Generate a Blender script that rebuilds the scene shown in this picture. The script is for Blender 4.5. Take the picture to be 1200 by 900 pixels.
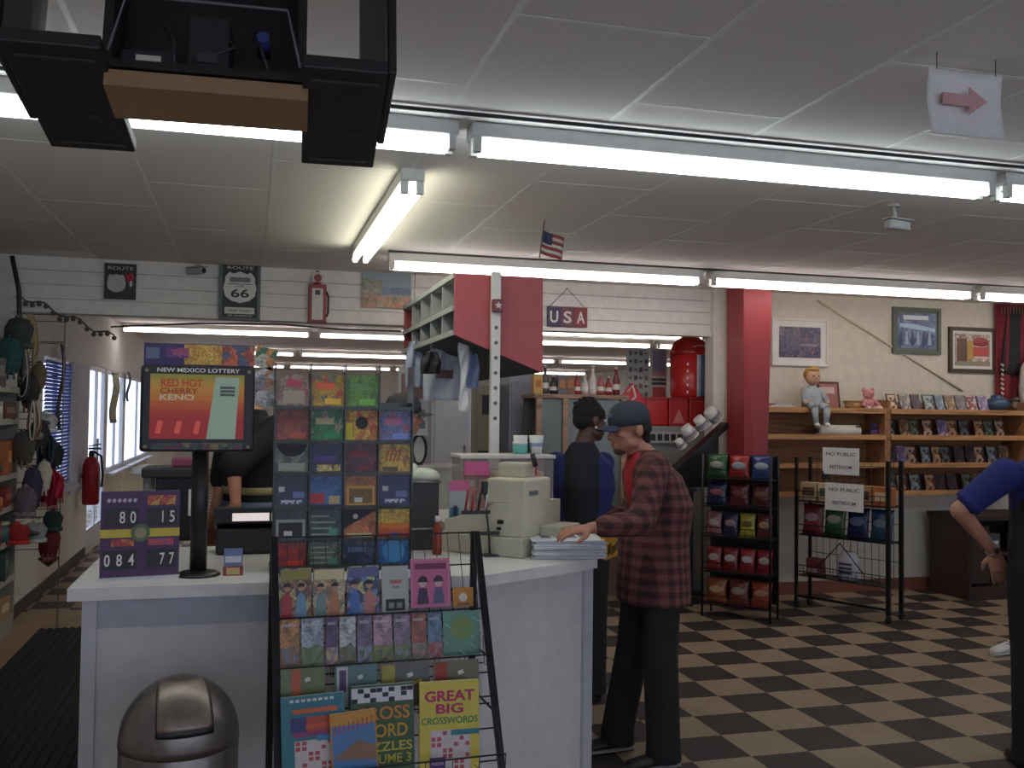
import bpy, bmesh, math, random
import numpy as np
from mathutils import Vector, Matrix, Euler

for o in list(bpy.data.objects): bpy.data.objects.remove(o)
S = bpy.context.scene
COL = S.collection
rnd = random.Random(7)
PI = math.pi

# ------------------------------------------------------------------ camera
F = 1120.0
YAW, PIT, ROL, EYE = math.radians(15.3), math.radians(1.75), math.radians(0.7), 1.6
_cy, _sy, _cp, _sp, _c, _s = math.cos(YAW), math.sin(YAW), math.cos(PIT), math.sin(PIT), math.cos(ROL), math.sin(ROL)
_f0 = Vector((_sy, _cy, 0)); _r0 = Vector((_cy, -_sy, 0)); _z = Vector((0, 0, 1))
FW = _f0 * _cp + _z * _sp
_u0 = _z * _cp - _f0 * _sp
RT = _r0 * _c + _u0 * _s
UP = _u0 * _c - _r0 * _s
CAM = Vector((0, 0, EYE))
cd = bpy.data.cameras.new('camera'); cam = bpy.data.objects.new('camera', cd); COL.objects.link(cam)
cam.matrix_world = Matrix(((RT.x, UP.x, -FW.x, 0), (RT.y, UP.y, -FW.y, 0), (RT.z, UP.z, -FW.z, EYE), (0, 0, 0, 1)))
cd.sensor_width = 36; cd.lens = F / 1200 * 36; cd.clip_end = 200
S.camera = cam

def P(x, y, Y=None, X=None, Z=None):
    """point of the place seen at picture point x, y on a plane of known depth, side or height"""
    d = FW + RT * ((x - 600) / F) - UP * ((y - 450) / F)
    if Y is not None: return CAM + d * (Y / d.y)
    if X is not None: return CAM + d * (X / d.x)
    return CAM + d * ((Z - EYE) / d.z)

# ------------------------------------------------------------------ light
TUBE = 16.0          # radiance of the fluorescent tubes
S.view_settings.view_transform = 'Standard'; S.view_settings.look = 'None'
S.view_settings.gamma = 1; S.view_settings.use_curve_mapping = False
S.view_settings.exposure = -0.62
w = bpy.data.worlds.new('sky'); S.world = w; w.use_nodes = True
bg = w.node_tree.nodes['Background']
bg.inputs['Color'].default_value = (0.90, 0.88, 0.96, 1); bg.inputs['Strength'].default_value = 3.9
S.cycles.max_bounces = 12; S.cycles.diffuse_bounces = 9; S.cycles.transparent_max_bounces = 24

# ------------------------------------------------------------------ materials
def lin(c): return tuple(((v / 255) / 12.92 if v / 255 <= 0.04045 else ((v / 255 + 0.055) / 1.055) ** 2.4) for v in c)
_mc = {}
def mat(c, rough=0.55, metal=0.0, var=0.06, scale=14, coat=0, name=None):
    """plain surface with slight procedural unevenness; c = sRGB 0-255"""
    k = (tuple(c), rough, metal, var, scale, coat)
    if k in _mc: return _mc[k]
    m = bpy.data.materials.new(name or 'surface'); m.use_nodes = True
    nt = m.node_tree; b = nt.nodes['Principled BSDF']
    L = lin(c)
    n = nt.nodes.new('ShaderNodeTexNoise'); n.inputs['Scale'].default_value = scale; n.inputs['Detail'].default_value = 3
    tc = nt.nodes.new('ShaderNodeTexCoord'); nt.links.new(tc.outputs['Object'], n.inputs['Vector'])
    r = nt.nodes.new('ShaderNodeValToRGB')
    r.color_ramp.elements[0].position = 0.3; r.color_ramp.elements[1].position = 0.7
    r.color_ramp.elements[0].color = tuple(max(0, v * (1 - var)) for v in L) + (1,)
    r.color_ramp.elements[1].color = tuple(min(1, v * (1 + var)) for v in L) + (1,)
    nt.links.new(n.outputs['Fac'], r.inputs['Fac']); nt.links.new(r.outputs['Color'], b.inputs['Base Color'])
    b.inputs['Roughness'].default_value = rough; b.inputs['Metallic'].default_value = metal
    if coat: b.inputs['Coat Weight'].default_value = coat
    _mc[k] = m; return m

def printed(cols, scale=18, rough=0.35, kind='voronoi', stretch=(1, 1, 1)):
    """printed artwork: patches of the given colours"""
    k = (tuple(map(tuple, cols)), scale, rough, kind, stretch)
    if k in _mc: return _mc[k]
    m = bpy.data.materials.new('printed'); m.use_nodes = True
    nt = m.node_tree; b = nt.nodes['Principled BSDF']
    tc = nt.nodes.new('ShaderNodeTexCoord'); mp = nt.nodes.new('ShaderNodeMapping')
    mp.inputs['Scale'].default_value = stretch
    nt.links.new(tc.outputs['Object'], mp.inputs['Vector'])
    if kind == 'voronoi':
        t = nt.nodes.new('ShaderNodeTexVoronoi'); t.inputs['Scale'].default_value = scale
        sep = nt.nodes.new('ShaderNodeSeparateColor'); nt.links.new(t.outputs['Color'], sep.inputs['Color']); out = sep.outputs[0]
    else:
        t = nt.nodes.new('ShaderNodeTexNoise'); t.inputs['Scale'].default_value = scale; t.inputs['Detail'].default_value = 2
        out = t.outputs['Fac']
    nt.links.new(mp.outputs['Vector'], t.inputs['Vector'])
    r = nt.nodes.new('ShaderNodeValToRGB'); r.color_ramp.interpolation = 'CONSTANT' if kind == 'voronoi' else 'LINEAR'
    el = r.color_ramp.elements; n = len(cols)
    lo, hi = (0, 1) if kind == 'voronoi' else (0.3, 0.72)
    while len(el) < n: el.new(0.5)
    for i, c in enumerate(cols):
        el[i].position = lo + (hi - lo) * i / n; el[i].color = lin(c) + (1,)
    nt.links.new(out, r.inputs['Fac']); col = r.outputs['Color']
    if kind == 'voronoi':          # fine printed detail over the large patches
        n2 = nt.nodes.new('ShaderNodeTexVoronoi'); n2.inputs['Scale'].default_value = scale * 4.5; nt.links.new(mp.outputs['Vector'], n2.inputs['Vector'])
        s2 = nt.nodes.new('ShaderNodeSeparateColor'); nt.links.new(n2.outputs['Color'], s2.inputs['Color'])
        mr = nt.nodes.new('ShaderNodeMapRange'); mr.inputs['To Min'].default_value = 0.55; mr.inputs['To Max'].default_value = 1.25; nt.links.new(s2.outputs[1], mr.inputs['Value'])
        mx = nt.nodes.new('ShaderNodeVectorMath'); mx.operation = 'SCALE'; nt.links.new(col, mx.inputs[0]); nt.links.new(mr.outputs['Result'], mx.inputs['Scale']); col = mx.outputs['Vector']
    nt.links.new(col, b.inputs['Base Color'])
    b.inputs['Roughness'].default_value = rough
    _mc[k] = m; return m

def emit(c, s, name='glow'):
    k = ('e', tuple(c), s)
    if k in _mc: return _mc[k]
    m = bpy.data.materials.new(name); m.use_nodes = True; nt = m.node_tree
    b = nt.nodes['Principled BSDF']; b.inputs['Base Color'].default_value = (0.03, 0.03, 0.03, 1)
    b.inputs['Emission Color'].default_value = lin(c) + (1,); b.inputs['Emission Strength'].default_value = s
    _mc[k] = m; return m

def glassy(c, alpha, rough=0.05, name='clear plastic'):
    k = ('g', tuple(c), alpha, rough)
    if k in _mc: return _mc[k]
    m = bpy.data.materials.new(name); m.use_nodes = True; nt = m.node_tree; nt.nodes.remove(nt.nodes['Principled BSDF'])
    out = nt.nodes['Material Output']
    t = nt.nodes.new('ShaderNodeBsdfTransparent'); t.inputs['Color'].default_value = lin(c) + (1,)
    g = nt.nodes.new('ShaderNodeBsdfPrincipled'); g.inputs['Base Color'].default_value = lin(c) + (1,); g.inputs['Roughness'].default_value = rough
    x = nt.nodes.new('ShaderNodeMixShader'); x.inputs['Fac'].default_value = alpha
    nt.links.new(t.outputs[0], x.inputs[1]); nt.links.new(g.outputs[0], x.inputs[2]); nt.links.new(x.outputs[0], out.inputs['Surface'])
    _mc[k] = m; return m

def plaid_material():
    m = bpy.data.materials.new('plaid cloth'); m.use_nodes = True; nt = m.node_tree; b = nt.nodes['Principled BSDF']
    tc = nt.nodes.new('ShaderNodeTexCoord'); sp = nt.nodes.new('ShaderNodeSeparateXYZ'); nt.links.new(tc.outputs['Object'], sp.inputs[0])
    def stripe(sock, per, frac):
        a = nt.nodes.new('ShaderNodeMath'); a.operation = 'DIVIDE'; nt.links.new(sock, a.inputs[0]); a.inputs[1].default_value = per
        f = nt.nodes.new('ShaderNodeMath'); f.operation = 'FRACT'; nt.links.new(a.outputs[0], f.inputs[0])
        l = nt.nodes.new('ShaderNodeMath'); l.operation = 'LESS_THAN'; nt.links.new(f.outputs[0], l.inputs[0]); l.inputs[1].default_value = frac
        return l.outputs[0]
    ad = nt.nodes.new('ShaderNodeMath'); ad.operation = 'ADD'; nt.links.new(sp.outputs[0], ad.inputs[0]); nt.links.new(sp.outputs[1], ad.inputs[1])
    h = stripe(sp.outputs[2], 0.055, 0.5); v = stripe(ad.outputs[0], 0.055, 0.5)
    tot = nt.nodes.new('ShaderNodeMath'); tot.operation = 'ADD'; nt.links.new(h, tot.inputs[0]); nt.links.new(v, tot.inputs[1])
    dv = nt.nodes.new('ShaderNodeMath'); dv.operation = 'DIVIDE'; nt.links.new(tot.outputs[0], dv.inputs[0]); dv.inputs[1].default_value = 2.0
    r = nt.nodes.new('ShaderNodeValToRGB'); r.color_ramp.interpolation = 'CONSTANT'
    e = r.color_ramp.elements; e[0].position = 0; e[0].color = lin((116, 70, 66)) + (1,); e[1].position = 0.3; e[1].color = lin((92, 50, 50)) + (1,)
    q = e.new(0.8); q.color = lin((56, 36, 38)) + (1,)
    nt.links.new(dv.outputs[0], r.inputs['Fac']); nt.links.new(r.outputs['Color'], b.inputs['Base Color']); b.inputs['Roughness'].default_value = 0.9
    return m

def checker_material():
    m = bpy.data.materials.new('checker tiles'); m.use_nodes = True; nt = m.node_tree; b = nt.nodes['Principled BSDF']
    tc = nt.nodes.new('ShaderNodeTexCoord'); sp = nt.nodes.new('ShaderNodeSeparateXYZ'); nt.links.new(tc.outputs['Object'], sp.inputs[0])
    fl = []
    for i, off in ((0, 2.612), (1, 4.693)):
        s = nt.nodes.new('ShaderNodeMath'); s.operation = 'SUBTRACT'; nt.links.new(sp.outputs[i], s.inputs[0]); s.inputs[1].default_value = off
        d = nt.nodes.new('ShaderNodeMath'); d.operation = 'DIVIDE'; nt.links.new(s.outputs[0], d.inputs[0]); d.inputs[1].default_value = 0.3048
        f = nt.nodes.new('ShaderNodeMath'); f.operation = 'FLOOR'; nt.links.new(d.outputs[0], f.inputs[0]); fl.append(f)
    a = nt.nodes.new('ShaderNodeMath'); a.operation = 'ADD'; nt.links.new(fl[0].outputs[0], a.inputs[0]); nt.links.new(fl[1].outputs[0], a.inputs[1])
    mo = nt.nodes.new('ShaderNodeMath'); mo.operation = 'FLOORED_MODULO'; nt.links.new(a.outputs[0], mo.inputs[0]); mo.inputs[1].default_value = 2
    n = nt.nodes.new('ShaderNodeTexNoise'); n.inputs['Scale'].default_value = 7; nt.links.new(tc.outputs['Object'], n.inputs['Vector'])
    mx = nt.nodes.new('ShaderNodeMix'); mx.data_type = 'RGBA'; nt.links.new(mo.outputs[0], mx.inputs['Factor'])
    mx.inputs['A'].default_value = lin((66, 58, 57)) + (1,); mx.inputs['B'].default_value = lin((160, 141, 118)) + (1,)
    m2 = nt.nodes.new('ShaderNodeMix'); m2.data_type = 'RGBA'; m2.blend_type = 'MULTIPLY'; m2.inputs['Factor'].default_value = 0.25
    nt.links.new(mx.outputs['Result'], m2.inputs['A']); nt.links.new(n.outputs['Fac'], m2.inputs['B'])
    nt.links.new(m2.outputs['Result'], b.inputs['Base Color']); b.inputs['Roughness'].default_value = 0.55
    b.inputs['Specular IOR Level'].default_value = 0.25
    return m

def wood(c, rough=0.5, stretch=(2, 30, 30)):
    k = ('w', tuple(c), rough, stretch)
    if k in _mc: return _mc[k]
    m = printed([tuple(int(v * 0.78) for v in c), c, tuple(min(255, int(v * 1.1)) for v in c)], 1.5, rough, 'noise', stretch)
    _mc[k] = m; return m

WHITE = mat((214, 212, 214), 0.45); BLACK = mat((26, 25, 27), 0.4); DARK = mat((44, 42, 44), 0.5); WIRE = mat((30, 30, 32), 0.35, 0.3)
STEEL = mat((150, 148, 150), 0.32, 0.9); CREAM = mat((218, 208, 182), 0.7); RED = mat((176, 34, 40), 0.4); PAPER = mat((226, 224, 220), 0.7)
GREY = mat((140, 142, 145), 0.5); SHELFWOOD = wood((152, 108, 74)); CLEAR = glassy((240, 245, 245), 0.12)

# ------------------------------------------------------------------ mesh building
class MB:
    def __init__(self, *mats): self.bm = bmesh.new(); self.mats = []; [self.mi(m) for m in mats]
    def mi(self, m):
        if m is None: return 0
        if m not in self.mats: self.mats.append(m)
        return self.mats.index(m)
    def face(self, vs, m=None, smooth=False):
        try: f = self.bm.faces.new(vs)
        except ValueError: return None
        f.material_index = self.mi(m); f.smooth = smooth; return f
    def box(self, c, s, m=None, rot=None, bev=0.0):
        c = Vector(c); R = rot.to_3x3() if rot is not None else Matrix.Identity(3)
        x, y, z = s[0] / 2, s[1] / 2, s[2] / 2
        v = [self.bm.verts.new(c + R @ Vector(p)) for p in ((-x,-y,-z),(x,-y,-z),(x,y,-z),(-x,y,-z),(-x,-y,z),(x,-y,z),(x,y,z),(-x,y,z))]
        fs = [self.face([v[i] for i in q], m) for q in ((3,2,1,0),(4,5,6,7),(0,1,5,4),(1,2,6,5),(2,3,7,6),(3,0,4,7))]
        if bev > 0:
            es = list({e for f in fs for e in f.edges})
            bmesh.ops.bevel(self.bm, geom=es, offset=min(bev, min(s) * 0.45), segments=2, profile=0.5, affect='EDGES', material=-1)
        return self
    def ring(self, c, ax, ay, n=14):
        c = Vector(c); return [self.bm.verts.new(c + ax * math.cos(2*PI*i/n) + ay * math.sin(2*PI*i/n)) for i in range(n)]
    def rings(self, lst, m=None, n=14, caps=True, smooth=True):
        rs = [self.ring(c, Vector(ax), Vector(ay), n) for c, ax, ay in lst]
        for a, b in zip(rs, rs[1:]):
            for i in range(n): self.face([a[i], a[(i+1) % n], b[(i+1) % n], b[i]], m, smooth)
        if caps: self.face(rs[0][::-1], m); self.face(rs[-1], m)
        return self
    def cyl(self, p0, p1, r0, r1=None, m=None, n=14, caps=True, smooth=True):
        p0, p1 = Vector(p0), Vector(p1); r1 = r0 if r1 is None else r1
        d = (p1 - p0).normalized(); a = d.orthogonal().normalized(); b = d.cross(a)
        return self.rings([(p0, a*r0, b*r0), (p1, a*r1, b*r1)], m, n, caps, smooth)
    def sphere(self, c, r, m=None, n=14, k=9, rot=None, smooth=True):
        if not hasattr(r, '__len__'): r = (r, r, r)
        c = Vector(c); R = rot.to_3x3() if rot is not None else Matrix.Identity(3)
        rows = []
        for j in range(1, k):
            t = PI * j / k
            rows.append([self.bm.verts.new(c + R @ Vector((r[0]*math.sin(t)*math.cos(2*PI*i/n), r[1]*math.sin(t)*math.sin(2*PI*i/n), -r[2]*math.cos(t)))) for i in range(n)])
        b = self.bm.verts.new(c + R @ Vector((0,0,-r[2]))); tp = self.bm.verts.new(c + R @ Vector((0,0,r[2])))
        for a, q in zip(rows, rows[1:]):
            for i in range(n): self.face([a[i], a[(i+1)%n], q[(i+1)%n], q[i]], m, smooth)
        for i in range(n):
            self.face([b, rows[0][(i+1)%n], rows[0][i]], m, smooth); self.face([tp, rows[-1][i], rows[-1][(i+1)%n]], m, smooth)
        return self
    def limb(self, p0, r0, p1, r1, m=None, n=14):
        self.cyl(p0, p1, r0, r1, m, n); self.sphere(p0, r0, m, n); self.sphere(p1, r1, m, n); return self
    def lathe(self, prof, c=(0,0,0), m=None, n=24, caps=True, smooth=True):
        c = Vector(c); return self.rings([(c + Vector((0,0,z)), (max(r,1e-4),0,0), (0,max(r,1e-4),0)) for r, z in prof], m, n, caps, smooth)
    def tube(self, pts, r, m=None, n=6, closed=False):
        pts = [Vector(p) for p in pts]
        if closed: pts = pts + [pts[0]]
        lst = []; prev = None
        for i, p in enumerate(pts):
            d = (pts[min(i+1, len(pts)-1)] - pts[max(i-1, 0)]).normalized()
            if d.length < 1e-6: d = Vector((0,0,1))
            a = d.orthogonal().normalized() if prev is None else (prev - d * prev.dot(d)).normalized()
            prev = a; lst.append((p, a*r, d.cross(a)*r))
        return self.rings(lst, m, n)
    def prism(self, poly, axis, d0, d1, m=None):
        """poly of 2-D points extruded along axis ('x','y','z') from d0 to d1"""
        def q(p, d): return {'y': (p[0], d, p[1]), 'z': (p[0], p[1], d), 'x': (d, p[0], p[1])}[axis]
        a = [self.bm.verts.new(q(p, d0)) for p in poly]; b = [self.bm.verts.new(q(p, d1)) for p in poly]
        n = len(poly); self.face(a[::-1], m); self.face(b, m)
        for i in range(n): self.face([a[i], a[(i+1)%n], b[(i+1)%n], b[i]], m)
        return self
    def sheet(self, fn, nu, nv, t, m=None):
        """thin curved solid sheet, fn(u,v)->point"""
        g = [[Vector(fn(i/nu, j/nv)) for j in range(nv+1)] for i in range(nu+1)]
        nrm = lambda i, j: ((g[min(i+1,nu)][j]-g[max(i-1,0)][j]).cross(g[i][min(j+1,nv)]-g[i][max(j-1,0)])).normalized()
        A = [[self.bm.verts.new(g[i][j] + nrm(i,j)*t/2) for j in range(nv+1)] for i in range(nu+1)]
        B = [[self.bm.verts.new(g[i][j] - nrm(i,j)*t/2) for j in range(nv+1)] for i in range(nu+1)]
        for i in range(nu):
            for j in range(nv):
                self.face([A[i][j],A[i+1][j],A[i+1][j+1],A[i][j+1]], m, True); self.face([B[i][j+1],B[i+1][j+1],B[i+1][j],B[i][j]], m, True)
        for i in range(nu):
            self.face([A[i][0],B[i][0],B[i+1][0],A[i+1][0]], m); self.face([A[i][nv],A[i+1][nv],B[i+1][nv],B[i][nv]], m)
        for j in range(nv):
            self.face([A[0][j],A[0][j+1],B[0][j+1],B[0][j]], m); self.face([A[nu][j],B[nu][j],B[nu][j+1],A[nu][j+1]], m)
        return self
    def mesh(self, name):
        bmesh.ops.recalc_face_normals(self.bm, faces=self.bm.faces[:])
        me = bpy.data.meshes.new(name); self.bm.to_mesh(me); self.bm.free()
        for m in self.mats: me.materials.append(m)
        return me
    def build(self, name, parent=None, loc=(0,0,0), rot=(0,0,0), label=None):
        o = bpy.data.objects.new(name, self.mesh(name)); COL.objects.link(o)
        o.location = loc; o.rotation_euler = rot
        if parent is not None: o.parent = parent
        if label: o['label'] = label
        return o

def tag(o, label, cat, group=None, kind=None):
    o['label'] = label; o['category'] = cat
    if group: o['group'] = group
    if kind: o['kind'] = kind
    return o
def thing(name, label, cat, loc=(0,0,0), rot=(0,0,0), group=None):
    o = bpy.data.objects.new(name, None); COL.objects.link(o); o.empty_display_size = 0.1
    o.location = loc; o.rotation_euler = rot if hasattr(rot, '__len__') else (0, 0, rot)
    return tag(o, label, cat, group)
def struct(name, mb): o = mb.build(name); o['kind'] = 'structure'; return o
def copy_tree(o, label=None):
    c = o.copy(); COL.objects.link(c)
    for ch in o.children:
        d = ch.copy(); COL.objects.link(d); d.parent = c
        for g in ch.children:
            e = g.copy(); COL.objects.link(e); e.parent = d
    if label: c['label'] = label
    return c
def lettering(s, m, parent, loc, h, width=None, rot=(PI/2, 0, 0), name='lettering', bold=0.0, align='CENTER', ext=0.0006):
    cu = bpy.data.curves.new(name, 'FONT'); cu.body = s; cu.size = 1; cu.extrude = ext / h; cu.align_x = align; cu.offset = bold; cu.resolution_u = 3
    t = bpy.data.objects.new(name, cu); me = bpy.data.meshes.new_from_object(t); bpy.data.objects.remove(t); bpy.data.curves.remove(cu)
    xs = [v.co.x for v in me.vertices]
    sx = h * 1.38
    if width and xs: sx = width / (max(xs) - min(xs))
    for v in me.vertices: v.co = (v.co.x * sx, v.co.y * h * 1.38, v.co.z * h)
    me.materials.clear(); me.materials.append(m)
    o = bpy.data.objects.new(name, me); COL.objects.link(o); o.parent = parent; o.location = loc; o.rotation_euler = rot
    return o
def patch(mb, x0, z0, x1, z1, y, m, t=0.0008):
    """a raised printed area on a surface facing -y"""
    mb.box(((x0+x1)/2, y - t/2, (z0+z1)/2), (abs(x1-x0), t, abs(z1-z0)), m)
# ------------------------------------------------------------------ the room
CEIL = 2.72
XL, XR, YN, YF, YB = -1.7, 9.0, -3.0, 27.0, 7.7     # far-room left wall, right wall, near end, far end, dividing wall
SHELL = mat((222, 220, 216), 0.8); HDR = mat((228, 224, 218), 0.7); CREAMW = mat((214, 206, 188), 0.8)
struct('floor', MB().box(((XL-0.5+XR)/2, (YN+YF)/2, -0.05), (XR-XL+0.9, YF-YN, 0.1), checker_material()))
TAN = mat((158, 134, 98), 0.55, var=0.12, scale=5)
struct('floor_strip', MB().box((-1.2, 4.6, 0.001), (1.9, 7.3, 0.002), TAN))
TILE = mat((232, 227, 225), 0.9, var=0.03, scale=60); TBAR = mat((236, 235, 232), 0.5)
cb = MB().box(((XL-0.5+XR)/2, (YN+YF)/2, CEIL+0.05), (XR-XL+0.9, YF-YN, 0.1), TILE)
gx = [0.085 + 0.61*k for k in range(-3, 15)]
for k, x in enumerate(gx):
    cb.box((x, (YN+YF)/2, CEIL-0.0005), (0.02, YF-YN, 0.001), TBAR)
    y = 3.17 + (0.0 if k % 2 == 1 else 0.61) - 1.22*5
    while y < YF:
        if y > YN: cb.box((x+0.305, y, CEIL-0.0005), (0.59, 0.018, 0.001), TBAR)
        y += 1.22
struct('ceiling', cb)
# left wall of the front room, set back behind the shelving
struct('wall_left', MB().box((-2.15, (YN+YB)/2, CEIL/2), (0.1, YB-YN, CEIL), SHELL).box((-1.925, YB+0.05, CEIL/2), (0.45, 0.1, CEIL), SHELL))
# left wall of the far room with windows and glass door
openings = [(8.85, 10.15, 0.86, 2.05), (11.3, 12.55, 0.02, 2.08), (12.7, 14.3, 0.80, 2.08), (14.45, 17.6, 0.80, 2.08)]
lw = MB(); y0 = YB+0.1
for a, b, z0, z1 in openings:
    lw.box((XL-0.03, (y0+a)/2, CEIL/2), (0.06, a-y0, CEIL), SHELL)
    lw.box((XL-0.03, (a+b)/2, z0/2), (0.06, b-a, z0), CREAMW); lw.box((XL-0.03, (a+b)/2, (z1+CEIL)/2), (0.06, b-a, CEIL-z1), SHELL); y0 = b
lw.box((XL-0.03, (y0+YF)/2, CEIL/2), (0.06, YF-y0, CEIL), SHELL)
struct('wall_left_far', lw)
struct('baseboard_left', MB().box((XL+0.008, 9.5, 0.05), (0.016, 3.4, 0.1), mat((70, 52, 44), 0.5)))
FRAME = mat((206, 210, 220), 0.4)
for n, (a, b, z0, z1) in enumerate(openings):
    nm = 'door_1' if n == 1 else 'window_%d' % (n + (1 if n == 0 else 0))
    f = MB()
    for yy in (a+0.03, (a+b)/2, b-0.03): f.box((XL-0.02, yy, (z0+z1)/2), (0.03, 0.05, z1-z0), FRAME)
    for zz in (z0+0.03, z1-0.03): f.box((XL-0.02, (a+b)/2, zz), (0.03, b-a, 0.05), FRAME)
    if n == 1: f.box((XL-0.02, (a+b)/2, 0.14), (0.028, b-a, 0.24), FRAME)
    else: f.box((XL+0.03, (a+b)/2, z0-0.015), (0.14, b-a+0.06, 0.03), FRAME)
    fo = struct(nm, f)
    g = MB().box((XL-0.02, (a+b)/2, (z0+z1)/2), (0.006, b-a-0.06, z1-z0-0.06), glassy((235, 242, 250), 0.08)); g.build('pane', fo)
    if n == 0:
        bl = MB()
        for k in range(34): bl.box((XL+0.012, (a+b)/2, z0+0.05+k*0.033), (0.004, b-a-0.1, 0.03), mat((120, 140, 205), 0.7), Matrix.Rotation(0.5, 3, 'Y'))
        bl.build('blind', fo)
    if n == 1: MB().cyl((XL+0.012, a+0.62, 0.95), (XL+0.012, a+0.62, 1.25), 0.012, m=STEEL).build('handle', fo)
struct('window_shade_panel', MB().box((XL+0.012, 10.65, 1.4), (0.02, 0.95, 1.3), mat((205, 208, 222), 0.8)))  # flat pale panel standing for the drawn window shade
# header over the opening into the far room: lap boards
hb = MB()
zz = 2.23
hb.box(((XL+3.95)/2, YB+0.08, (2.30+CEIL)/2), (3.95-XL, 0.12, CEIL-2.30), HDR)
for k in range(4): hb.box(((XL+3.95)/2, YB+0.012, 2.30+0.053+k*0.105), (3.95-XL, 0.02, 0.101), HDR, Matrix.Rotation(-0.06, 3, 'X'))
hb.box(((XL+3.95)/2, YB-0.004, 2.315), (3.95-XL, 0.03, 0.03), HDR)
struct('wall_back_header', hb)
struct('wall_back', MB().box(((4.0+XR)/2, YB+0.05, CEIL/2), (XR-4.0, 0.1, CEIL), CREAMW))
struct('trim_1', MB().box((3.98, YB+0.02, CEIL/2), (0.11, 0.16, CEIL), HDR))
struct('baseboard_back', MB().box(((4.1+XR)/2, YB-0.012, 0.055), (XR-4.1, 0.024, 0.11), mat((128, 76, 58), 0.5)))
struct('wall_right', MB().box((XR+0.05, (YN+YF)/2, CEIL/2), (0.1, YF-YN, CEIL), SHELL))
struct('wall_far', MB().box(((XL+XR)/2, YF+0.05, CEIL/2), (XR-XL, 0.1, CEIL), SHELL))
wn = MB(); WN = mat((190, 184, 178), 0.8)
wn.box(((XL-0.5+XR)/2, YN-0.05, 0.3), (XR-XL+0.9, 0.1, 0.6), WN).box(((XL-0.5+XR)/2, YN-0.05, 2.61), (XR-XL+0.9, 0.1, 0.22), WN)
for x in (-2.1, 0.6, 3.4, 6.2, 9.0): wn.box((x, YN-0.05, 1.55), (0.16, 0.1, 1.9), WN)
struct('wall_near', wn)
fo = struct('window_4', MB().box((3.4, YN-0.05, 0.62), (11.2, 0.16, 0.04), FRAME))  # unseen window behind the camera, added to let in soft fill light
MB().box((3.4, YN-0.05, 1.55), (11.0, 0.006, 1.9), glassy((235, 242, 250), 0.08)).build('pane', fo)
# outside, seen through the glass
struct('ground_outside', MB().box((-8, 14, -0.08), (12.4, 30, 0.06), mat((170, 168, 165), 0.9)))
hd = MB()
for k in range(26):
    hd.sphere((-9.5+rnd.uniform(-.5,.5), 14+k*0.9, rnd.uniform(0.6,1.5)), (0.9, 0.8, rnd.uniform(0.6,1.1)), mat((92, 112, 82), 0.9, var=0.4, scale=5), 8, 6)
tag(hd.build('hedge'), 'green hedge outside beyond the parking ground, seen through the glass door', 'hedge', kind='stuff')

# tapered red pillar in front of the back wall
def pillar():
    t = MB(); m = mat((156, 52, 56), 0.45)
    p = [(4.05, 7.28), (4.06, 7.10), (4.36, 7.10), (4.40, 7.28)]
    q = [(4.09, 7.28), (4.09, 7.12), (4.27, 7.12), (4.31, 7.28)]
    a = [t.bm.verts.new((x, y, CEIL)) for x, y in [(3.95, 7.45), (3.93, 7.12), (4.14, 7.02), (4.26, 7.3)]]
    b = [t.bm.verts.new((x, y, 0)) for x, y in [(3.97, 7.45), (3.97, 7.14), (4.09, 7.06), (4.16, 7.3)]]
    t.face(a, m); t.face(b[::-1], m)
    for i in range(4): t.face([a[i], b[i], b[(i+1)%4], a[(i+1)%4]], m)
    return t
struct('pillar', pillar())

# ------------------------------------------------------------------ fluorescent fixtures
HOUS = mat((196, 196, 192), 0.4)
def fixture(name, label, L, loc, rot, colour, strength, group):
    t = thing(name, label, 'light fixture', loc, rot, group)     # origin at ceiling, runs along local x
    MB().box((0, 0, -0.03), (L, 0.11, 0.06), HOUS, bev=0.006).build('housing', t)
    for s in (-0.036, 0.036):
        MB(emit(colour, strength)).cyl((-L/2+0.045, s, -0.095), (L/2-0.045, s, -0.095), 0.019, n=10).build('tube', t)
        for e in (-1, 1):
            MB().box((e*(L/2-0.025), s, -0.085), (0.03, 0.034, 0.065), HOUS, bev=0.004).build('lamp_holder', t)
    return t
LT = 2.42
G1 = 'ceiling fluorescent fixtures'
COOL, WARM, YEL = (236, 248, 252), (255, 243, 236), (252, 252, 224)
for lab, x in (('twin-tube fluorescent fixture in the nearest row, partly behind the hanging television', -0.46), ('long twin-tube fluorescent fixture nearest the camera, in the upper right of the photo', 2.01), ('fluorescent fixture at the right end of the nearest row, cut by the photo edge', 4.48)):
    fixture('fluorescent_fixture', lab, LT, (x, 3.60, CEIL), 0, COOL, TUBE, G1)
fixture('fluorescent_fixture', 'fluorescent fixture running away from the camera near the ceiling centre', 2.2, (0.70, 5.42, CEIL), PI/2, YEL, TUBE, G1)
for lab, x in (('fluorescent fixture in the second row just behind the red overhead cabinet', 2.13), ('fluorescent fixture in the second row in front of the red pillar', 4.62), ('fluorescent fixture at the right end of the second row above the pictures', 7.11)):
    fixture('fluorescent_fixture', lab, LT, (x, 6.72, CEIL), 0, WARM, TUBE, G1)
for r, (y, nm) in enumerate(((9.2, 'first'), (13.3, 'second'), (18.0, 'third'), (23.2, 'fourth'))):
    for i, x in enumerate((-0.43, 2.08, 4.59, 7.1)):
        if r == 0: continue
        pos = ('left end', 'second from the left', 'third from the left', 'right end')[i]
        fixture('fluorescent_fixture', 'far room fluorescent fixture, row %d behind the header, %s of its row' % (r, pos), LT, (x, y, CEIL), 0, WARM, TUBE, 'far room fluorescent fixtures')
fixture('fluorescent_fixture', 'fluorescent fixture close behind the header above the wooden counter shelf', LT, (4.6, 11.6, CEIL), 0, YEL, TUBE * 0.6, G1)
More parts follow.
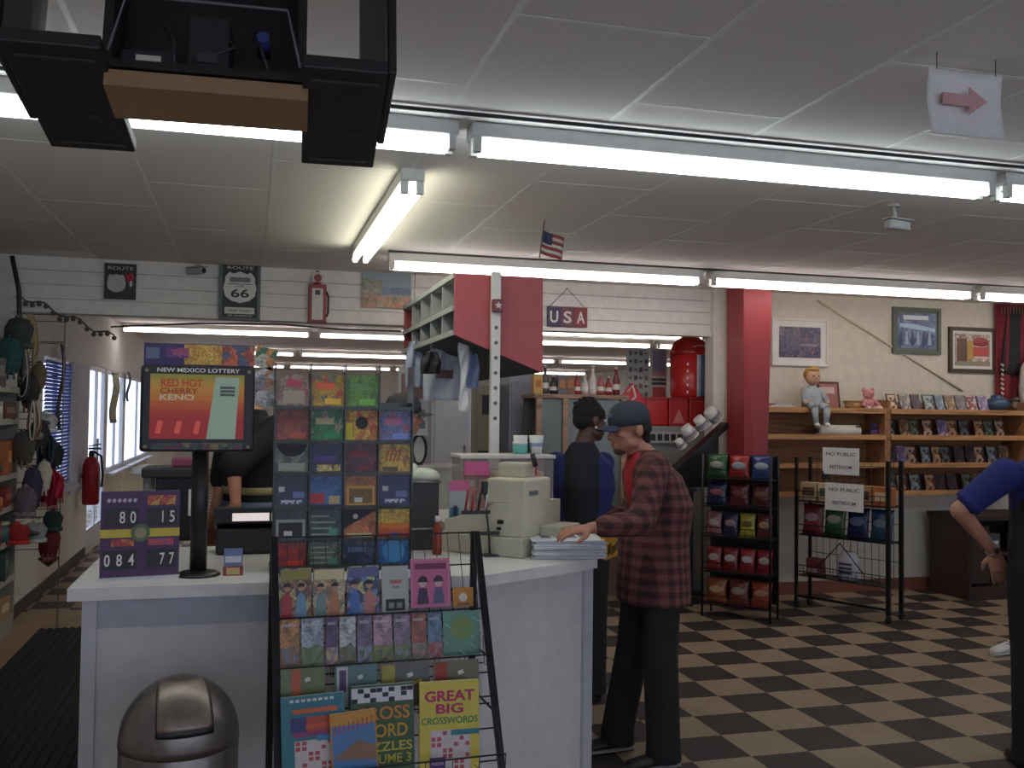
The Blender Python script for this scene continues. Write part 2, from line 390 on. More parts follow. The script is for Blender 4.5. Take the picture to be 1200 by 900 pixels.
tag(MB().tube([(-2.05, 3.43, CEIL-0.012), (2, 3.43, CEIL-0.014), (8.5, 3.43, CEIL-0.012)], 0.008, DARK).build('ceiling_cable'), 'dark cable running along the ceiling beside the nearest light row', 'cable')
tag(MB().tube([(0.9, 6.56, CEIL-0.012), (4, 6.56, CEIL-0.014), (8.8, 6.56, CEIL-0.012)], 0.009, DARK).build('ceiling_cable'), 'dark cable running along the ceiling beside the second light row', 'cable')

# ------------------------------------------------------------------ front counter
def counter():
    t = thing('sales_counter', 'white laminate sales counter with angled right corner', 'counter', (0.4, 4.2, 0))
    o = Vector((0.4, 4.2))
    def rel(pts): return [(p[0]-o.x, p[1]-o.y) for p in pts]
    outer = [(-0.56, 3.80), (0.93, 3.80), (1.50, 4.12), (1.50, 6.3), (1.15, 6.3), (1.15, 5.15), (0.93, 5.15), (0.93, 4.75), (-0.56, 4.75)]
    MB().prism(rel(outer), 'z', 0.0, 0.905, mat((212, 208, 208), 0.5)).build('base', t)
    top = [(-0.62, 3.745), (0.93, 3.745), (1.42, 4.01), (1.53, 4.09), (1.53, 6.33), (1.12, 6.33), (1.12, 5.18), (0.90, 5.18), (0.90, 4.78), (-0.62, 4.78)]
    MB().prism(rel(top), 'z', 0.905, 0.95, mat((226, 222, 218), 0.35)).build('worktop', t)
    T = mat((196, 196, 200), 0.45)
    MB().box((-0.55-o.x, 3.795-o.y, 0.45), (0.05, 0.03, 0.9), T).build('corner_trim', t); tr = MB().box((1.485-o.x, 4.11-o.y, 0.45), (0.06, 0.03, 0.9), T, Matrix.Rotation(math.radians(30), 3, 'Z'))
    tr.build('corner_trim', t)
    MB().box((0.185-o.x, 3.794-o.y, 0.85), (1.46, 0.012, 0.11), mat((176, 180, 190), 0.5)).build('upper_rail', t)
counter()

# ------------------------------------------------------------------ domed trash can
def trash():
    t = thing('trash_can', 'brushed metal bullet trash can with domed swing lid before the white counter', 'trash can', (-0.2, 3.3, 0))
    ST = mat((124, 116, 112), 0.34, 0.75, var=0.12, scale=40); R = 0.185
    MB().lathe([(R*0.96, 0.0), (R*0.98, 0.02), (R, 0.05), (R, 0.52), (R*0.985, 0.525)], m=ST, n=40).build('body', t)
    prof = [(R*1.01, 0.525), (R*1.01, 0.545)] + [(R*math.cos(a), 0.545+0.19*math.sin(a)) for a in [PI/2*k/12 for k in range(1, 13)]]
    MB().lathe(prof, m=ST, n=40).build('dome_lid', t)
    def dome(a, e, off): # azimuth about -y, elevation
        a += 0.16; r = R*math.cos(e)+off*math.cos(e); return (r*math.sin(a), -r*math.cos(a), 0.545+(0.19+off)*math.sin(e))
    def flap(off, e0, e1, w):
        def fn(u, v):
            e = e0+(e1-e0)*v; a = (u-0.5)*2*w/max(0.35, math.cos(e)); return dome(a, e, off)
        return fn
    MB().sheet(flap(0.003, 0.24, 1.28, 0.47), 16, 14, 0.006, BLACK).build('flap_gap', t)
    MB().sheet(flap(0.007, 0.33, 1.27, 0.44), 16, 14, 0.006, mat((146, 132, 122), 0.38, 0.75, var=0.1, scale=40)).build('swing_flap', t)
trash()

# black ribbed mat
mm = MB(); MT = mat((30, 30, 33), 0.8)
mm.box((0, 0, 0.006), (0.8, 4.0, 0.008), MT)
for k in range(16): mm.box((-0.375+k*0.05, 0, 0.014), (0.022, 3.98, 0.012), MT)
tag(mm.build('floor_mat', loc=(-1.03, 5.55, 0.0)), 'black ribbed rubber mat on the tan floor left of the counter', 'mat')
# ------------------------------------------------------------------ television hung from the ceiling
TVY = 1.9
tvk = TVY / 1.75
tc_ = P(235, 66, Y=TVY)
tilt = math.radians(-12)
def tvcradle():
    t = thing('television_cradle', 'black hanging television cradle with tan wooden shelf', 'television mount', tc_, (tilt, 0, -0.05))
    k = tvk
    # local: x right, y away, z up; underside of wings at z=0
    xl0, xl1, xr0, xr1 = -0.33*k, -0.165*k, 0.175*k, 0.33*k
    L = 0.385*k; yb = 0.075*k
    wb = mat((150, 118, 84), 0.6, var=0.1, scale=30); BK = mat((34, 32, 34), 0.5)
    s = MB(wb).box(((xl1+xr0)/2+0.002, yb+0.06*k, -0.012), (xr0-xl1+0.02, 0.12*k, 0.032*k), wb); s.build('shelf_board', t)
    for a, b, out in ((xl0, xl1, -1), (xr0, xr1, 1)):
        m = MB().box(((a+b)/2, L/2, 0.012), (b-a, L, 0.03), BK, bev=0.004)
        for yy in (0.04*k, L-0.03*k): m.box(((a+b)/2, yy, -0.0045), ((b-a)*0.8, 0.006, 0.004), mat((60, 58, 60), 0.4))
        m.cyl(((a+b)/2+0.03, L*0.62, -0.006), ((a+b)/2+0.03, L*0.62, 0.0), 0.008, m=mat((52, 50, 52), 0.3))
        m.build('wing_tray', t)
        x = b if out > 0 else a
        MB().box((x+out*0.008, L*0.36, 0.235), (0.016, L*0.72, 0.47), BK, bev=0.004).build('side_panel', t)
        MB().box((x-out*0.03, 0.035, 0.2), (0.05, 0.05, 0.36), mat((52, 48, 46), 0.6)).build('hanging_post', t)
tvcradle()
def television():
    k = tvk
    t = thing('television', 'dark television seen from behind, open back with cables, on the hanging shelf', 'television', tc_ + Vector((0.003*k, 0.075*k, 0.012-0.016*k)), (tilt, 0, -0.05))
    W, H, D = 0.365*k, 0.33*k, 0.15*k; BK = mat((30, 29, 31), 0.45); z0 = 0.012
    sh = MB(BK); tk = 0.018
    sh.box((0, D/2+0.02, z0+tk/2), (W, D, tk), BK); sh.box((0, D/2+0.02, z0+H-tk/2), (W, D, tk), BK)
    for e in (-1, 1): sh.box((e*(W/2-tk/2), D/2+0.02, z0+H/2), (tk, D, H-2*tk), BK)
    sh.box((0, D+0.0, z0+H/2), (W, 0.03, H), BK); sh.build('cabinet', t)
    ed = MB(mat((112, 110, 112), 0.5)); x0, x1 = W/2-0.012, W/2-0.04
    pts = [(-x0, 0.016, z0+0.03), (-x1, 0.016, z0+0.16), (x1, 0.016, z0+0.16), (x0, 0.016, z0+0.03)]
    ed.tube(pts, 0.0035); ed.build('back_frame', t)
    MB(mat((40, 38, 40), 0.5)).box((0.0, 0.10, z0+0.09), (0.085, 0.10, 0.13), bev=0.006).box((0.0, 0.047, z0+0.05), (0.04, 0.01, 0.02), mat((64, 62, 64), 0.4)).build('tube_neck_cover', t)
    MB(mat((48, 46, 50), 0.5)).box((-0.11*k, 0.12, z0+0.05), (0.10*k, 0.08, 0.06), bev=0.004).build('circuit_box', t)
    MB(mat((206, 200, 178), 0.6)).box((-0.11*k, 0.077, z0+0.055), (0.045*k, 0.004, 0.018)).box((-0.125*k, 0.0765, z0+0.044), (0.035*k, 0.003, 0.012), mat((220,214,196),0.6)).build('rating_label', t)
    MB(mat((52, 58, 120), 0.4)).cyl((0.10*k, 0.05, z0+0.115), (0.10*k, 0.12, z0+0.115), 0.013).build('blue_plug', t)
    c = MB(DARK)
    for a in ((-0.08, 0.02), (0.03, -0.06), (0.08, 0.03)):
        c.tube([(a[0]*k, 0.06, z0+0.12), (a[0]*k+0.02, 0.045, z0+0.08), ((a[0]+a[1])*k, 0.05, z0+0.04), ((a[0]+a[1])*k+0.02, 0.08, z0+0.025)], 0.004)
    c.build('cables', t)
television()

# ------------------------------------------------------------------ red overhead cabinet with pigeonholes
def overhead():
    y0, y1 = 5.25, 7.1; x0, x1 = P(533, 350, Y=5.25).x, P(637, 350, Y=5.25).x; zt = P(535, 320, Y=5.25).z
    t = thing('overhead_cabinet', 'red overhead cabinet with grey pigeonholes hung above the counter', 'cabinet', (x0, y0, 1.8))
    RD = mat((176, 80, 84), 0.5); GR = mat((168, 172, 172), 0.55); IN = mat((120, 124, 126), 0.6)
    zt -= 1.8; zl = P(533, 392, Y=5.25).z-1.8; zr = P(633, 437, Y=5.25).z-1.8
    w = x1-x0
    MB(RD).prism([(0, zl), (w, zr), (w-0.005, zt), (0, zt)], 'y', 0, 0.025).build('end_panel', t, label='red end panel')
    MB(RD).prism([(0, zl), (w, zr), (w-0.005, zt), (0, zt)], 'y', y1-y0-0.025, y1-y0).build('end_panel', t)
    L = y1-y0
    MB(GR).box((w/2, L/2, zt-0.012), (w-0.01, L-0.05, 0.024)).build('top_board', t)
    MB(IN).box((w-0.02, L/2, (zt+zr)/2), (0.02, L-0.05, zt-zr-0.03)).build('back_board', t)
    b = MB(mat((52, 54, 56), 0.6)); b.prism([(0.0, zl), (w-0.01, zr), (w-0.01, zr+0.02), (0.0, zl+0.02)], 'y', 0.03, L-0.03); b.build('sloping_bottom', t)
    MB(GR).box((0.17, L/2, zl+0.15), (0.34, L-0.05, 0.018)).build('middle_shelf', t)
    for k in range(1, 5): MB(GR).box((0.17, L*k/5, (zl+zt)/2), (0.34, 0.018, zt-zl-0.05)).build('divider', t)
    for z in (zl+0.012, zt-0.012, zl+0.15): MB(GR).box((-0.004, L/2, z), (0.012, L-0.02, 0.03)).build('front_lip', t)
    pk = thing('cigarette_carton', 'dark red carton inside the lower pigeonhole of the overhead cabinet', 'carton', (x0+0.09, y0+0.17, 1.8+zl+0.021))
    MB(mat((92, 36, 36), 0.5)).box((0.06, 0, 0.05), (0.16, 0.24, 0.10), bev=0.003).build('box', pk); MB(mat((150, 120, 110), 0.5)).box((-0.022, 0, 0.05), (0.002, 0.2, 0.03)).build('band', pk)
    # support post up from the counter
    px, py = P(580, 420, Y=5.22).x, 5.22
    p = thing('support_post', 'white wooden support post with punched holes in front of the red cabinet', 'post', (px, py, 0.95))
    ph = P(580, 319, Y=5.22).z-0.95
    MB(mat((218, 214, 210), 0.5)).box((0, 0, ph/2), (0.052, 0.04, ph), bev=0.003).build('shaft', p)
    h = MB(mat((92, 88, 90), 0.5))
    for k in range(7): h.cyl((0, -0.0225, 0.62+k*0.085), (0, -0.0195, 0.62+k*0.085), 0.011, n=10)
    h.build('punched_holes', p)
    bx = thing('card_box', 'small red box with pale star fixed high on the white support post', 'box', (px, py-0.045, P(580, 366, Y=5.2).z))
    MB(mat((122, 60, 68), 0.5)).box((0, 0, 0.035), (0.06, 0.045, 0.07), bev=0.003).build('box', bx)
    st = MB(mat((214, 190, 190), 0.5)); pts = []
    for k in range(10): r = 0.022 if k % 2 == 0 else 0.010; pts.append((r*math.sin(k*PI/5), 0.035+r*math.cos(k*PI/5)))
    st.prism(pts, 'y', -0.0245, -0.022); st.build('star', bx)
    # items hanging under the cabinet
    gl = MB(glassy((250, 250, 252), 0.55, 0.1)); 
    gl.sheet(lambda u, v: (0.03*(u-0.5)*2*(1.0-0.4*v+0.25*math.sin(v*9)), 0.012*math.sin(u*5+v*14), -0.42*v), 6, 26, 0.002)
    tag(gl.build('ribbon', loc=P(544, 398, Y=5.45)), 'clear crinkled plastic strip hanging under the red cabinet', 'plastic strip')
overhead()
def garment(x, y, Y, w, h, c, label, c2=None):
    o = P(x, y, Y=Y); t = thing('hanging_shirt', label, 'shirt', o, group=None)
    m = mat(c, 0.85, var=0.15)
    def fn(u, v): return ((u-0.5)*w*(0.55+0.45*min(1, v*2.2)), 0.02*math.sin(u*11+v*4)+0.01*math.sin(v*9), -h*v)
    MB(m).sheet(fn, 18, 12, 0.004).build('cloth', t)
    MB(STEEL).tube([(0, 0, 0.05), (0.012, 0, 0.06), (0.0, 0, 0.035), (0, 0, 0.005), (-w*0.28, 0, -0.01)], 0.002).build('hook', t)
    if c2: MB(mat(c2, 0.8)).box((0, -0.024, -h*0.5), (w*0.45, 0.006, h*0.16)).build('print', t)
garment(487, 400, 6.6, 0.14, 0.32, (176, 186, 214), 'pale blue cloth hanging at the left end under the pigeonholes')
garment(520, 408, 6.1, 0.26, 0.34, (196, 202, 216), 'pale grey shirt hanging under the middle of the pigeonholes', (120, 90, 90))
garment(553, 412, 5.6, 0.10, 0.22, (150, 164, 200), 'blue cloth hanging beside the clear plastic strip', None)
garment(505, 412, 5.9, 0.13, 0.14, (56, 58, 62), 'short black cloth hanging under the pigeonholes', None)

# ------------------------------------------------------------------ things on the counter
CT = 0.95
def lottery_screen():
    b = P(232, 674, Z=CT); Y = b.y
    t = thing('lottery_display', 'lottery screen in black frame on a black pole standing on the counter', 'display', b)
    MB(BLACK).lathe([(0.085, 0), (0.085, 0.006), (0.07, 0.014), (0.03, 0.02)], n=28).build('base', t)
    MB(BLACK).cyl((0, 0, 0.01), (0, 0, 0.56), 0.032, n=18).build('pole', t)
    a, c = P(167, 428, Y=Y)-b, P(297, 529, Y=Y)-b
    cx, w, z0, z1 = (a.x+c.x)/2, c.x-a.x, c.z, a.z; cz = (z0+z1)/2; h = z1-z0
    fr = MB(BLACK).box((cx, -0.035, cz), (w, 0.05, h), bev=0.012); fr.build('housing', t)
    for ex in (-1, 1):
        for ez in (-1, 1): MB(mat((130, 118, 90), 0.4)).cyl((cx+ex*(w/2-0.022), -0.064, cz+ez*(h/2-0.02)), (cx+ex*(w/2-0.022), -0.058, cz+ez*(h/2-0.02)), 0.007, n=10).build('corner_stud', t)
    # lit picture: colours of the picture itself
    s = MB(); sx0, sx1, sz0, sz1 = cx-w*0.415, cx+w*0.405, cz-h*0.35, cz+h*0.40
    N = 12; cols = [(176, 34, 34)]*4 + [(186, 52, 34), (196, 74, 36), (200, 96, 40), (206, 122, 44), (206, 138, 50), (208, 152, 56), (190, 156, 56), (160, 152, 54)]
    for k in range(N):
        z = sz0+(sz1-sz0)*k/N; s.box(((sx0+sx1)/2, -0.0605, z+(sz1-sz0)/N/2), (sx1-sx0, 0.002, (sz1-sz0)/N), emit(cols[k], 0.55))
    tk = [(sx0+(sx1-sx0)*0.60, sz0), (sx0+(sx1-sx0)*0.91, sz0), (sx0+(sx1-sx0)*0.95, sz1-0.01), (sx0+(sx1-sx0)*0.69, sz1-0.01)]
    s.prism(tk, 'y', -0.063, -0.0615, emit((160, 186, 168), 0.6))
    for k in range(3): s.box((sx0+(sx1-sx0)*0.82, -0.0635, sz1-0.05-0.014*k), ((sx1-sx0)*0.16, 0.001, 0.010), emit((60, 72, 72), 0.8))
    for k in range(3): s.box((sx0+(sx1-sx0)*(0.1+0.2*k), -0.062, sz0+0.045), (0.02, 0.0012, 0.05), emit((196, 78, 66), 0.9), Matrix.Rotation(0.2, 3, 'Y'))
    s.build('screen', t)
    lettering('NEW MEXICO LOTTERY', emit((210, 210, 210), 0.7), t, (cx, -0.061, cz+h*0.425), 0.016, w*0.72, bold=0.01)
    lettering('RED HOT', emit((170, 30, 24), 0.8), t, (sx0+(sx1-sx0)*0.33, -0.062, sz1-0.048), 0.03, (sx1-sx0)*0.44, bold=0.02)
    lettering('CHERRY', emit((130, 36, 20), 0.8), t, (sx0+(sx1-sx0)*0.30, -0.062, sz1-0.075), 0.022, (sx1-sx0)*0.40, bold=0.02)
    lettering('KENO', emit((212, 200, 178), 0.6), t, (sx0+(sx1-sx0)*0.28, -0.062, sz1-0.10), 0.022, (sx1-sx0)*0.36, bold=0.02)
    MB(mat((206, 122, 60), 0.5)).box((sx0+(sx1-sx0)*0.36, -0.0625, sz0+(sz1-sz0)*0.47), ((sx1-sx0)*0.54, 0.001, 0.004)).build('caption_line', t)
    fs = MB(printed([(48, 46, 70), (60, 58, 66), (52, 74, 50), (120, 110, 60), (90, 34, 54), (36, 34, 40)], 30))
    fs.box((cx, -0.0605, z0+0.022), (w*0.8, 0.002, 0.026)); fs.build('lower_strip', t)
    a2, c2 = P(170, 402, Y=Y)-b, P(298, 429, Y=Y)-b
    tp = thing('topper_sign', 'colourful lottery placard standing on top of the lottery screen', 'sign', b+Vector(((a2.x+c2.x)/2, -0.03, z1)))
    W2, H2 = c2.x-a2.x, a2.z-z1
    m = MB(mat((58, 50, 92), 0.5)).box((0, 0, H2/2), (W2, 0.01, H2))
    patch(m, -W2*0.14, 0.006, W2*0.2, H2*0.96, -0.005, printed([(206, 160, 60), (190, 140, 54), (214, 176, 84)], 40)); patch(m, -W2*0.3, H2*0.35, -W2*0.1, H2*0.8, -0.006, printed([(150, 70, 110), (96, 50, 120)], 50))
    patch(m, W2*0.2, 0.004, W2*0.5, H2*0.96, -0.005, printed([(196, 96, 60), (150, 70, 60), (86, 86, 110), (190, 110, 60)], 34)); patch(m, -W2*0.48, H2*0.3, -W2*0.36, H2*0.8, -0.005, mat((96, 104, 130), 0.5))
    m.build('placard', tp)
    # strip tickets clipped to the right of the screen
    q = P(311, 408, Y=Y+0.05)
    for lab, dz, w_, h_, cc, dx, ry in (('green and orange ticket card at the screen\'s right upper corner', 0, 0.085, 0.085, [(70, 110, 74), (200, 130, 70), (180, 176, 160)], 0, 0.25), ('white and orange ticket card under the green one beside the screen', -0.085, 0.09, 0.075, [(206, 200, 200), (190, 130, 96), (150, 140, 150)], -0.004, -0.4), ('pale paper card lowest beside the lottery screen', -0.165, 0.08, 0.06, [(226, 222, 220), (170, 168, 168), (214, 210, 206)], 0.004, 0.1)):
        tag(MB(printed(cc, 26)).box((0, 0, 0), (w_, 0.003, h_), rot=Matrix.Rotation(ry, 3, 'Y')).build('ticket_card', loc=q+Vector((dx, 0.0, dz-0.04))), lab, 'ticket card', 'cards beside the screen')
lottery_screen()
def jackpot_sign():
    a, c = P(116, 681, Z=CT), P(209, 676, Z=CT); w = (c-a).length; h = 0.335
    t = thing('jackpot_sign', 'purple jackpot number board with white flip digits on the counter', 'sign', (a+c)/2, math.atan2(c.y-a.y, c.x-a.x))
    tilt_ = Matrix.Rotation(-0.06, 3, 'X')
    m = MB(mat((76, 46, 88), 0.45)).box((0, 0, h/2), (w, 0.02, h), bev=0.002)
    patch(m, -w/2, h*0.48, w/2, h*0.575, -0.010, mat((206, 184, 70), 0.5))
    patch(m, w*0.08, h*0.84, w*0.44, h*0.95, -0.010, printed([(190, 80, 60), (150, 60, 60), (200, 150, 70)], 50)); patch(m, -w*0.36, h*0.38, -w*0.08, h*0.46, -0.010, printed([(200, 90, 60), (206, 140, 60), (170, 60, 70)], 60))
    patch(m, w*0.1, h*0.38, w*0.42, h*0.46, -0.010, printed([(150, 90, 130), (190, 80, 90)], 60))
    m.build('board', t)
    MB(mat((196, 192, 196), 0.5)).box((0, -0.004, 0.006), (w*1.02, 0.04, 0.012)).build('foot_strip', t)
    MB(mat((90, 110, 80), 0.5)).cyl((0, -0.012, h*0.53), (0, -0.0165, h*0.53), w*0.12, n=24).cyl((0, -0.0165, h*0.53), (0, -0.018, h*0.53), w*0.075, m=mat((150, 140, 110), 0.5), n=20).build('emblem', t)
    for s, x0, x1, z in (('80', -w*0.45, -w*0.03, h*0.60), ('15', w*0.08, w*0.46, h*0.60), ('084', -w*0.47, -w*0.05, h*0.12), ('77', w*0.08, w*0.46, h*0.12)):
        MB(mat((34, 34, 40), 0.4)).box(((x0+x1)/2, -0.0125, z+h*0.11), (x1-x0, 0.005, h*0.21)).build('number_window', t)
        n = 3 if len(s) == 3 else 2; ww = (x1-x0)
        for k, ch in enumerate(s):
            if s == '084': px = x0+ww*(0.14+0.36*k)
            else: px = x0+ww*(0.52+0.32*k)
            lettering(ch, mat((226, 224, 220), 0.5), t, (px, -0.0155, z+h*0.045), h*0.135, ww*0.045 if ch == '1' else ww*0.17, bold=0.01, name='digit')
    for k in range(6): MB(mat((190, 180, 200), 0.5)).box((-w*0.40+k*w*0.065, -0.011, h*0.9), (w*0.04, 0.002, h*0.04), rot=Matrix.Rotation(0.4, 3, 'Y')).build('star_mark', t)
jackpot_sign()

def terminal():
    o = P(282, 655, Z=CT)+Vector((0.02, 0.22, 0))
    t = thing('lottery_terminal', 'black lottery terminal with pale lit strip behind the small blue card', 'terminal', o)
    MB(BLACK).box((0, 0, 0.06), (0.26, 0.2, 0.12), bev=0.012).build('body', t)
    MB(mat((38, 38, 42), 0.35)).box((0, -0.02, 0.155), (0.28, 0.17, 0.075), bev=0.01, rot=Matrix.Rotation(-0.3, 3, 'X')).build('monitor', t)
    MB(emit((236, 224, 220), 1.3)).box((0.02, -0.112, 0.17), (0.16, 0.006, 0.035), rot=Matrix.Rotation(-0.3, 3, 'X')).build('lit_strip', t)
    o = P(208, 640, Z=CT)+Vector((0.0, 0.28, 0))
    t = thing('receipt_printer', 'black boxy printer on the counter behind the lottery screen pole', 'printer', o)
    MB(BLACK).box((0, 0, 0.16), (0.24, 0.22, 0.32), bev=0.012).build('body', t); MB(DARK).box((-0.03, -0.05, 0.34), (0.30, 0.26, 0.05), bev=0.01).build('lid', t)
    MB(mat((150, 66, 96), 0.5)).box((0.02, 0, 0.385), (0.14, 0.14, 0.04), bev=0.006).build('pink_pad', t)
    MB(PAPER).box((0.07, -0.1135, 0.19), (0.07, 0.003, 0.13)).build('paper_slip', t)
    o = P(273, 674, Z=CT)
    t = thing('card_holder', 'small blue and red card in a tiny stand before the terminal', 'card', o)
    m = MB(mat((110, 126, 168), 0.5)).box((0, 0, 0.062), (0.07, 0.006, 0.085)); patch(m, -0.03, 0.05, 0.03, 0.075, -0.003, mat((206, 206, 214), 0.5)); m.build('card', t)
    MB(mat((150, 72, 60), 0.5)).box((0, -0.004, 0.018), (0.076, 0.016, 0.036)).box((0, -0.013, 0.018), (0.05, 0.003, 0.026), mat((206, 180, 120), 0.5)).build('stand', t)
    t = thing('white_tray', 'round white bowl upside down behind the jackpot board', 'bowl', P(162, 640, Z=CT)+Vector((0, 0.45, 0)))
    MB(mat((206, 206, 214), 0.4)).lathe([(0.10, 0.31), (0.10, 0.32), (0.085, 0.345), (0.04, 0.36), (0.0, 0.362)]).build('shell', t); MB(mat((180, 176, 170), 0.5)).lathe([(0.05, 0), (0.03, 0.02), (0.03, 0.31)]).build('stem', t)
terminal()

# cash register (cream), seen from the back left
def register():
    a, b_ = P(517, 646, Z=CT), P(611, 655, Z=CT); d = (b_-a); w = d.length; ang = math.atan2(d.y, d.x)
    t = thing('cash_register', 'cream cash register with raised rear display on the counter', 'cash register', a.lerp(b_, 0.5), ang)
    C = mat((206, 200, 178), 0.5); C2 = mat((192, 187, 166), 0.5); D = 0.42
    MB(C2).box((0, D/2, 0.045), (w, D, 0.09), bev=0.008).build('cash_drawer', t)
    m = MB(C); m.prism([(-w/2+0.005, 0.092), (w/2-0.005, 0.092), (w/2-0.005, 0.24), (w*0.12, 0.235), (w*0.02, 0.205), (-w/2+0.005, 0.15)], 'y', 0.02, D-0.02); m.build('body', t)
    MB(C).box((w*0.24, D*0.42, 0.29), (w*0.48, D*0.62, 0.12), bev=0.012).build('printer_cover', t)
    MB(C2).box((w*0.16, D*0.5, 0.38), (w*0.34, 0.12, 0.075), bev=0.012).build('customer_display', t)
    MB(BLACK).box((w*0.22, 0.017, 0.155), (0.03, 0.008, 0.018)).box((w*0.20, 0.017, 0.125), (0.02, 0.008, 0.012)).build('sockets', t)
    MB(BLACK).cyl((w*0.40, D*0.5, 0.40), (w*0.36, D*0.5, 0.46), 0.012).build('knob', t)
    MB(mat((110, 112, 120), 0.5)).box((w*0.482, D*0.30, 0.285), (0.006, 0.08, 0.02)).build('badge', t)
    MB(C2).box((w/2+0.05, D*0.70, 0.065), (0.11, 0.22, 0.13), bev=0.008).build('side_drawer', t)
    g = thing('gooseneck_stand', 'thin black stand with pens clipped before the cream register', 'pen stand', a.lerp(b_, 0.55)+Vector((0, -0.03, 0)))
    MB(BLACK).tube([(0.02, 0, 0), (0.01, 0, 0.12), (-0.01, 0, 0.29)], 0.004).build('stem', g); MB(BLACK).box((0.0, 0, 0.105), (0.12, 0.02, 0.014), bev=0.003).box((0.02, 0, 0.005), (0.07, 0.05, 0.01)).build('crossbar', g)
    MB(BLACK).box((-0.01, 0, 0.31), (0.03, 0.02, 0.06), bev=0.006).build('clip', g)
    for k, c in enumerate(((150, 40, 44), (170, 60, 60), (40, 40, 44), (196, 190, 186))):
        MB(mat(c, 0.4)).cyl((-0.1+k*0.03, 0, 0.20), (-0.085+k*0.03, 0, 0.30), 0.006, n=8).build('pen', g)
    MB(BLACK).box((-0.05, 0.0, 0.2), (0.13, 0.02, 0.016)).build('pen_rail', g)
register()

def candy_case():
    o = P(588, 590, Y=4.98); o.z = CT
    t = thing('candy_case', 'clear plastic countertop case with pink header behind the register', 'display case', o)
    w, d, h = 0.50, 0.24, 0.42
    MB(glassy((235, 228, 226), 0.22, 0.08)).box((0, 0, 0.05+h/2), (w, d, h-0.1)).build('clear_box', t)
    MB(mat((206, 200, 196), 0.5)).box((0, 0, h), (w+0.02, d+0.02, 0.02), bev=0.004).build('lid', t)
    MB(mat((190, 186, 182), 0.5)).box((0, 0, 0.03), (w+0.01, d+0.01, 0.06)).build('base', t)
    m = MB(mat((210, 96, 150), 0.5)).box((-0.17, -d/2-0.006, h-0.06), (0.13, 0.006, 0.07)); m.build('pink_header', t)
    for x in (0.0, 0.13): MB(mat((170, 52, 66), 0.5)).box((x, -d/2-0.006, h-0.11), (0.05, 0.006, 0.12)).box((x, -d/2-0.010, h-0.11), (0.03, 0.002, 0.05), mat((214, 150, 160), 0.5)).build('red_tag', t)
    for k in range(12):
        c = ((206, 130, 96), (190, 80, 90), (214, 190, 90), (120, 160, 150), (200, 110, 130), (226, 200, 180))[k % 6]
        it = thing('candy_pack', '%s candy pack %s inside the clear countertop case' % (('orange', 'rose', 'yellow', 'green', 'pink', 'cream')[k % 6], 'in the upper layer' if k >= 6 else 'in the bottom layer'), 'candy', o+Vector((-0.19+0.075*(k % 6), -0.03, 0.062+0.15*(k//6))), group='candy packs in the case')
        MB(mat(c, 0.35)).box((0, 0, 0.065), (0.062, 0.09, 0.13), bev=0.012).build('pack', it); MB(PAPER).box((0, -0.047, 0.07), (0.04, 0.003, 0.03)).build('label_patch', it)
    # slim poster card left of the case
    q = P(538, 590, Y=4.55); q.z = CT
    t = thing('price_card', 'tall grey card with teal and yellow patches left of the candy case', 'card', q)
    m = MB(mat((170, 178, 182), 0.5)).box((0, 0, 0.16), (0.10, 0.008, 0.32)); patch(m, -0.045, 0.13, 0.0, 0.19, -0.004, mat((70, 130, 150), 0.5)); patch(m, 0.0, 0.03, 0.042, 0.11, -0.004, mat((214, 196, 60), 0.5)); patch(m, -0.03, 0.15, -0.01, 0.2, -0.0052, mat((40, 50, 90), 0.5)); patch(m, -0.05, 0.27, 0.05, 0.32, -0.004, mat((206, 100, 150), 0.5))
    m.build('card', t); MB(BLACK).box((0, 0.0, 0.006), (0.09, 0.06, 0.012)).build('foot', t)
    q = P(618, 520, Y=4.98); 
    t = thing('glass_jar', 'teal rimmed jar on top of the candy case beside the post', 'jar', Vector((q.x-0.04, o.y, CT+0.431)))
    MB(mat((110, 180, 170), 0.3)).lathe([(0.035, 0), (0.04, 0.01), (0.04, 0.05), (0.034, 0.06)]).build('body', t); MB(PAPER).lathe([(0.041, 0.052), (0.041, 0.066), (0.0, 0.067)]).build('lid', t)
    for k in range(2):
        t = thing('paper_cup', 'white paper item %s standing on the candy case lid' % ('nearest the jar' if k == 0 else 'at the right end'), 'cup', Vector((o.x+0.10+0.09*k, o.y, CT+0.431)), group='white cups on the case')
        MB(PAPER).lathe([(0.03, 0), (0.04, 0.10), (0.037, 0.10), (0.028, 0.006)]).build('cup', t); MB(mat((150, 160, 200), 0.5)).lathe([(0.0355, 0.04), (0.0375, 0.06)], caps=False).build('band', t)
candy_case()

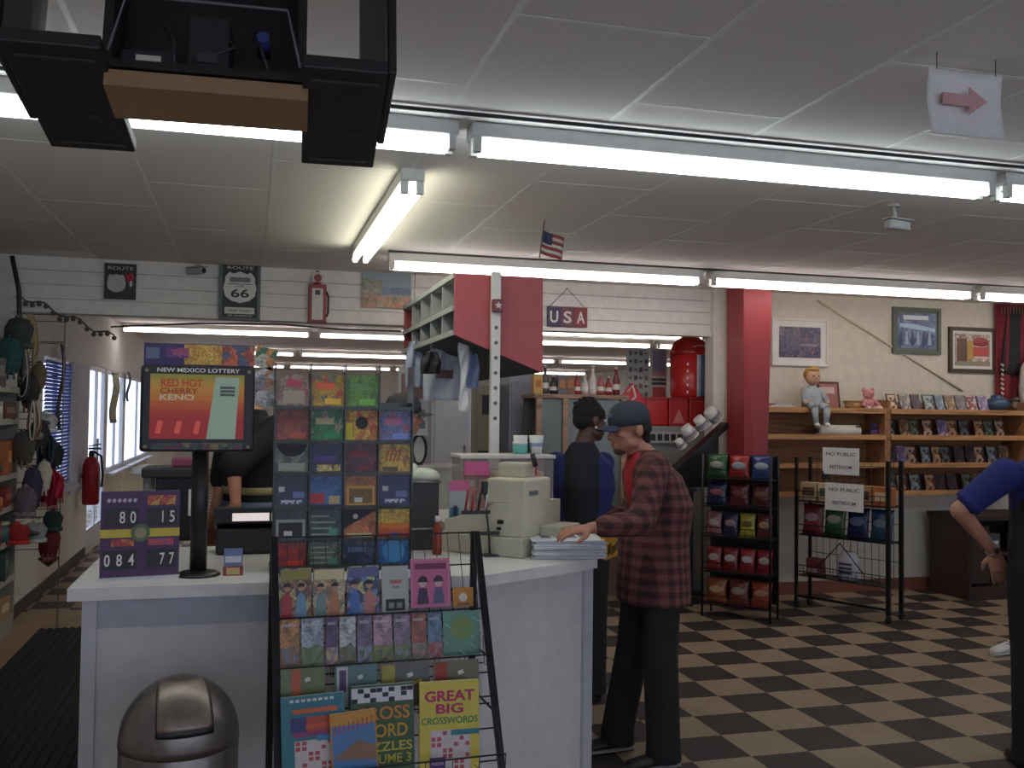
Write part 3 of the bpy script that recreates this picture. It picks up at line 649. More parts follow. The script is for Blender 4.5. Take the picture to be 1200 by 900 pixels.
def newspapers():
    G = 'folded newspapers in the stack'
    base = P(622, 655, Z=CT); c2 = P(700, 656, Z=CT); d = c2-base; w = 0.33; ang = math.atan2(d.y, d.x)+0.12
    c = base.lerp(c2, 0.5)+Vector((0.055, 0.17, 0)); n = 9
    cols = [(206, 206, 214), (190, 192, 204), (214, 212, 214)]
    for k in range(n):
        m = MB(mat(cols[k % 3], 0.8)); z = 0.0095
        m.box((0, 0, z/2), (w, 0.36, z-0.0008), bev=0.0035)
        if k == n-1:
            for j in range(4): m.box((-0.09+0.06*j, 0.02*math.sin(j*2), z-0.0002), (0.045, 0.22-0.03*j, 0.0008), mat((120, 120, 128), 0.8))
        o = m.build('newspaper', loc=c+Vector((0.006*math.sin(k*2.1), 0.006*math.cos(k*1.7), 0.0002+k*z)), rot=(0, 0, ang+0.03*math.sin(k*3)))
        tag(o, 'top newspaper with printed front page on the counter corner stack' if k == n-1 else 'folded newspaper within the stack on the counter corner beside the register', 'newspaper', G)
    t = thing('yellow_directory', 'yellow and black printed booklet hanging over the newspaper stack end', 'booklet', P(714, 640, Y=4.1)+Vector((0, 0, 0)), (0, -0.12, math.radians(38)))
    MB(mat((206, 150, 50), 0.5)).box((0, 0, 0), (0.10, 0.03, 0.105), bev=0.004).build('cover', t)
    pr = MB(mat((70, 44, 26), 0.5))
    for k in range(5): pr.box((-0.036+0.018*k, -0.016, -0.012+0.006*math.sin(k*2)), (0.011, 0.002, 0.045+0.01*math.cos(k)), rot=Matrix.Rotation(0.25, 3, 'Y'))
    pr.build('print', t)
newspapers()

# odds and ends between dispenser and register
def counter_odds():
    o = P(502, 650, Z=CT)+Vector((0.0, 0.22, 0))
    t = thing('black_basket', 'dark mesh basket box with silver rim right of the ticket dispenser', 'basket', o)
    MB(mat((48, 46, 46), 0.5)).box((0, 0, 0.16), (0.15, 0.15, 0.32), bev=0.006).build('body', t)
    r = MB(STEEL); 
    for z in (0.32, 0.10): r.tube([(-0.078,-0.078,z),(0.078,-0.078,z),(0.078,0.078,z),(-0.078,0.078,z)], 0.006, closed=True)
    r.build('rim', t)
    MB(mat((206, 208, 190), 0.8)).sphere((0, 0, 0.345), (0.09, 0.075, 0.04)).sphere((-0.05, 0, 0.36), (0.04, 0.05, 0.05)).build('cloth_lining', t, label='pale cloth lying over the basket')
    t = thing('red_bottle', 'slim red bottle between the dark basket and the register', 'bottle', P(515, 652, Z=CT)+Vector((0, 0.06, 0)))
    MB(mat((150, 60, 44), 0.4)).lathe([(0.02, 0), (0.022, 0.02), (0.022, 0.11), (0.01, 0.15)]).build('bottle', t); MB(PAPER).lathe([(0.011, 0.15), (0.011, 0.175), (0, 0.176)]).build('cap', t)
counter_odds()

# ------------------------------------------------------------------ scratch ticket dispenser
def dispenser():
    Y = 4.0; a, c = P(323, 432, Y=Y), P(479, 662, Y=Y)
    zt, x0, x1 = a.z+0.02, a.x, c.x; W = x1-x0; yb = Y+0.01
    t = thing('ticket_dispenser', 'clear four-column scratch ticket dispenser standing on the counter', 'ticket dispenser', ((x0+x1)/2, Y, CT))
    H = zt-CT; rail = glassy((120, 124, 124), 0.4, 0.1)
    for k in range(5): MB(rail).box((-W/2+W*k/4, 0.02, H/2), (0.006, 0.14, H)).build('divider', t)
    rows = [(440, 480), (481, 519), (520, 556), (557, 595), (596, 632), (633, 664)]
    for i, (ya, yb_) in enumerate(rows):
        zb = P(400, yb_, Y=Y).z-CT
        MB(glassy((60, 63, 64), 0.75, 0.2)).box((0, -0.01, zb-0.002), (W, 0.07, 0.003)).build('slot_shelf', t)
        MB(glassy((190, 195, 195), 0.14, 0.1)).box((0, -0.047, zb+0.006), (W, 0.003, 0.016)).build('slot_lip', t)
    MB(mat((60, 62, 64), 0.5)).box((0, 0.02, 0.012), (W+0.02, 0.16, 0.024)).build('base_plate', t)
    MB(glassy((120, 125, 130), 0.6, 0.2)).box((0, 0.09, H*0.42), (W, 0.004, H*0.80)).build('back_panel', t)
    pal = {
     (0,0): ('rose and beige arched', [(150,120,110),(160,140,130),(176,90,100)], 'arch'), (0,1): ('mustard yellow', [(176,140,56),(190,150,60),(120,110,100),(190,90,60)], ''), (0,2): ('bright green', [(96,140,66),(110,150,70),(90,120,80)], ''),
     (1,0): ('brick red', [(140,72,56),(150,80,60),(120,60,56)], ''), (1,1): ('deep green', [(50,110,70),(60,120,76),(150,140,110)], ''), (1,2): ('orange and yellow', [(190,120,60),(200,160,60),(190,90,60)], 'disc'), (1,3): ('slate blue and pink', [(100,112,160),(120,120,160),(160,96,120)], ''),
     (2,0): ('grey green with a dark half disc', [(120,126,110),(80,90,80),(90,100,90)], 'half'), (2,1): ('navy with yellow lower edge', [(56,52,90),(50,50,80)], 'lowyellow'), (2,2): ('dark maroon', [(90,44,54),(70,40,50),(120,60,70)], ''), (2,3): ('golden yellow', [(200,164,74),(206,170,80),(170,110,60)], 'scribble'),
     (3,0): ('dark navy with small white marks', [(44,54,80),(40,48,72)], 'marks'), (3,1): ('sky blue with red patch', [(64,110,170),(60,104,160)], 'red'), (3,2): ('amber framed', [(190,120,60),(176,110,56)], 'frame'), (3,3): ('midnight blue with white figures', [(46,54,104),(44,50,96)], 'marks'),
     (4,0): ('charcoal with pale outline', [(60,62,66),(52,54,58)], 'frame'), (4,1): ('dark teal striped', [(56,80,84),(48,66,70)], 'bars'), (4,2): ('black and orange diagonal', [(190,104,60),(200,120,64)], 'diag'), (4,3): ('yellow fading to red sunset', [(220,180,50)], 'sunset'),
     (5,0): ('plain red', [(166,56,44),(150,50,44)], ''), (5,1): ('grey green text covered', [(110,116,100),(96,102,90)], 'bars'), (5,2): ('dark navy swirled', [(44,52,80),(40,46,70),(80,90,120)], ''), (5,3): ('bright blue', [(50,110,176),(44,100,160)], 'disc2')}
    nth = ('leftmost', 'second', 'third', 'rightmost'); rn = ('top', 'second', 'third', 'fourth', 'fifth', 'bottom')
    for (r, c_), (d, cols, mk) in pal.items():
        ya, yb_ = rows[r]; zb = P(400, yb_, Y=Y).z; z1 = P(400, ya, Y=Y).z; h = z1-zb-0.005; w = W/4-0.009
        m = MB(printed(cols if len(cols) > 2 else [cols[0], cols[-1], tuple(int(v*0.8) for v in cols[0])], 34)); y = -0.002
        poly = [(-w/2, 0), (w/2, 0), (w/2, h), (-w/2, h)]
        if mk == 'arch': poly = [(-w/2, 0), (w/2, 0), (w/2, h*0.6)] + [(w/2*math.cos(q), h*0.6+h*0.4*math.sin(q)) for q in [PI*k/8 for k in range(1, 8)]] + [(-w/2, h*0.6)]
        m.prism(poly, 'y', -0.002, 0.002)
        B, Wt = mat((36, 36, 40), 0.5), mat((206, 204, 200), 0.5)
        if mk == 'arch': patch(m, -w*0.2, h*0.62, w*0.25, h*0.82, y, mat((190, 80, 96), 0.5)); patch(m, -w*0.3, h*0.12, w*0.36, h*0.5, y, mat((176, 160, 140), 0.5))
        if mk == 'disc': m.cyl((0, y, h*0.6), (0, y-0.001, h*0.6), w*0.2, m=B, n=16); patch(m, -w*0.5, 0, -w*0.3, h*0.6, y, mat((206, 190, 60), 0.5))
        if mk == 'disc2': m.cyl((0, y, h*0.55), (0, y-0.001, h*0.55), w*0.36, m=mat((70, 150, 206), 0.4), n=16)
        if mk == 'half': m.prism([(w*0.45*math.cos(q), h*0.98-h*0.42*math.sin(q)) for q in [PI*k/10 for k in range(11)]], 'y', y-0.001, y, B); patch(m, -w*0.4, h*0.1, w*0.4, h*0.35, y, mat((160, 166, 150), 0.5))
        if mk == 'lowyellow': patch(m, -w*0.3, h*0.08, w*0.42, h*0.3, y, printed([(190, 170, 90), (206, 190, 130), (120, 90, 60)], 60)); patch(m, -w*0.4, h*0.45, w*0.3, h*0.6, y, mat((90, 70, 140), 0.5))
        if mk == 'marks': patch(m, -w*0.38, h*0.5, -w*0.2, h*0.66, y, Wt); patch(m, -w*0.3, h*0.12, w*0.34, h*0.24, y, printed([(200, 200, 206), (60, 70, 110)], 90)); patch(m, w*0.05, h*0.3, w*0.4, h*0.5, y, mat((110, 120, 170), 0.5))
        if mk == 'red': patch(m, -w*0.5, h*0.12, -w*0.05, h*0.45, y, mat((180, 70, 76), 0.5)); patch(m, w*0.08, h*0.1, w*0.42, h*0.36, y, mat((190, 170, 130), 0.5)); patch(m, -w*0.5, 0, w*0.5, h*0.1, y, mat((70, 70, 120), 0.5))
        if mk == 'frame': 
            fm = mat((214, 160, 90), 0.5) if r == 3 else mat((170, 172, 174), 0.5); ic = mat((120, 96, 60), 0.5) if r == 3 else mat((44, 46, 50), 0.5)
            patch(m, -w*0.44, h*0.05, w*0.44, h*0.68, y, fm); patch(m, -w*0.36, h*0.12, w*0.36, h*0.58, y-0.0008, ic); patch(m, -w*0.2, h*0.15, w*0.05, h*0.3, y-0.0016, Wt)
        if mk == 'bars':
            for k in range(4): patch(m, -w*0.44, h*(0.14+0.2*k), w*(0.1+0.1*(k % 3)), h*(0.2+0.2*k), y, mat((150, 160, 150), 0.5))
            patch(m, w*0.1, h*0.1, w*0.36, h*0.36, y, mat((96, 150, 130), 0.5))
        if mk == 'diag': m.prism([(-w/2, h*0.35), (w/2, h*0.95), (w/2, h), (-w/2, h)], 'y', y-0.001, y, B); m.cyl((-w*0.15, y-0.001, h*0.75), (-w*0.15, y-0.002, h*0.75), w*0.08, m=Wt, n=10); patch(m, -w*0.4, h*0.06, w*0.36, h*0.18, y, mat((206, 190, 140), 0.5))
        if mk == 'sunset':
            for k, cc in enumerate(((196, 60, 44), (206, 90, 44), (214, 124, 46))): patch(m, -w/2, h*0.17*k, w/2, h*0.17*(k+1), y, mat(cc, 0.5))
            patch(m, -w*0.1, h*0.05, w*0.16, h*0.2, y-0.0008, mat((90, 80, 140), 0.5))
        if mk == 'scribble':
            for k in range(4): m.box((-w*0.25+w*0.13*k, y-0.0005, h*0.6), (w*0.05, 0.001, h*0.4), mat((190, 90, 50), 0.5), Matrix.Rotation(0.3, 3, 'Y'))
            patch(m, -w*0.4, h*0.08, w*0.1, h*0.22, y, mat((110, 96, 70), 0.5))
        if mk == '' : patch(m, -w*0.36, h*0.55, w*0.2, h*0.75, y, mat(tuple(min(255, int(v*1.2)) for v in cols[-1]), 0.5)); patch(m, -w*0.1, h*0.1, w*0.4, h*0.28, y, mat(tuple(min(255, int(v*1.35)) for v in cols[0]), 0.5))
        xx = (x0+x1)/2 - W/2 + W*(c_+0.5)/4
        tag(m.build('scratch_ticket', loc=(xx, Y-0.035, zb+0.006), rot=(-0.06, 0, 0)), '%s scratch ticket, %s column, %s row of the dispenser' % (d, nth[c_], rn[r]), 'lottery ticket', 'scratch tickets in the dispenser')
dispenser()
# ------------------------------------------------------------------ wire puzzle book rack before the counter
RA = 0.05                                   # slight turn of the rack
RC = Vector((0.46, 3.30, 0))
def rack_pt(x, y, dy): # picture point on the slanted tier plane lying dy behind/before the rack centre
    Y = RC.y + dy
    for _ in range(3):
        p = P(x, y, Y=Y); Y = RC.y + dy + (p.x-RC.x)*RA
    return P(x, y, Y=Y)
TIERS = [ # (lip y left, lip y right, dy)
    (727, 711, 0.16), (784, 768, 0.07), (833, 820, -0.02), (905, 892, -0.13)]
def puzzle_rack():
    t = thing('book_rack', 'black wire book rack on slanted legs in front of the white counter', 'rack', RC, RA)
    inv = Matrix.Rotation(-RA, 3, 'Z')
    W = 0.39
    zt = 1.145
    for sx in (-0.9, 1):
        for nm, (ya, za), (yb, zb) in (('front', (0.25, zt), (-0.28, 0.0)), ('rear', (0.28, zt), (0.30, 0.0))):
            m = MB(WIRE); p0, p1 = Vector((sx*(W+0.005), ya, za)), Vector((sx*(W+0.005), yb, zb)); d = p1-p0
            m.box(p0.lerp(p1, 0.5), (0.024, 0.016, d.length), None, Matrix.Rotation(math.atan2(d.y, -d.z)*1.0, 3, 'X'))
            m.build('leg', t)
        br = MB(WIRE)
        for z in (0.12, 0.55, 0.72): br.cyl((sx*W, 0.29, z), (sx*W, 0.25-0.53*(zt-z)/zt, z), 0.004, n=6)
        br.build('side_brace', t)
    z5 = []
    for (yl, yr, dy) in TIERS:
        pz = rack_pt(440, (yl+yr)/2, dy-0.03).z
        z5.append((pz, dy))
    z5 += [(0.30, -0.20), (0.14, -0.24)]
    for pz, dy in z5:
        m = MB(WIRE)
        WL = -0.352
        for yy, zz in ((dy-0.035, pz), (dy+0.05, pz-0.05), (dy+0.085, pz+0.05)): m.cyl((WL, yy, zz), (W, yy, zz), 0.0032, n=6)
        for k in range(9):
            x = WL+(W-WL)*k/8; m.tube([(x, dy-0.035, pz), (x, dy-0.03, pz-0.04), (x, dy+0.03, pz-0.05), (x, dy+0.055, pz+0.05)], 0.0016, n=5)
        m.build('wire_pocket', t)
    g = MB(WIRE)
    for k in range(17):
        x = -0.352+(W+0.352)*k/16; g.cyl((x, 0.32, zt-0.01), (x, 0.16, 0.75), 0.0016, n=5)
    for z in (zt-0.01, 1.02, 0.9): g.cyl((-0.352, 0.32-0.41*(zt-0.01-z), z), (W, 0.32-0.41*(zt-0.01-z), z), 0.003, n=6)
    g.build('wire_back', t)
puzzle_rack()
def cover(name, label, cat, x0, x1, ytop, ybot, dy, base, fn=None, group=None, th=0.006, lean=-0.16, roll=0.0, thing_parts=None):
    """a book on the rack whose face fills picture columns x0..x1 and rows ytop..ybot"""
    a, b, c = rack_pt(x0, ybot, dy), rack_pt(x1, ybot, dy), rack_pt((x0+x1)/2, ytop, dy)
    w = (b-a).length; bot = (a+b)/2; h = (c.z-bot.z)/math.cos(lean)*1.0
    h = (c.z-bot.z)
    t = thing(name, label, cat, bot, (lean, roll, RA), group)
    m = MB(base); m.box((0, th/2, h/2), (w, th, h), base); m.box((0, th/2, h/2), (w*0.98, th*0.6, h*1.003), PAPER)
    if fn: fn(m, w, h, t)
    m.build('cover', t); return t
NG = 'books on the wire rack'
def art(cols, sc=22):
    return printed(cols, sc)
def people_art(ca, cb, cc):
    def f(m, w, h, t):
        patch(m, -w*0.46, h*0.78, w*0.46, h*0.98, -0.0002, mat(ca, 0.4))
        for k, (xx, c) in enumerate(((-0.26, cb), (0.18, cc))):
            m.prism([(w*xx-w*0.18, h*0.05), (w*xx+w*0.18, h*0.05), (w*xx+w*0.13, h*0.45), (w*xx, h*0.55), (w*xx-w*0.13, h*0.45)], 'y', -0.0012, 0, mat(c, 0.4))
            m.cyl((w*xx, 0, h*0.62), (w*xx, -0.0014, h*0.62), w*0.11, m=mat((200, 150, 120), 0.5), n=12)
            m.prism([(w*xx+w*0.12*math.cos(q), h*0.64+w*0.13*math.sin(q)) for q in [PI*k2/6 for k2 in range(7)]], 'y', -0.0018, -0.0012, mat((50, 36, 32), 0.5))
    return f
cover('comic_book', 'magazine with red-clad figures, leftmost in the rack\'s top row', 'magazine', 327, 365, 667, 727, 0.19, art([(120,70,60),(150,120,80),(60,70,90),(190,170,110)], 40), people_art((150,140,60), (176,40,40), (110,150,180)), NG)
cover('comic_book', 'pale gold magazine with a teal dress, second in the rack\'s top row', 'magazine', 367, 404, 667, 725, 0.19, art([(206,190,150),(190,150,110),(150,110,80),(120,130,110)], 40), people_art((214,200,150), (110,140,140), (190,120,80)), NG)
cover('comic_book', 'blue and violet adventure magazine, third in the rack\'s top row', 'magazine', 407, 445, 664, 722, 0.19, art([(60,70,110),(100,140,190),(50,54,70),(170,130,140),(190,190,120)], 36), people_art((90,90,140), (70,110,180), (190,120,110)), NG)
def paleb(m, w, h, t):
    patch(m, -w*0.36, h*0.03, w*0.36, h*0.28, -0.0002, mat((40, 46, 42), 0.5)); patch(m, -w*0.2, h*0.62, w*0.24, h*0.7, -0.0002, mat((190, 120, 110), 0.5)); patch(m, -w*0.12, h*0.52, w*0.16, h*0.56, -0.0002, mat((150, 130, 110), 0.5)); patch(m, -w*0.25, h*0.08, -w*0.05, h*0.2, -0.001, mat((140, 146, 140), 0.5)); patch(m, w*0.05, h*0.08, w*0.25, h*0.2, -0.001, mat((140, 146, 140), 0.5))
cover('booklet', 'pale grey booklet with dark lower picture in the rack\'s top row', 'book', 448, 479, 664, 717, 0.19, mat((186, 190, 180), 0.5), paleb, NG)
def pinkb(m, w, h, t):
    patch(m, -w*0.44, h*0.06, w*0.44, h*0.96, -0.0002, mat((206, 110, 150), 0.5)); patch(m, -w*0.4, h*0.78, w*0.4, h*0.9, -0.001, mat((120, 50, 80), 0.5))
    for xx, c in ((-0.2, (74, 50, 84)), (0.2, (96, 96, 130))):
        m.prism([(w*xx-w*0.15, h*0.08), (w*xx+w*0.15, h*0.08), (w*xx+w*0.1, h*0.4), (w*xx-w*0.1, h*0.4)], 'y', -0.002, 0, mat(c, 0.5)); m.cyl((w*xx, 0, h*0.5), (w*xx, -0.002, h*0.5), w*0.10, m=mat((214, 180, 180), 0.5), n=12)
        m.prism([(w*xx+w*0.13*math.cos(q), h*0.52+w*0.16*math.sin(q)) for q in [PI*k2/6 for k2 in range(7)]], 'y', -0.0028, -0.002, mat((60, 36, 50), 0.5))
cover('comic_book', 'bright pink magazine with two figures standing tall in the top row', 'magazine', 482, 528, 655, 712, 0.18, mat((214, 130, 166), 0.5), pinkb, NG)
def yel(m, w, h, t): m.cyl((0, 0, h*0.5), (0, -0.0014, h*0.5), w*0.2, m=mat((220, 220, 200), 0.5), n=12); patch(m, -w*0.3, h*0.1, w*0.3, h*0.2, -0.0002, mat((120, 90, 40), 0.5))
cover('booklet', 'small orange booklet at the right end of the rack\'s top row', 'book', 531, 555, 689, 711, 0.18, mat((206, 140, 50), 0.5), yel, NG)
R2 = [(328, 351, 'orange and grey', [(176,120,60),(150,110,80),(120,130,140)], 'leftmost'), (353, 379, 'pale meadow landscape', [(150,160,170),(120,140,90),(90,110,70)], 'second from left'), (382, 396, 'violet with cream stripes', [(80,56,100),(150,130,150),(200,170,110)], 'third from left'),
      (398, 417, 'white and olive', [(176,180,180),(120,124,100),(110,96,60)], 'fourth from left'), (419, 436, 'violet and green', [(110,90,120),(150,150,170),(80,110,70)], 'fifth from left'), (438, 460, 'lilac and yellow green', [(170,130,150),(130,140,60),(90,90,80)], 'centre'),
      (462, 481, 'grey violet hillside', [(130,110,130),(110,130,80),(150,140,150)], 'fourth from right'), (483, 500, 'rust and grey', [(150,80,60),(120,120,110),(170,130,110)], 'third from right'), (502, 518, 'blue and rose', [(90,120,150),(170,120,130),(150,60,50)], 'second from right')]
for k, (a, b, nm, cols, pos) in enumerate(R2):
    def f2(m, w, h, t, cols=cols):
        patch(m, -w*0.49, 0.001, w*0.49, h*0.36, -0.0002, printed([cols[1], cols[2]], 60)); patch(m, -w*0.49, h*0.36, w*0.49, h*0.97, -0.0002, printed([cols[0], tuple(min(255, int(v*1.15)) for v in cols[0]), tuple(int(v*0.85) for v in cols[0])], 30)); [patch(m, -w*0.36+w*0.12*q, h*0.84, -w*0.28+w*0.12*q, h*0.90, -0.001, mat((196, 194, 196), 0.5)) for q in range(6)]
        z_ = h*(0.34+0.06*math.sin(a)); m.prism([(-w*0.49, h*0.18), (w*0.49, h*0.18), (w*0.49, z_+h*0.10*math.sin(a*1.7)), (w*0.2, z_+h*0.06), (-w*0.15, z_-h*0.02), (-w*0.49, z_+h*0.08*math.cos(a))], 'y', -0.0016, 0, printed([cols[1], cols[2], tuple(int(v*0.8) for v in cols[1])], 50))
    cover('paperback_book', '%s paperback, %s in the second row of the rack' % (nm, pos), 'book', a, b, 727-(a-328)*0.045, 782-(a-328)*0.06, 0.10, mat(cols[0], 0.5), f2, NG)
def greenb(m, w, h, t):
    m.cyl((0, 0, h*0.62), (0, -0.0012, h*0.62), w*0.3, m=mat((120, 150, 70), 0.4), n=20)
    for k in range(7): m.box((w*(0.42*math.sin(k*2.3)), -0.0006, h*(0.08+0.12*k)), (w*0.22, 0.0012, h*0.03), mat((120, 190, 150), 0.3), Matrix.Rotation(0.6, 3, 'Y'))
cover('puzzle_pack', 'shiny green wrapped pack at the right end of the second row', 'book', 520, 563, 717, 768, 0.10, mat((40, 120, 80), 0.2, var=0.3), greenb, NG)
R3 = [(329, 381, 'olive digest with orange spine', (110,120,74), (190,100,60), 'leftmost'), (393, 442, 'blue grey digest with white spine', (96,128,130), (200,196,196), 'second from left'), (446, 504, 'grey and yellow banded digest', (100,100,90), (170,160,70), 'third from left'), (509, 562, 'khaki digest with red mark', (112,110,78), (160,60,44), 'rightmost')]
for a, b, nm, c, c2, pos in R3:
    def f3(m, w, h, t, c2=c2, pos=pos):
        patch(m, -w*0.46 if pos != 'leftmost' else -w*0.26, 0.002, -w*0.2 if pos != 'leftmost' else -w*0.05, h*0.97, -0.0002, mat(c2, 0.5)); m.box((w*0.1, -0.0006, h*0.72), (w*0.12, 0.0012, h*0.09), mat((220, 220, 210), 0.5), Matrix.Rotation(-0.3, 3, 'Y'))
        if pos == 'third from left': m.box((w*0.1, -0.0006, h*0.5), (w*0.5, 0.0012, h*0.07), mat((190, 176, 60), 0.5), Matrix.Rotation(-0.25, 3, 'Y'))
        if pos == 'second from left': patch(m, -w*0.4, h*0.4, -w*0.24, h*0.9, -0.001, mat((90, 70, 110), 0.5))
    cover('digest_magazine', '%s, %s in the third row of the rack' % (nm, pos), 'magazine', a, b, 784-(a-328)*0.05, 834-(a-328)*0.05, 0.01, mat(c, 0.4, var=0.15), f3, NG)
def grid(m, x0, z0, x1, z1, y, n=6, tilt=0.0, dark=(190, 90, 100)):
    patch(m, x0, z0, x1, z1, y, mat((214, 204, 200), 0.6)); w, h = (x1-x0)/n, (z1-z0)/n
    for i in range(n):
        for j in range(n):
            if (i*3+j*5) % 4 == 0 or (i+j) % 5 == 0: patch(m, x0+w*(i+0.15), z0+h*(j+0.15), x0+w*(i+0.85), z0+h*(j+0.85), y-0.0008, mat(dark, 0.6))
def teal(m, w, h, t):
    patch(m, -w*0.3, h*0.66, w*0.45, h*0.90, -0.0002, mat((50, 120, 140), 0.5)); patch(m, -w*0.12, h*0.52, w*0.38, h*0.72, -0.001, mat((190, 80, 60), 0.5)); grid(m, -w*0.3, h*0.0, w*0.3, h*0.42, -0.0002, 6); patch(m, w*0.05, h*0.40, w*0.5, h*0.48, -0.002, mat((70, 140, 190), 0.5)); patch(m, -w*0.35, h*0.53, -w*0.1, h*0.72, -0.001, mat((60, 66, 120), 0.5))
    for k, (xx, zz, ww) in enumerate(((0.03, 0.80, 0.7), (0.1, 0.60, 0.44), (0.0, 0.50, 0.64))): patch(m, w*(xx-ww/2), h*(zz-0.03), w*(xx+ww/2), h*(zz+0.03), -0.002, mat(((214, 110, 60), (214, 96, 60), (150, 66, 120))[k], 0.5))
    for k in range(8): patch(m, -w*0.36+w*0.09*k, h*0.92, -w*0.30+w*0.09*k, h*0.955, -0.001, mat((206, 214, 214), 0.5))
cover('puzzle_book', 'large teal puzzle book at the lower left of the rack', 'book', 331, 406, 817, 905, -0.105, mat((44, 120, 132), 0.4), teal, NG, 0.010, roll=-0.03)
def crossb(m, w, h, t):
    patch(m, -w*0.49, h*0.80, w*0.49, h*0.97, -0.0002, mat((220, 218, 222), 0.5)); Bk = mat((36, 34, 44), 0.5)
    for k, (i, j) in enumerate(((0,0),(1,2),(2,1),(3,0),(4,2),(5,1),(6,2),(6,0),(8,1),(9,2),(3,2),(8,2))): patch(m, -w*0.49+w*0.098*i, h*0.80+h*0.056*j, -w*0.49+w*0.098*(i+0.95), h*0.80+h*0.056*(j+0.9), -0.001, Bk)
    patch(m, -w*0.49, 0, w*0.49, h*0.79, -0.0002, mat((60, 92, 56), 0.5))
    for k, (s, z, wd, c) in enumerate((('CROSS', 0.60, 0.86, (214, 140, 50)), ('WORD', 0.40, 0.80, (206, 160, 50)), ('PUZZLES', 0.24, 0.92, (200, 186, 60)), ('VOLUME 3', 0.10, 0.9, (190, 180, 60)))):
        lettering(s, mat(c, 0.5), t, (0, -0.0015, h*z), h*(0.15 if k < 2 else 0.105), w*wd, bold=0.015)
cover('puzzle_book', 'green crossword puzzle volume behind the landscape book, mid bottom row', 'book', 412, 486, 805, 905, -0.105, mat((64, 96, 58), 0.4), crossb, NG, 0.010)
def land(m, w, h, t):
    patch(m, -w*0.47, h*0.80, w*0.47, h*0.97, -0.0002, mat((206, 150, 60), 0.5)); patch(m, -w*0.47, h*0.0, w*0.47, h*0.80, -0.0002, mat((80, 124, 176), 0.4)); m.prism([(-w*0.47, h*0.3), (w*0.47, h*0.22), (w*0.47, h*0.44), (w*0.1, h*0.56), (-w*0.2, h*0.42)], 'y', -0.0014, 0, mat((150, 116, 96), 0.6)); m.prism([(-w*0.47, h*0.08), (w*0.47, h*0.0), (w*0.47, h*0.14), (-w*0.47, h*0.2)], 'y', -0.002, 0, mat((60, 130, 190), 0.4))
    for k in range(9): m.box((-w*0.4+w*0.1*k, -0.0008, h*0.74+h*0.012*k), (w*0.03, 0.0012, h*0.14), mat((190, 70, 80), 0.5), Matrix.Rotation(0.1, 3, 'Y'))
cover('puzzle_book', 'landscape covered puzzle book tilted in front of the green crossword volume', 'book', 390, 444, 836, 910, -0.135, mat((206, 140, 50), 0.4), land, NG, 0.010, roll=-0.05)
def great(m, w, h, t):
    lettering('GREAT', mat((186, 40, 96), 0.5), t, (0, -0.0008, h*0.78), h*0.115, w*0.84, bold=0.03); lettering('BIG', mat((186, 40, 96), 0.5), t, (0, -0.0008, h*0.645), h*0.105, w*0.46, bold=0.03)
    lettering('CROSSWORDS', mat((60, 130, 80), 0.5), t, (0, -0.0008, h*0.53), h*0.075, w*0.95, bold=0.02)
    grid(m, -w*0.32, h*0.02, w*0.34, h*0.46, -0.0002, 7); patch(m, w*0.02, h*0.40, w*0.49, h*0.46, -0.0024, mat((44, 130, 140), 0.5)); patch(m, -w*0.34, 0.0, -w*0.08, h*0.17, -0.0024, mat((90, 44, 120), 0.5))
    lettering('PUZZLES', mat((222, 214, 226), 0.5), t, (-w*0.21, -0.0036, h*0.09), h*0.03, w*0.2)
cover('puzzle_book', 'yellow Great Big Crosswords book at the lower right of the rack', 'book', 492, 562, 801, 905, -0.105, mat((214, 196, 70), 0.4), great, NG, 0.012, roll=0.02)

# ------------------------------------------------------------------ left gondola shelving with goods
GX = -1.57
def gondola():
    t = thing('gondola_shelf', 'pale grey shop shelving along the left wall', 'shelf', (-1.8, 6.3, 0))
    G = mat((168, 166, 158), 0.5); L0, L1 = -1.9, 1.25     # world y 4.4 .. 7.55
    MB(mat((150, 148, 142), 0.6)).box((-0.235, (L0+L1)/2, 1.05), (0.02, L1-L0, 2.1)).build('back_panel', t)
    MB(G).box((-0.02, (L0+L1)/2, 0.07), (0.44, L1-L0, 0.14)).build('base', t)
    for y in (L0, (L0+L1)/2, L1): MB(G).box((-0.02, y, 1.05), (0.44, 0.025, 2.1)).build('upright', t)
    for z in (0.40, 0.66, 0.90, 1.12, 1.50, 1.72): MB(G).box((-0.02, (L0+L1)/2, z), (0.43, L1-L0-0.03, 0.022)).box((0.205, (L0+L1)/2, z), (0.012, L1-L0-0.03, 0.04), mat((190, 188, 180), 0.5)).build('shelf', t)
    tb = MB(wood((150, 116, 88), 0.6)).box((0.0, 0.9, 2.35), (0.06, 0.22, 0.56)); tb.build('wooden_upright', t); MB(mat((70, 66, 68), 0.6)).box((0.0, 0.75, 2.6), (0.05, 0.9, 0.2)).build('header_board', t)
gondola()
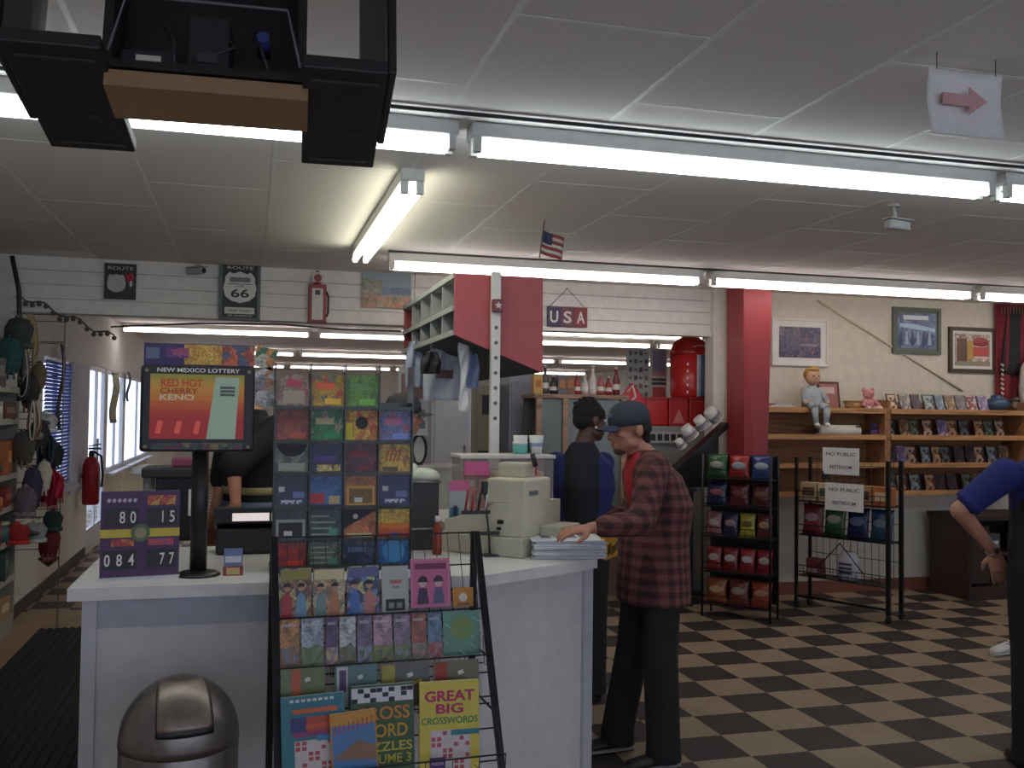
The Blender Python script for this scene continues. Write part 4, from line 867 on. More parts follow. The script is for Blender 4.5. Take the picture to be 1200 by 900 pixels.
def goods(kind, c, label, y, z, w, d, h, x=None, cat=None):
    x = GX-0.09 if x is None else x
    t = thing(kind, label, cat or kind.split('_')[-1], (x, y, z), rnd.uniform(-.15, .15))
    m = mat(c, 0.5, var=0.15)
    if kind == 'jar':
        MB(m).lathe([(w/2, 0), (w/2, h*0.75), (w*0.36, h*0.85)]).build('body', t); MB(mat((190, 184, 160), 0.4)).lathe([(w*0.4, h*0.85), (w*0.4, h), (0, h)]).build('lid', t)
    elif kind == 'plush_toy':
        MB(m).sphere((0, 0, h*0.3), (w*0.5, d*0.5, h*0.32)).sphere((0.01, 0, h*0.75), (w*0.36, d*0.36, h*0.26)).sphere((0, -w*.3, h*0.95), w*0.13).sphere((0, w*.3, h*0.95), w*0.13).build('body', t); MB(BLACK).sphere((w*0.34, -0.02, h*0.8), 0.006).sphere((w*0.34, 0.02, h*0.8), 0.006).build('eyes', t)
    else:
        MB(m).box((0, 0, h/2), (d, w, h), bev=0.004).build('body', t); MB(mat(tuple(min(255, v+60) for v in c), 0.5)).box((d/2+0.001, 0, h*0.55), (0.002, w*0.7, h*0.35)).build('front_label', t)
rowsG = {0.14: 'base deck', 0.412: 'lowest shelf', 0.672: 'second shelf up', 0.912: 'third shelf up', 1.132: 'fourth shelf up', 1.512: 'fifth shelf up', 1.732: 'top shelf'}
GC = [('red', (150, 50, 50)), ('white', (200, 198, 196)), ('dark green', (50, 80, 70)), ('orange', (190, 110, 60)), ('black', (44, 42, 46)), ('teal', (70, 120, 126)), ('brown', (110, 80, 60)), ('tan', (180, 150, 110))]
seen = set()
for zi, (z, rn_) in enumerate(sorted(rowsG.items())):
    for k in range(4):
        nm, c = GC[(zi*3+k*5) % 8]; hmax = (0.2, 0.2, 0.17, 0.16, 0.24, 0.16, 0.26)[zi]
        kd = ('gift_box', 'jar', 'plush_toy', 'snack_box')[(zi+k) % 4] if zi > 3 else ('gift_box', 'snack_box', 'jar')[(zi+k) % 3]
        y = 6.35+0.31*k
        pos = ('fourth from the far end', 'third from the far end', 'second from the far end', 'nearest the far end')[k]
        goods(kd, c, '%s %s on the %s of left shelving, %s' % (nm, kd.replace('_', ' '), rn_, pos), y, z, 0.20, 0.14, hmax*rnd.uniform(0.75, 1))
# goods hanging at the shelf's far end
PEGS = []
V3 = lambda *a: Vector(a)
def strands(x, y, Y, n, h, cols, label, w=0.12, name='bead_necklaces'):
    o = P(x, y, Y=Y); t = thing(name, label, 'necklaces', o)
    MB(STEEL).cyl((0, 7.66-o.y, 0), (0, -0.05, 0.006), 0.004).build('hook', t); PEGS.append((o.x, o.z))
    for k in range(n):
        m = MB(mat(cols[k % len(cols)], 0.3, 0.2)); r = w*(0.3+0.7*k/n)/2; hh = h*(0.6+0.4*rnd.random()); yy = -0.04+0.08*k/n
        m.tube([(r*math.sin(q)*(0.5+0.5*(1-math.cos(q))/2), yy, -hh/2*(1-math.cos(q))) for q in [2*PI*i/22 for i in range(22)]], 0.006, closed=True); m.build('strand', t)
HY = 7.62
def drop(x, y, Y, w, h, c, label, name, cat, d=0.1, bulge=None, c2=None):
    """a soft hanging piece: lumpy tapered body with folds"""
    o = P(x, y, Y=Y); t = thing(name, label, cat, o); m = MB(mat(c, 0.9, var=0.25, scale=25)); lst = []
    if cat == 'scarf':
        for k, (dx, ln) in enumerate(((-0.3, 0.92), (0.05, 1.0), (0.32, 0.8))):
            q = MB(mat(tuple(min(255, int(v*(1+0.12*k))) for v in c), 0.95, var=0.3, scale=30))
            q.sheet(lambda u, v: (w*dx*min(1, v*3)+(u-0.5)*w*0.42*(0.5+0.5*min(1, v*3)), -0.02-0.02*k+0.018*math.sin(u*9+v*7+k), -v*h*ln), 10, 14, 0.008); q.build('fold', t)
            f_ = MB(mat(c, 0.95))
            for j in range(6): f_.cyl((w*dx+(j-2.5)*w*0.07, -0.02-0.02*k, -h*ln), (w*dx+(j-2.5)*w*0.08, -0.02-0.02*k, -h*ln-0.035), 0.004, n=5)
            f_.build('fringe', t)
        MB(STEEL).cyl((0, 7.66-o.y, 0.004), (0, -0.08, 0.008), 0.004).build('hook', t); PEGS.append((o.x, o.z)); return
    if cat in ('bag', 'pouch', 'mitten'):
        MB(mat(tuple(int(v*0.7) for v in c), 0.8)).tube([(-w*0.3, 0, -h*0.12), (-w*0.12, 0, 0.0), (0, 0, 0.012), (w*0.12, 0, 0.0), (w*0.3, 0, -h*0.12)], 0.006).build('strap', t)
        for j in range(3): MB(mat(tuple(min(255, v+28) for v in c), 0.8)).tube([((j-1)*w*0.22, -d*0.42, -h*0.85), ((j-1)*w*0.24, -d*0.45, -h*1.0), ((j-1)*w*0.25, -d*0.40, -h*1.12)], 0.007).build('tassel', t)
    if cat == 'hat':
        q = MB(mat(tuple(min(255, int(v*1.25)) for v in c), 0.95, var=0.3, scale=40)); q.rings([(V3(0, 0, -h*0.80), V3(w*0.53, 0, 0), V3(0, d*0.53, 0)), (V3(0, 0, -h*0.98), V3(w*0.55, 0, 0), V3(0, d*0.55, 0))], None, 20); q.build('brim_band', t)
        MB(mat(tuple(min(255, int(v*1.3)) for v in c), 0.95)).sphere((0, 0, 0.0), w*0.13).build('bobble', t)
    prof = bulge or [(0, .25), (.08, .7), (.35, 1), (.7, .9), (.92, .75), (1, .3)]
    n = 18
    rs = []
    for v, r in prof:
        rs.append([m.bm.verts.new((r*w/2*math.cos(2*PI*i/n)*(1+0.14*math.sin(5*2*PI*i/n+v*4)), r*d/2*math.sin(2*PI*i/n)*(1+0.14*math.sin(5*2*PI*i/n+v*4)), -v*h)) for i in range(n)])
    for a, b in zip(rs, rs[1:]):
        for i in range(n): m.face([a[i], a[(i+1)%n], b[(i+1)%n], b[i]], None, True)
    m.face(rs[0]); m.face(rs[-1][::-1]); m.build('body', t)
    MB(STEEL).cyl((0, 7.66-o.y, 0.004), (0, -0.03, 0.008), 0.004).build('hook', t); PEGS.append((o.x, o.z))
    if c2: MB(mat(c2, 0.8)).sphere((0.0, -d*0.4, -h*0.5), (w*0.3, d*0.2, h*0.16)).build('patch', t)
strands(36, 368, HY, 6, 0.5, [(190, 170, 120), (120, 100, 70), (160, 140, 110)], 'gold and brown bead strands hanging highest at the left shelf end', 0.16)
strands(27, 400, HY-0.15, 4, 0.42, [(60, 70, 66), (120, 126, 120), (170, 160, 150)], 'dark and silver bead strands behind the gold strands', 0.14)
drop(36, 440, HY-0.05, 0.12, 0.24, (60, 58, 56), 'dark fur pouch below the gold bead strands', 'fur_pouch', 'pouch')
drop(53, 484, HY, 0.16, 0.14, (190, 192, 196), 'white and grey knit cap hanging beside the window shade panel', 'woolly_hat', 'hat', 0.12, c2=(90, 96, 110))
drop(57, 505, HY, 0.13, 0.34, (48, 54, 64), 'dark slate scarf hanging over the red mittens', 'hanging_scarf', 'scarf')
drop(62, 548, HY, 0.16, 0.27, (150, 34, 56), 'crimson woolly scarf hanging at the left shelf end', 'hanging_scarf', 'scarf')
drop(52, 540, HY-0.1, 0.10, 0.22, (214, 206, 190), 'cream mitten hanging left of the crimson scarf', 'mitten', 'mitten')
drop(62, 598, HY, 0.13, 0.15, (44, 60, 64), 'dark teal hat hanging below the crimson scarf', 'woolly_hat', 'hat')
drop(58, 618, HY, 0.14, 0.22, (110, 34, 44), 'dark red pouch hanging below the dark teal hat', 'pouch', 'pouch')
drop(57, 645, HY, 0.14, 0.12, (110, 70, 64), 'diamond shaped woven ornament hanging lowest', 'ornament', 'ornament', 0.05, [(0, .02), (.5, 1), (1, .02)], (170, 110, 90))
drop(38, 548, HY-0.2, 0.13, 0.30, (70, 62, 92), 'purple grey cloth bag hanging on the shelf front', 'cloth_bag', 'bag')
drop(41, 612, HY-0.2, 0.15, 0.14, (150, 156, 158), 'grey patterned cap hanging low on the shelf front', 'woolly_hat', 'hat', 0.13, c2=(80, 84, 90))
drop(20, 614, HY-0.35, 0.16, 0.14, (160, 44, 44), 'bright red cloth cap hanging low at the left photo edge', 'woolly_hat', 'hat')
drop(22, 372, HY-0.25, 0.18, 0.22, (64, 70, 70), 'charcoal felt hat hanging high beside the dark bead strands', 'felt_hat', 'hat', 0.14)
drop(12, 395, HY-0.4, 0.16, 0.26, (50, 84, 84), 'deep teal cloth bag hanging high at the left photo edge', 'cloth_bag', 'bag')
drop(46, 425, HY, 0.10, 0.20, (120, 104, 84), 'tan leather pouch hanging behind the gold bead strands', 'pouch', 'pouch')
drop(28, 505, HY-0.2, 0.15, 0.24, (84, 80, 76), 'grey brown knit bag hanging under the white bead strands', 'knit_bag', 'bag')
drop(46, 492, HY-0.1, 0.13, 0.22, (60, 58, 62), 'black fringed bag hanging left of the white knit cap', 'fringed_bag', 'bag', c2=(150, 146, 140))
drop(30, 570, HY-0.25, 0.14, 0.22, (110, 96, 110), 'mauve cap hanging left of the purple grey cloth bag', 'woolly_hat', 'hat')
drop(66, 520, HY, 0.10, 0.16, (40, 46, 44), 'small black pouch hanging right of the slate scarf', 'pouch', 'pouch')
strands(40, 470, HY-0.2, 5, 0.35, [(200, 196, 190), (170, 110, 70), (70, 90, 80)], 'white and amber bead strands hanging mid height at the shelf front', 0.13)
xs_ = [p[0] for p in PEGS]; zs_ = [p[1] for p in PEGS]
t = thing('peg_stand', 'dark wire peg panel at the far end of the left shelving, holding hats and scarves', 'stand', (sum(xs_)/len(xs_), 7.665, 0))
x0_, x1_ = min(xs_)-0.03-t.location.x, max(xs_)+0.03-t.location.x
for x in (x0_, x1_): MB(GREY).cyl((x, 0, 0), (x, 0, 2.3), 0.005, n=8).build('upright', t)
for z in zs_: MB(DARK).cyl((x0_, 0, z+0.004), (x1_, 0, z+0.004), 0.003, n=6).build('crossbar', t)
tag(MB(DARK).tube([P(14, 300, Y=7.55), P(22, 340, Y=7.55), P(24, 420, Y=7.55), P(22, 470, Y=7.55)], 0.018).build('conduit_pipe'), 'dark vertical pipe in the left corner by the header', 'pipe')
gar = [P(22+8*k, 345+3.6*k+4*math.sin(k*1.3), Y=7.6) for k in range(15)]
gm = MB(mat((66, 64, 66), 0.7)).tube(gar, 0.006)
for k, p in enumerate(gar): gm.sphere(p+Vector((0, 0, -0.02)), 0.018, mat((84, 80, 80), 0.6), 8, 6)
tag(gm.build('garland'), 'dark string garland sagging along the header at the left', 'garland')
tag(MB(DARK).tube([P(x, y, Y=7.62) for x, y in ((130, 383), (230, 379), (330, 380), (400, 386), (470, 388))], 0.007).build('header_cable'), 'dark cable along the bottom of the white header', 'cable')
# fire extinguisher by the door
def extinguisher():
    t = thing('fire_extinguisher', 'red fire extinguisher on the wall beside the glass door', 'fire extinguisher', (XL+0.12, 10.75, 0.60))
    MB(mat((176, 36, 50), 0.35)).lathe([(0.07, 0), (0.085, 0.02), (0.085, 0.40), (0.06, 0.47), (0.025, 0.5)]).build('cylinder', t)
    MB(BLACK).lathe([(0.025, 0.5), (0.03, 0.52), (0.02, 0.56)]).box((0.03, 0, 0.58), (0.12, 0.025, 0.02)).box((0.03, 0, 0.615), (0.12, 0.02, 0.012), rot=Matrix.Rotation(-0.2, 3, 'Y')).build('valve_handle', t)
    MB(BLACK).tube([(0.02, 0, 0.55), (0.09, 0.03, 0.5), (0.11, 0.03, 0.3), (0.10, 0.02, 0.18)], 0.012).build('hose', t)
    MB(mat((210, 190, 160), 0.5)).box((0.084, -0.01, 0.25), (0.006, 0.09, 0.16)).build('instruction_label', t)
    MB(STEEL).box((-0.1, 0, 0.3), (0.04, 0.1, 0.05)).build('wall_bracket', t)
extinguisher()
for x, y, Y_, w_, h_, cc, lab in ((135, 438, 13.4, 0.30, 0.62, (150, 150, 120), 'long olive banner hanging at the glass between door and windows'), (73, 405, 9.9, 0.07, 0.75, (44, 46, 60), 'dark narrow wind chime hanging before the window shade panel'), (151, 437, 14.6, 0.12, 0.4, (90, 96, 110), 'thin grey pennant hanging at the far window')):
    o = P(x, y, X=XL+0.05); t = thing('hanging_banner', lab, 'banner', o)
    MB(mat(cc, 0.8, var=0.3)).sheet(lambda u, v: (0.02*math.sin(v*6), (u-0.5)*w_*2, -v*h_), 6, 8, 0.006).build('cloth', t); MB(DARK).cyl((0, -w_, 0), (0, w_, 0), 0.008).build('rod', t)
# ------------------------------------------------------------------ signs on the header
WY = YB - 0.012
def hang(x0, x1, y0, y1, Y=WY):
    a, b = P(x0, y1, Y=Y), P(x1, y0, Y=Y); return Vector(((a.x+b.x)/2, Y, a.z)), b.x-a.x, b.z-a.z
def route66():
    o, w, h = hang(256, 306, 309, 375, WY-0.012)
    t = thing('route_sign', 'grey framed road sign with white shield reading 66 on the header', 'sign', o)
    m = MB(mat((96, 104, 106), 0.5)).box((0, 0, h/2), (w, 0.024, h), bev=0.003); patch(m, -w*0.42, h*0.05, w*0.42, h*0.95, -0.012, mat((46, 50, 52), 0.5)); m.build('panel', t)
    sh = [(-.36,.66),(-.36,.74),(-.26,.83),(-.16,.80),(0,.84),(.16,.80),(.26,.83),(.36,.74),(.36,.66),(.40,.56),(.36,.42),(.22,.34),(0,.30),(-.22,.34),(-.36,.42),(-.40,.56)]
    MB(mat((216, 214, 208), 0.5)).prism([(x*w, z*h) for x, z in sh], 'y', -0.016, -0.0128).build('shield', t)
    K = mat((40, 40, 42), 0.5)
    lettering('66', K, t, (0, -0.0165, h*0.40), h*0.14, w*0.44, bold=0.02); lettering('ROUTE', mat((216, 214, 208), 0.5), t, (0, -0.0135, h*0.88), h*0.05, w*0.62)
    g = MB(mat((120, 124, 124), 0.5)); patch(g, -w*0.25, h*0.66, w*0.25, h*0.74, -0.0162, mat((120, 124, 124), 0.5)); patch(g, -w*0.3, h*0.62, w*0.3, h*0.63, -0.0162, K); g.build('shield_lines', t)
    lettering('**', K, t, (0, -0.0165, h*0.55), h*0.06, w*0.2, name='stars')
    MB(mat((210, 208, 202), 0.5)).box((0, -0.0135, h*0.17), (w*0.72, 0.002, h*0.11)).build('lower_plate', t)
    lettering('MAIN STREET', K, t, (0, -0.0152, h*0.145), h*0.05, w*0.62); lettering('OF AMERICA', mat((216, 214, 208), 0.5), t, (0, -0.0135, h*0.07), h*0.03, w*0.6)
route66()
def smallsign():
    o, w, h = hang(122, 160, 310, 350, WY-0.01)
    t = thing('square_sign', 'small black square sign with white shield and red bloom on the header', 'sign', o)
    m = MB(mat((40, 40, 44), 0.5)).box((0, 0, h/2), (w, 0.02, h)); m.box((0.0, 0.0, h/2), (w*0.94, 0.021, h*0.94), mat((52, 52, 56), 0.5)); m.build('panel', t)
    MB(mat((190, 190, 186), 0.6)).prism([(x*w*0.75-w*0.12, (z-0.1)*h*0.95) for x, z in [(-.36,.66),(-.36,.74),(-.26,.83),(-.16,.80),(0,.84),(.16,.80),(.26,.83),(.36,.74),(.36,.66),(.40,.56),(.36,.42),(.22,.34),(0,.30),(-.22,.34),(-.36,.42),(-.40,.56)]], 'y', -0.014, -0.0108).build('shield', t)
    f = MB(mat((180, 50, 56), 0.5))
    for k in range(5): f.sphere((w*0.3+w*0.09*math.cos(k*1.26), -0.012, h*0.62+w*0.09*math.sin(k*1.26)), (w*0.07, 0.004, w*0.07), None, 8, 6)
    f.build('red_bloom', t); MB(mat((206, 204, 200), 0.5)).sphere((w*0.34, -0.013, h*0.45), (w*0.05, 0.004, w*0.12)).build('white_figure', t)
    lettering('ROUTE', mat((206, 204, 200), 0.5), t, (0, -0.0115, h*0.82), h*0.10, w*0.8)
smallsign()
def gaspump():
    o, w, h = hang(360, 384, 318, 378, WY-0.02)
    t = thing('gas_pump_plaque', 'red and white antique gas pump cutout plaque on the header', 'plaque', o)
    RD, WT = mat((150, 70, 70), 0.5), mat((214, 212, 206), 0.5)
    MB(RD).box((0, 0, h*0.38), (w*0.9, 0.03, h*0.72), bev=0.006).build('pump_body', t); MB(WT).box((0, -0.017, h*0.36), (w*0.56, 0.006, h*0.6)).build('centre_panel', t)
    MB(mat((60, 64, 66), 0.5)).box((0, -0.02, h*0.58), (w*0.26, 0.006, h*0.09)).build('dial', t)
    MB(WT).cyl((0, 0.012, h*0.86), (0, -0.014, h*0.86), w*0.30, n=20).cyl((0, 0.0, h*0.72), (0, 0.0, h*0.78), w*0.2, m=RD).build('globe', t, label='round white globe with red rim'); MB(RD).cyl((0, -0.013, h*0.86), (0, -0.016, h*0.86), w*0.2, n=20).build('globe_mark', t)
    MB(RD).cyl((0, 0, h*0.95), (0, 0, h*1.0), w*0.08).build('finial', t); MB(DARK).tube([(w*0.45, -0.01, h*0.6), (w*0.56, -0.015, h*0.5), (w*0.55, -0.015, h*0.2), (w*0.46, -0.01, h*0.12)], 0.008).build('hose', t)
    MB(mat((120, 60, 60), 0.5)).box((0, 0, h*0.012), (w, 0.034, h*0.03)).build('plinth', t)
gaspump()
def postersmall():
    o, w, h = hang(424, 482, 318, 360, WY-0.004)
    t = thing('landscape_poster', 'unframed landscape poster with orange rocks left of the red cabinet', 'poster', o)
    m = MB(mat((150, 166, 174), 0.6)).box((0, 0, h/2), (w, 0.004, h)); patch(m, -w/2, h*0.0, w/2, h*0.32, -0.002, printed([(190, 130, 96), (176, 150, 120), (120, 120, 96)], 26)); patch(m, -w/2, h*0.32, -w*0.1, h*0.75, -0.002, printed([(130, 140, 120), (150, 150, 130), (170, 170, 150)], 26)); patch(m, -w*0.1, h*0.36, w/2, h*0.55, -0.002, printed([(96, 112, 140), (120, 130, 150)], 26))
    m.build('sheet', t)
    c = MB(BLACK)
    for e in (-1, 1): c.box((e*w*0.45, -0.003, h*0.985), (0.012, 0.004, 0.012))
    c.build('tacks', t)
postersmall()
def usa():
    o, w, h = hang(641, 688, 361, 382, WY-0.02)
    t = thing('wooden_letters_sign', 'wooden USA sign hanging by a string from the header', 'sign', o)
    for k, (s, c) in enumerate((('U', (66, 62, 90)), ('S', (110, 66, 84)), ('A', (136, 60, 66)))):
        MB(mat(c, 0.6)).box((w*(k-1)/3, 0, h/2), (w/3-0.002, 0.02, h)).build('plank', t); lettering(s, mat((214, 206, 200), 0.5), t, (w*(k-1)/3, -0.0105, h*0.2), h*0.6, w*0.2, bold=0.02)
    a = P(665, 338, Y=o.y)-o
    MB(DARK).tube([(-w*0.44, 0, h), (a.x, 0, a.z), (w*0.44, 0, h)], 0.003).build('string', t); MB(STEEL).cyl((a.x, 0.02, a.z), (a.x, -0.006, a.z), 0.006).build('nail', t)
usa()
def cctv(name, p, yaw, label, ceiling=True):
    t = thing(name, label, 'camera', p, yaw)
    G = mat((176, 176, 172), 0.45)
    if ceiling: MB(G).cyl((0, 0, 0), (0, 0, -0.012), 0.032).cyl((0, 0, -0.01), (0.02, 0, -0.09), 0.010).build('bracket', t); z = -0.105
    else: MB(G).cyl((0, 0.05, 0.04), (0, 0, 0), 0.012).cyl((0, 0.055, 0.04), (0, 0.048, 0.04), 0.03).build('bracket', t); z = -0.0
    MB(G).box((0.03, 0, z), (0.15, 0.052, 0.05), bev=0.012).build('housing', t); MB(BLACK).cyl((0.106, 0, z), (0.114, 0, z), 0.019).build('lens', t); MB(G).box((0.04, 0, z+0.03), (0.17, 0.06, 0.006)).build('sun_hood', t)
o = P(1047, 240, Z=CEIL); cctv('security_camera', o, 0.2, 'grey security camera hanging from the ceiling at upper right')
o = P(226, 318, Y=YB-0.06); cctv('security_camera', o, -0.7, 'grey security camera on the header left of the shield sign', False)
def flag():
    FY = 5.25; o = P(632, 304, Y=FY)
    t = thing('small_flag', 'small stars and stripes flag on a stick at the second light row', 'flag', o)
    tp = P(638, 266, Y=FY)-o; MB(wood((120, 90, 60))).cyl((0, 0, 0), (tp.x, 0, CEIL-o.z), 0.004, n=8).build('stick', t)
    a, b, c = P(637, 270, Y=FY)-o, P(661, 279, Y=FY)-o, P(634, 297, Y=FY)-o
    m = MB(mat((196, 186, 180), 0.8))
    for k in range(7):
        m.sheet(lambda u, v, k=k: a+(b-a)*u+(c-a)*((k+v)/7)+Vector((0, 0.012*math.sin(u*6), 0)), 8, 2, 0.002, mat((150, 70, 70), 0.8) if k % 2 == 0 else mat((200, 194, 188), 0.8))
    m.build('stripes', t)
    q = MB(mat((62, 66, 92), 0.8)).sheet(lambda u, v: a+(b-a)*u*0.45+(c-a)*v*0.5+Vector((0, 0.012*math.sin(u*2.7)-0.004, 0)), 5, 4, 0.003); q.build('canton', t)
flag()
def paper_sign():
    pts = [P(1089, 79, Z=CEIL-0.02), P(1175, 87, Z=CEIL-0.02), P(1172, 164, Z=CEIL-0.02), P(1088, 154, Z=CEIL-0.02)]
    # hangs vertically from the ceiling
    Y = 2.45; a, b = P(1089, 78, Y=Y), P(1175, 88, Y=Y); h = a.z-P(1088, 154, Y=Y).z; w = (b-a).length
    t = thing('paper_sign', 'white paper sign with pale pink arrow at the ceiling top right', 'sign', Vector(((a.x+b.x)/2, Y, a.z)))
    MB(PAPER).sheet(lambda u, v: ((u-0.5)*w, 0.012*math.sin(u*3.2)+0.01*math.sin(v*4), -h*v), 10, 10, 0.001).build('sheet', t)
    ar = MB(mat((204, 160, 156), 0.7)); ar.prism([(-w*.34, -h*.38), (w*0.02, -h*.38), (w*0.02, -h*.26), (w*.26, -h*.46), (w*0.02, -h*.68), (w*0.02, -h*.56), (-w*.34, -h*.56)], 'y', -0.008, -0.004); ar.build('arrow', t)
    zc = CEIL-a.z
    MB(DARK).cyl((-w*0.4, 0, -0.005), (-w*0.4, 0, max(zc, 0.01)), 0.0015, n=5).cyl((w*0.4, 0, -0.005), (w*0.4, 0, max(zc, 0.01)), 0.0015, n=5).build('threads', t)
paper_sign()

# ------------------------------------------------------------------ pictures and cloth on the back wall
def picture(x0, x1, y0, y1, label, frame, matc, cols, fw=0.03, mw=0.06, extra=None, kind='voronoi'):
    o, w, h = hang(x0, x1, y0, y1, YB-0.015); t = thing('framed_picture', label, 'picture', o)
    m = MB(frame)
    for e in (-1, 1): m.box((e*(w/2-fw/2), 0, h/2), (fw, 0.028, h)); m.box((0, 0, h/2+e*(h/2-fw/2)), (w-2*fw, 0.028, fw))
    m.build('frame', t); MB(matc).box((0, 0.004, h/2), (w-2*fw, 0.012, h-2*fw)).build('mount', t)
    p = MB(); pw, ph = w-2*fw-2*mw, h-2*fw-2*mw; p.box((0, -0.003, h/2), (pw, 0.004, ph), printed(cols, 12 if kind == 'voronoi' else 6, 0.3, kind))
    if extra: extra(p, pw, ph, h)
    p.build('print', t)
def ex1(p, w, h, H):
    for k in range(4): patch(p, -w*0.45+k*w*0.13, H/2-h*0.3, -w*0.38+k*w*0.13, H/2+h*(0.1+0.08*k), -0.005, mat((112, 104, 126), 0.4))
    patch(p, w*0.02, H/2-h*0.12, w*0.42, H/2-h*0.04, -0.005, mat((150, 130, 140), 0.4))
picture(904, 970, 375, 428, 'white framed picture with purple grey scene above the doll', mat((222, 216, 206), 0.5), mat((226, 222, 214), 0.6), [(104, 100, 126), (120, 112, 124), (92, 90, 110), (130, 110, 120)], 0.02, 0.055, ex1)
def ex2(p, w, h, H):
    patch(p, -w*0.36, H/2+h*0.32, w*0.3, H/2+h*0.44, -0.005, mat((214, 218, 220), 0.4)); p.prism([(-w*0.45, H/2+h*0.1), (w*0.48, H/2-h*0.02), (w*0.48, H/2+h*0.08), (-w*0.1, H/2+h*0.2), (-w*0.45, H/2+h*0.2)], 'y', -0.006, -0.005, mat((170, 196, 220), 0.4))
    for k in range(6): p.prism([(-w*0.42+k*w*0.15-0.02, H/2-h*0.4), (-w*0.42+k*w*0.15+0.02, H/2-h*0.4), (-w*0.42+k*w*0.15+0.008, H/2-h*0.02), (-w*0.42+k*w*0.15-0.008, H/2-h*0.02)], 'y', -0.006, -0.005, mat((170, 180, 196) if k % 2 else (60, 70, 100), 0.4))
picture(1046, 1102, 362, 414, 'green grey framed bluish picture with pale standing figures', mat((96, 104, 92), 0.5), mat((104, 112, 104), 0.6), [(96, 116, 150), (120, 140, 170), (80, 96, 130), (70, 90, 130)], 0.035, 0.02, ex2)
def ex3(p, w, h, H):
    patch(p, -w*0.45, H/2-h*0.36, -w*0.16, H/2+h*0.36, -0.005, mat((110, 80, 70), 0.4)); patch(p, -w*0.14, H/2-h*0.3, w*0.02, H/2+h*0.3, -0.005, mat((190, 150, 70), 0.4)); p.sphere((w*0.24, -0.005, H/2+h*0.26), (w*0.24, 0.003, h*0.14), mat((150, 50, 60), 0.4)); patch(p, w*0.02, H/2-h*0.2, w*0.46, H/2+h*0.1, -0.006, mat((190, 80, 76), 0.4)); patch(p, w*0.06, H/2-h*0.26, w*0.44, H/2-h*0.19, -0.006, mat((226, 210, 200), 0.4)); patch(p, -w*0.5, H/2-h*0.5, w*0.5, H/2-h*0.36, -0.005, mat((150, 140, 120), 0.4))
picture(1112, 1166, 385, 436, 'dark framed picture with white mount and red sign at the right', mat((70, 58, 46), 0.5), mat((220, 216, 208), 0.6), [(200, 180, 160), (170, 140, 120), (210, 196, 180)], 0.035, 0.03, ex3)
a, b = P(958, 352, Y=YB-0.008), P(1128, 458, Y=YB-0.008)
tag(MB(mat((206, 196, 170), 0.7)).cyl(a, b, 0.011, n=8).build('diagonal_strip'), 'thin pale strip running diagonally down the cream wall behind the pictures', 'conduit')  # thin pale rod laid along a diagonal line on the wall
def wallcloth():
    o, w, h = hang(1167, 1215, 358, 478, YB-0.04); t = thing('wall_hanging', 'maroon and dark woven blanket hanging at the right photo edge', 'blanket', o)
    m = MB(mat((120, 36, 46), 0.9, var=0.2)); m.sheet(lambda u, v: ((u-0.5)*w, 0.015*math.sin(u*18), h*(1-v)), 30, 6, 0.01); m.build('maroon_cloth', t)
    MB(mat((40, 40, 46), 0.9)).sheet(lambda u, v: (-w*0.26+u*w*0.75-0.08*v*(1-u), -0.02+0.01*math.sin(u*15), h*(0.94-0.62*v)), 20, 6, 0.008).build('dark_cloth', t)
    g = MB(mat((196, 180, 160), 0.7))
    for k in range(9): g.box((-w*0.38, -0.02, h*(0.05+0.045*k)), (0.035, 0.006, 0.02), None, Matrix.Rotation(0.5, 3, 'Y'))
    g.build('edge_pattern', t)
    f = MB(mat((120, 100, 90), 0.8))
    for k in range(12): f.cyl((-w*0.4+k*w*0.07, -0.028, h*0.98), (-w*0.4+k*w*0.07, -0.028, h*0.90), 0.006, n=6)
    f.build('fringe', t)
    s = thing('hanging_poncho', 'grey white furry garment hanging before the maroon blanket', 'garment', o+Vector((w*0.25, -0.09, h*0.5)))
    m = MB(mat((190, 184, 172), 0.95, var=0.2, scale=40)); lst = [(0.04, 0), (0.10, -0.03), (0.15, -0.12), (0.17, -0.3), (0.16, -0.5), (0.15, -0.52)]
    m.rings([(Vector((0, 0, z)), Vector((r, 0, 0)), Vector((0, r*0.45, 0))) for r, z in lst], n=16); m.build('cloth', s); MB(STEEL).cyl((0, 0, 0), (0, 0.04, 0.03), 0.005).build('hook', s); MB(mat((110, 104, 96), 0.9)).sphere((-0.08, -0.055, -0.13), (0.02, 0.012, 0.03)).build('patch', s)
wallcloth()

# ------------------------------------------------------------------ wall shelves
SY, SD = 7.40, 0.28        # front plane and depth
def wallshelf(name, label, x0, x1, zs, zt, zb):
    w = x1-x0; t = thing(name, label, 'shelf', ((x0+x1)/2, SY, zb))
    for e in (-1, 1): MB(SHELFWOOD).box((e*(w/2-0.015), SD/2, (zt-zb)/2), (0.03, SD, zt-zb)).build('side_board', t)
    MB(wood((140, 96, 60), 0.6)).box((0, SD-0.006, (zt-zb)/2), (w-0.06, 0.012, zt-zb-0.02)).build('back_board', t)
    for z in zs: MB(SHELFWOOD).box((0, SD/2-0.008, z-0.014-zb), (w-0.06, SD-0.004, 0.028)).build('shelf_board', t)
    for z in zs: MB(wood((186, 136, 88), 0.5)).box((0, -0.008, z-0.005-zb), (w-0.06, 0.012, 0.045)).build('front_lip', t)
ZS = [1.665, 1.43, 1.18, 0.93]
wallshelf('wall_shelf', 'wooden wall shelf unit, mostly empty, with doll on top', 4.245, 5.53, ZS, 1.69, 0.88)
wallshelf('wall_shelf', 'wooden wall shelf unit filled with video cases', 5.53, 7.05, ZS, 1.76, 0.88)
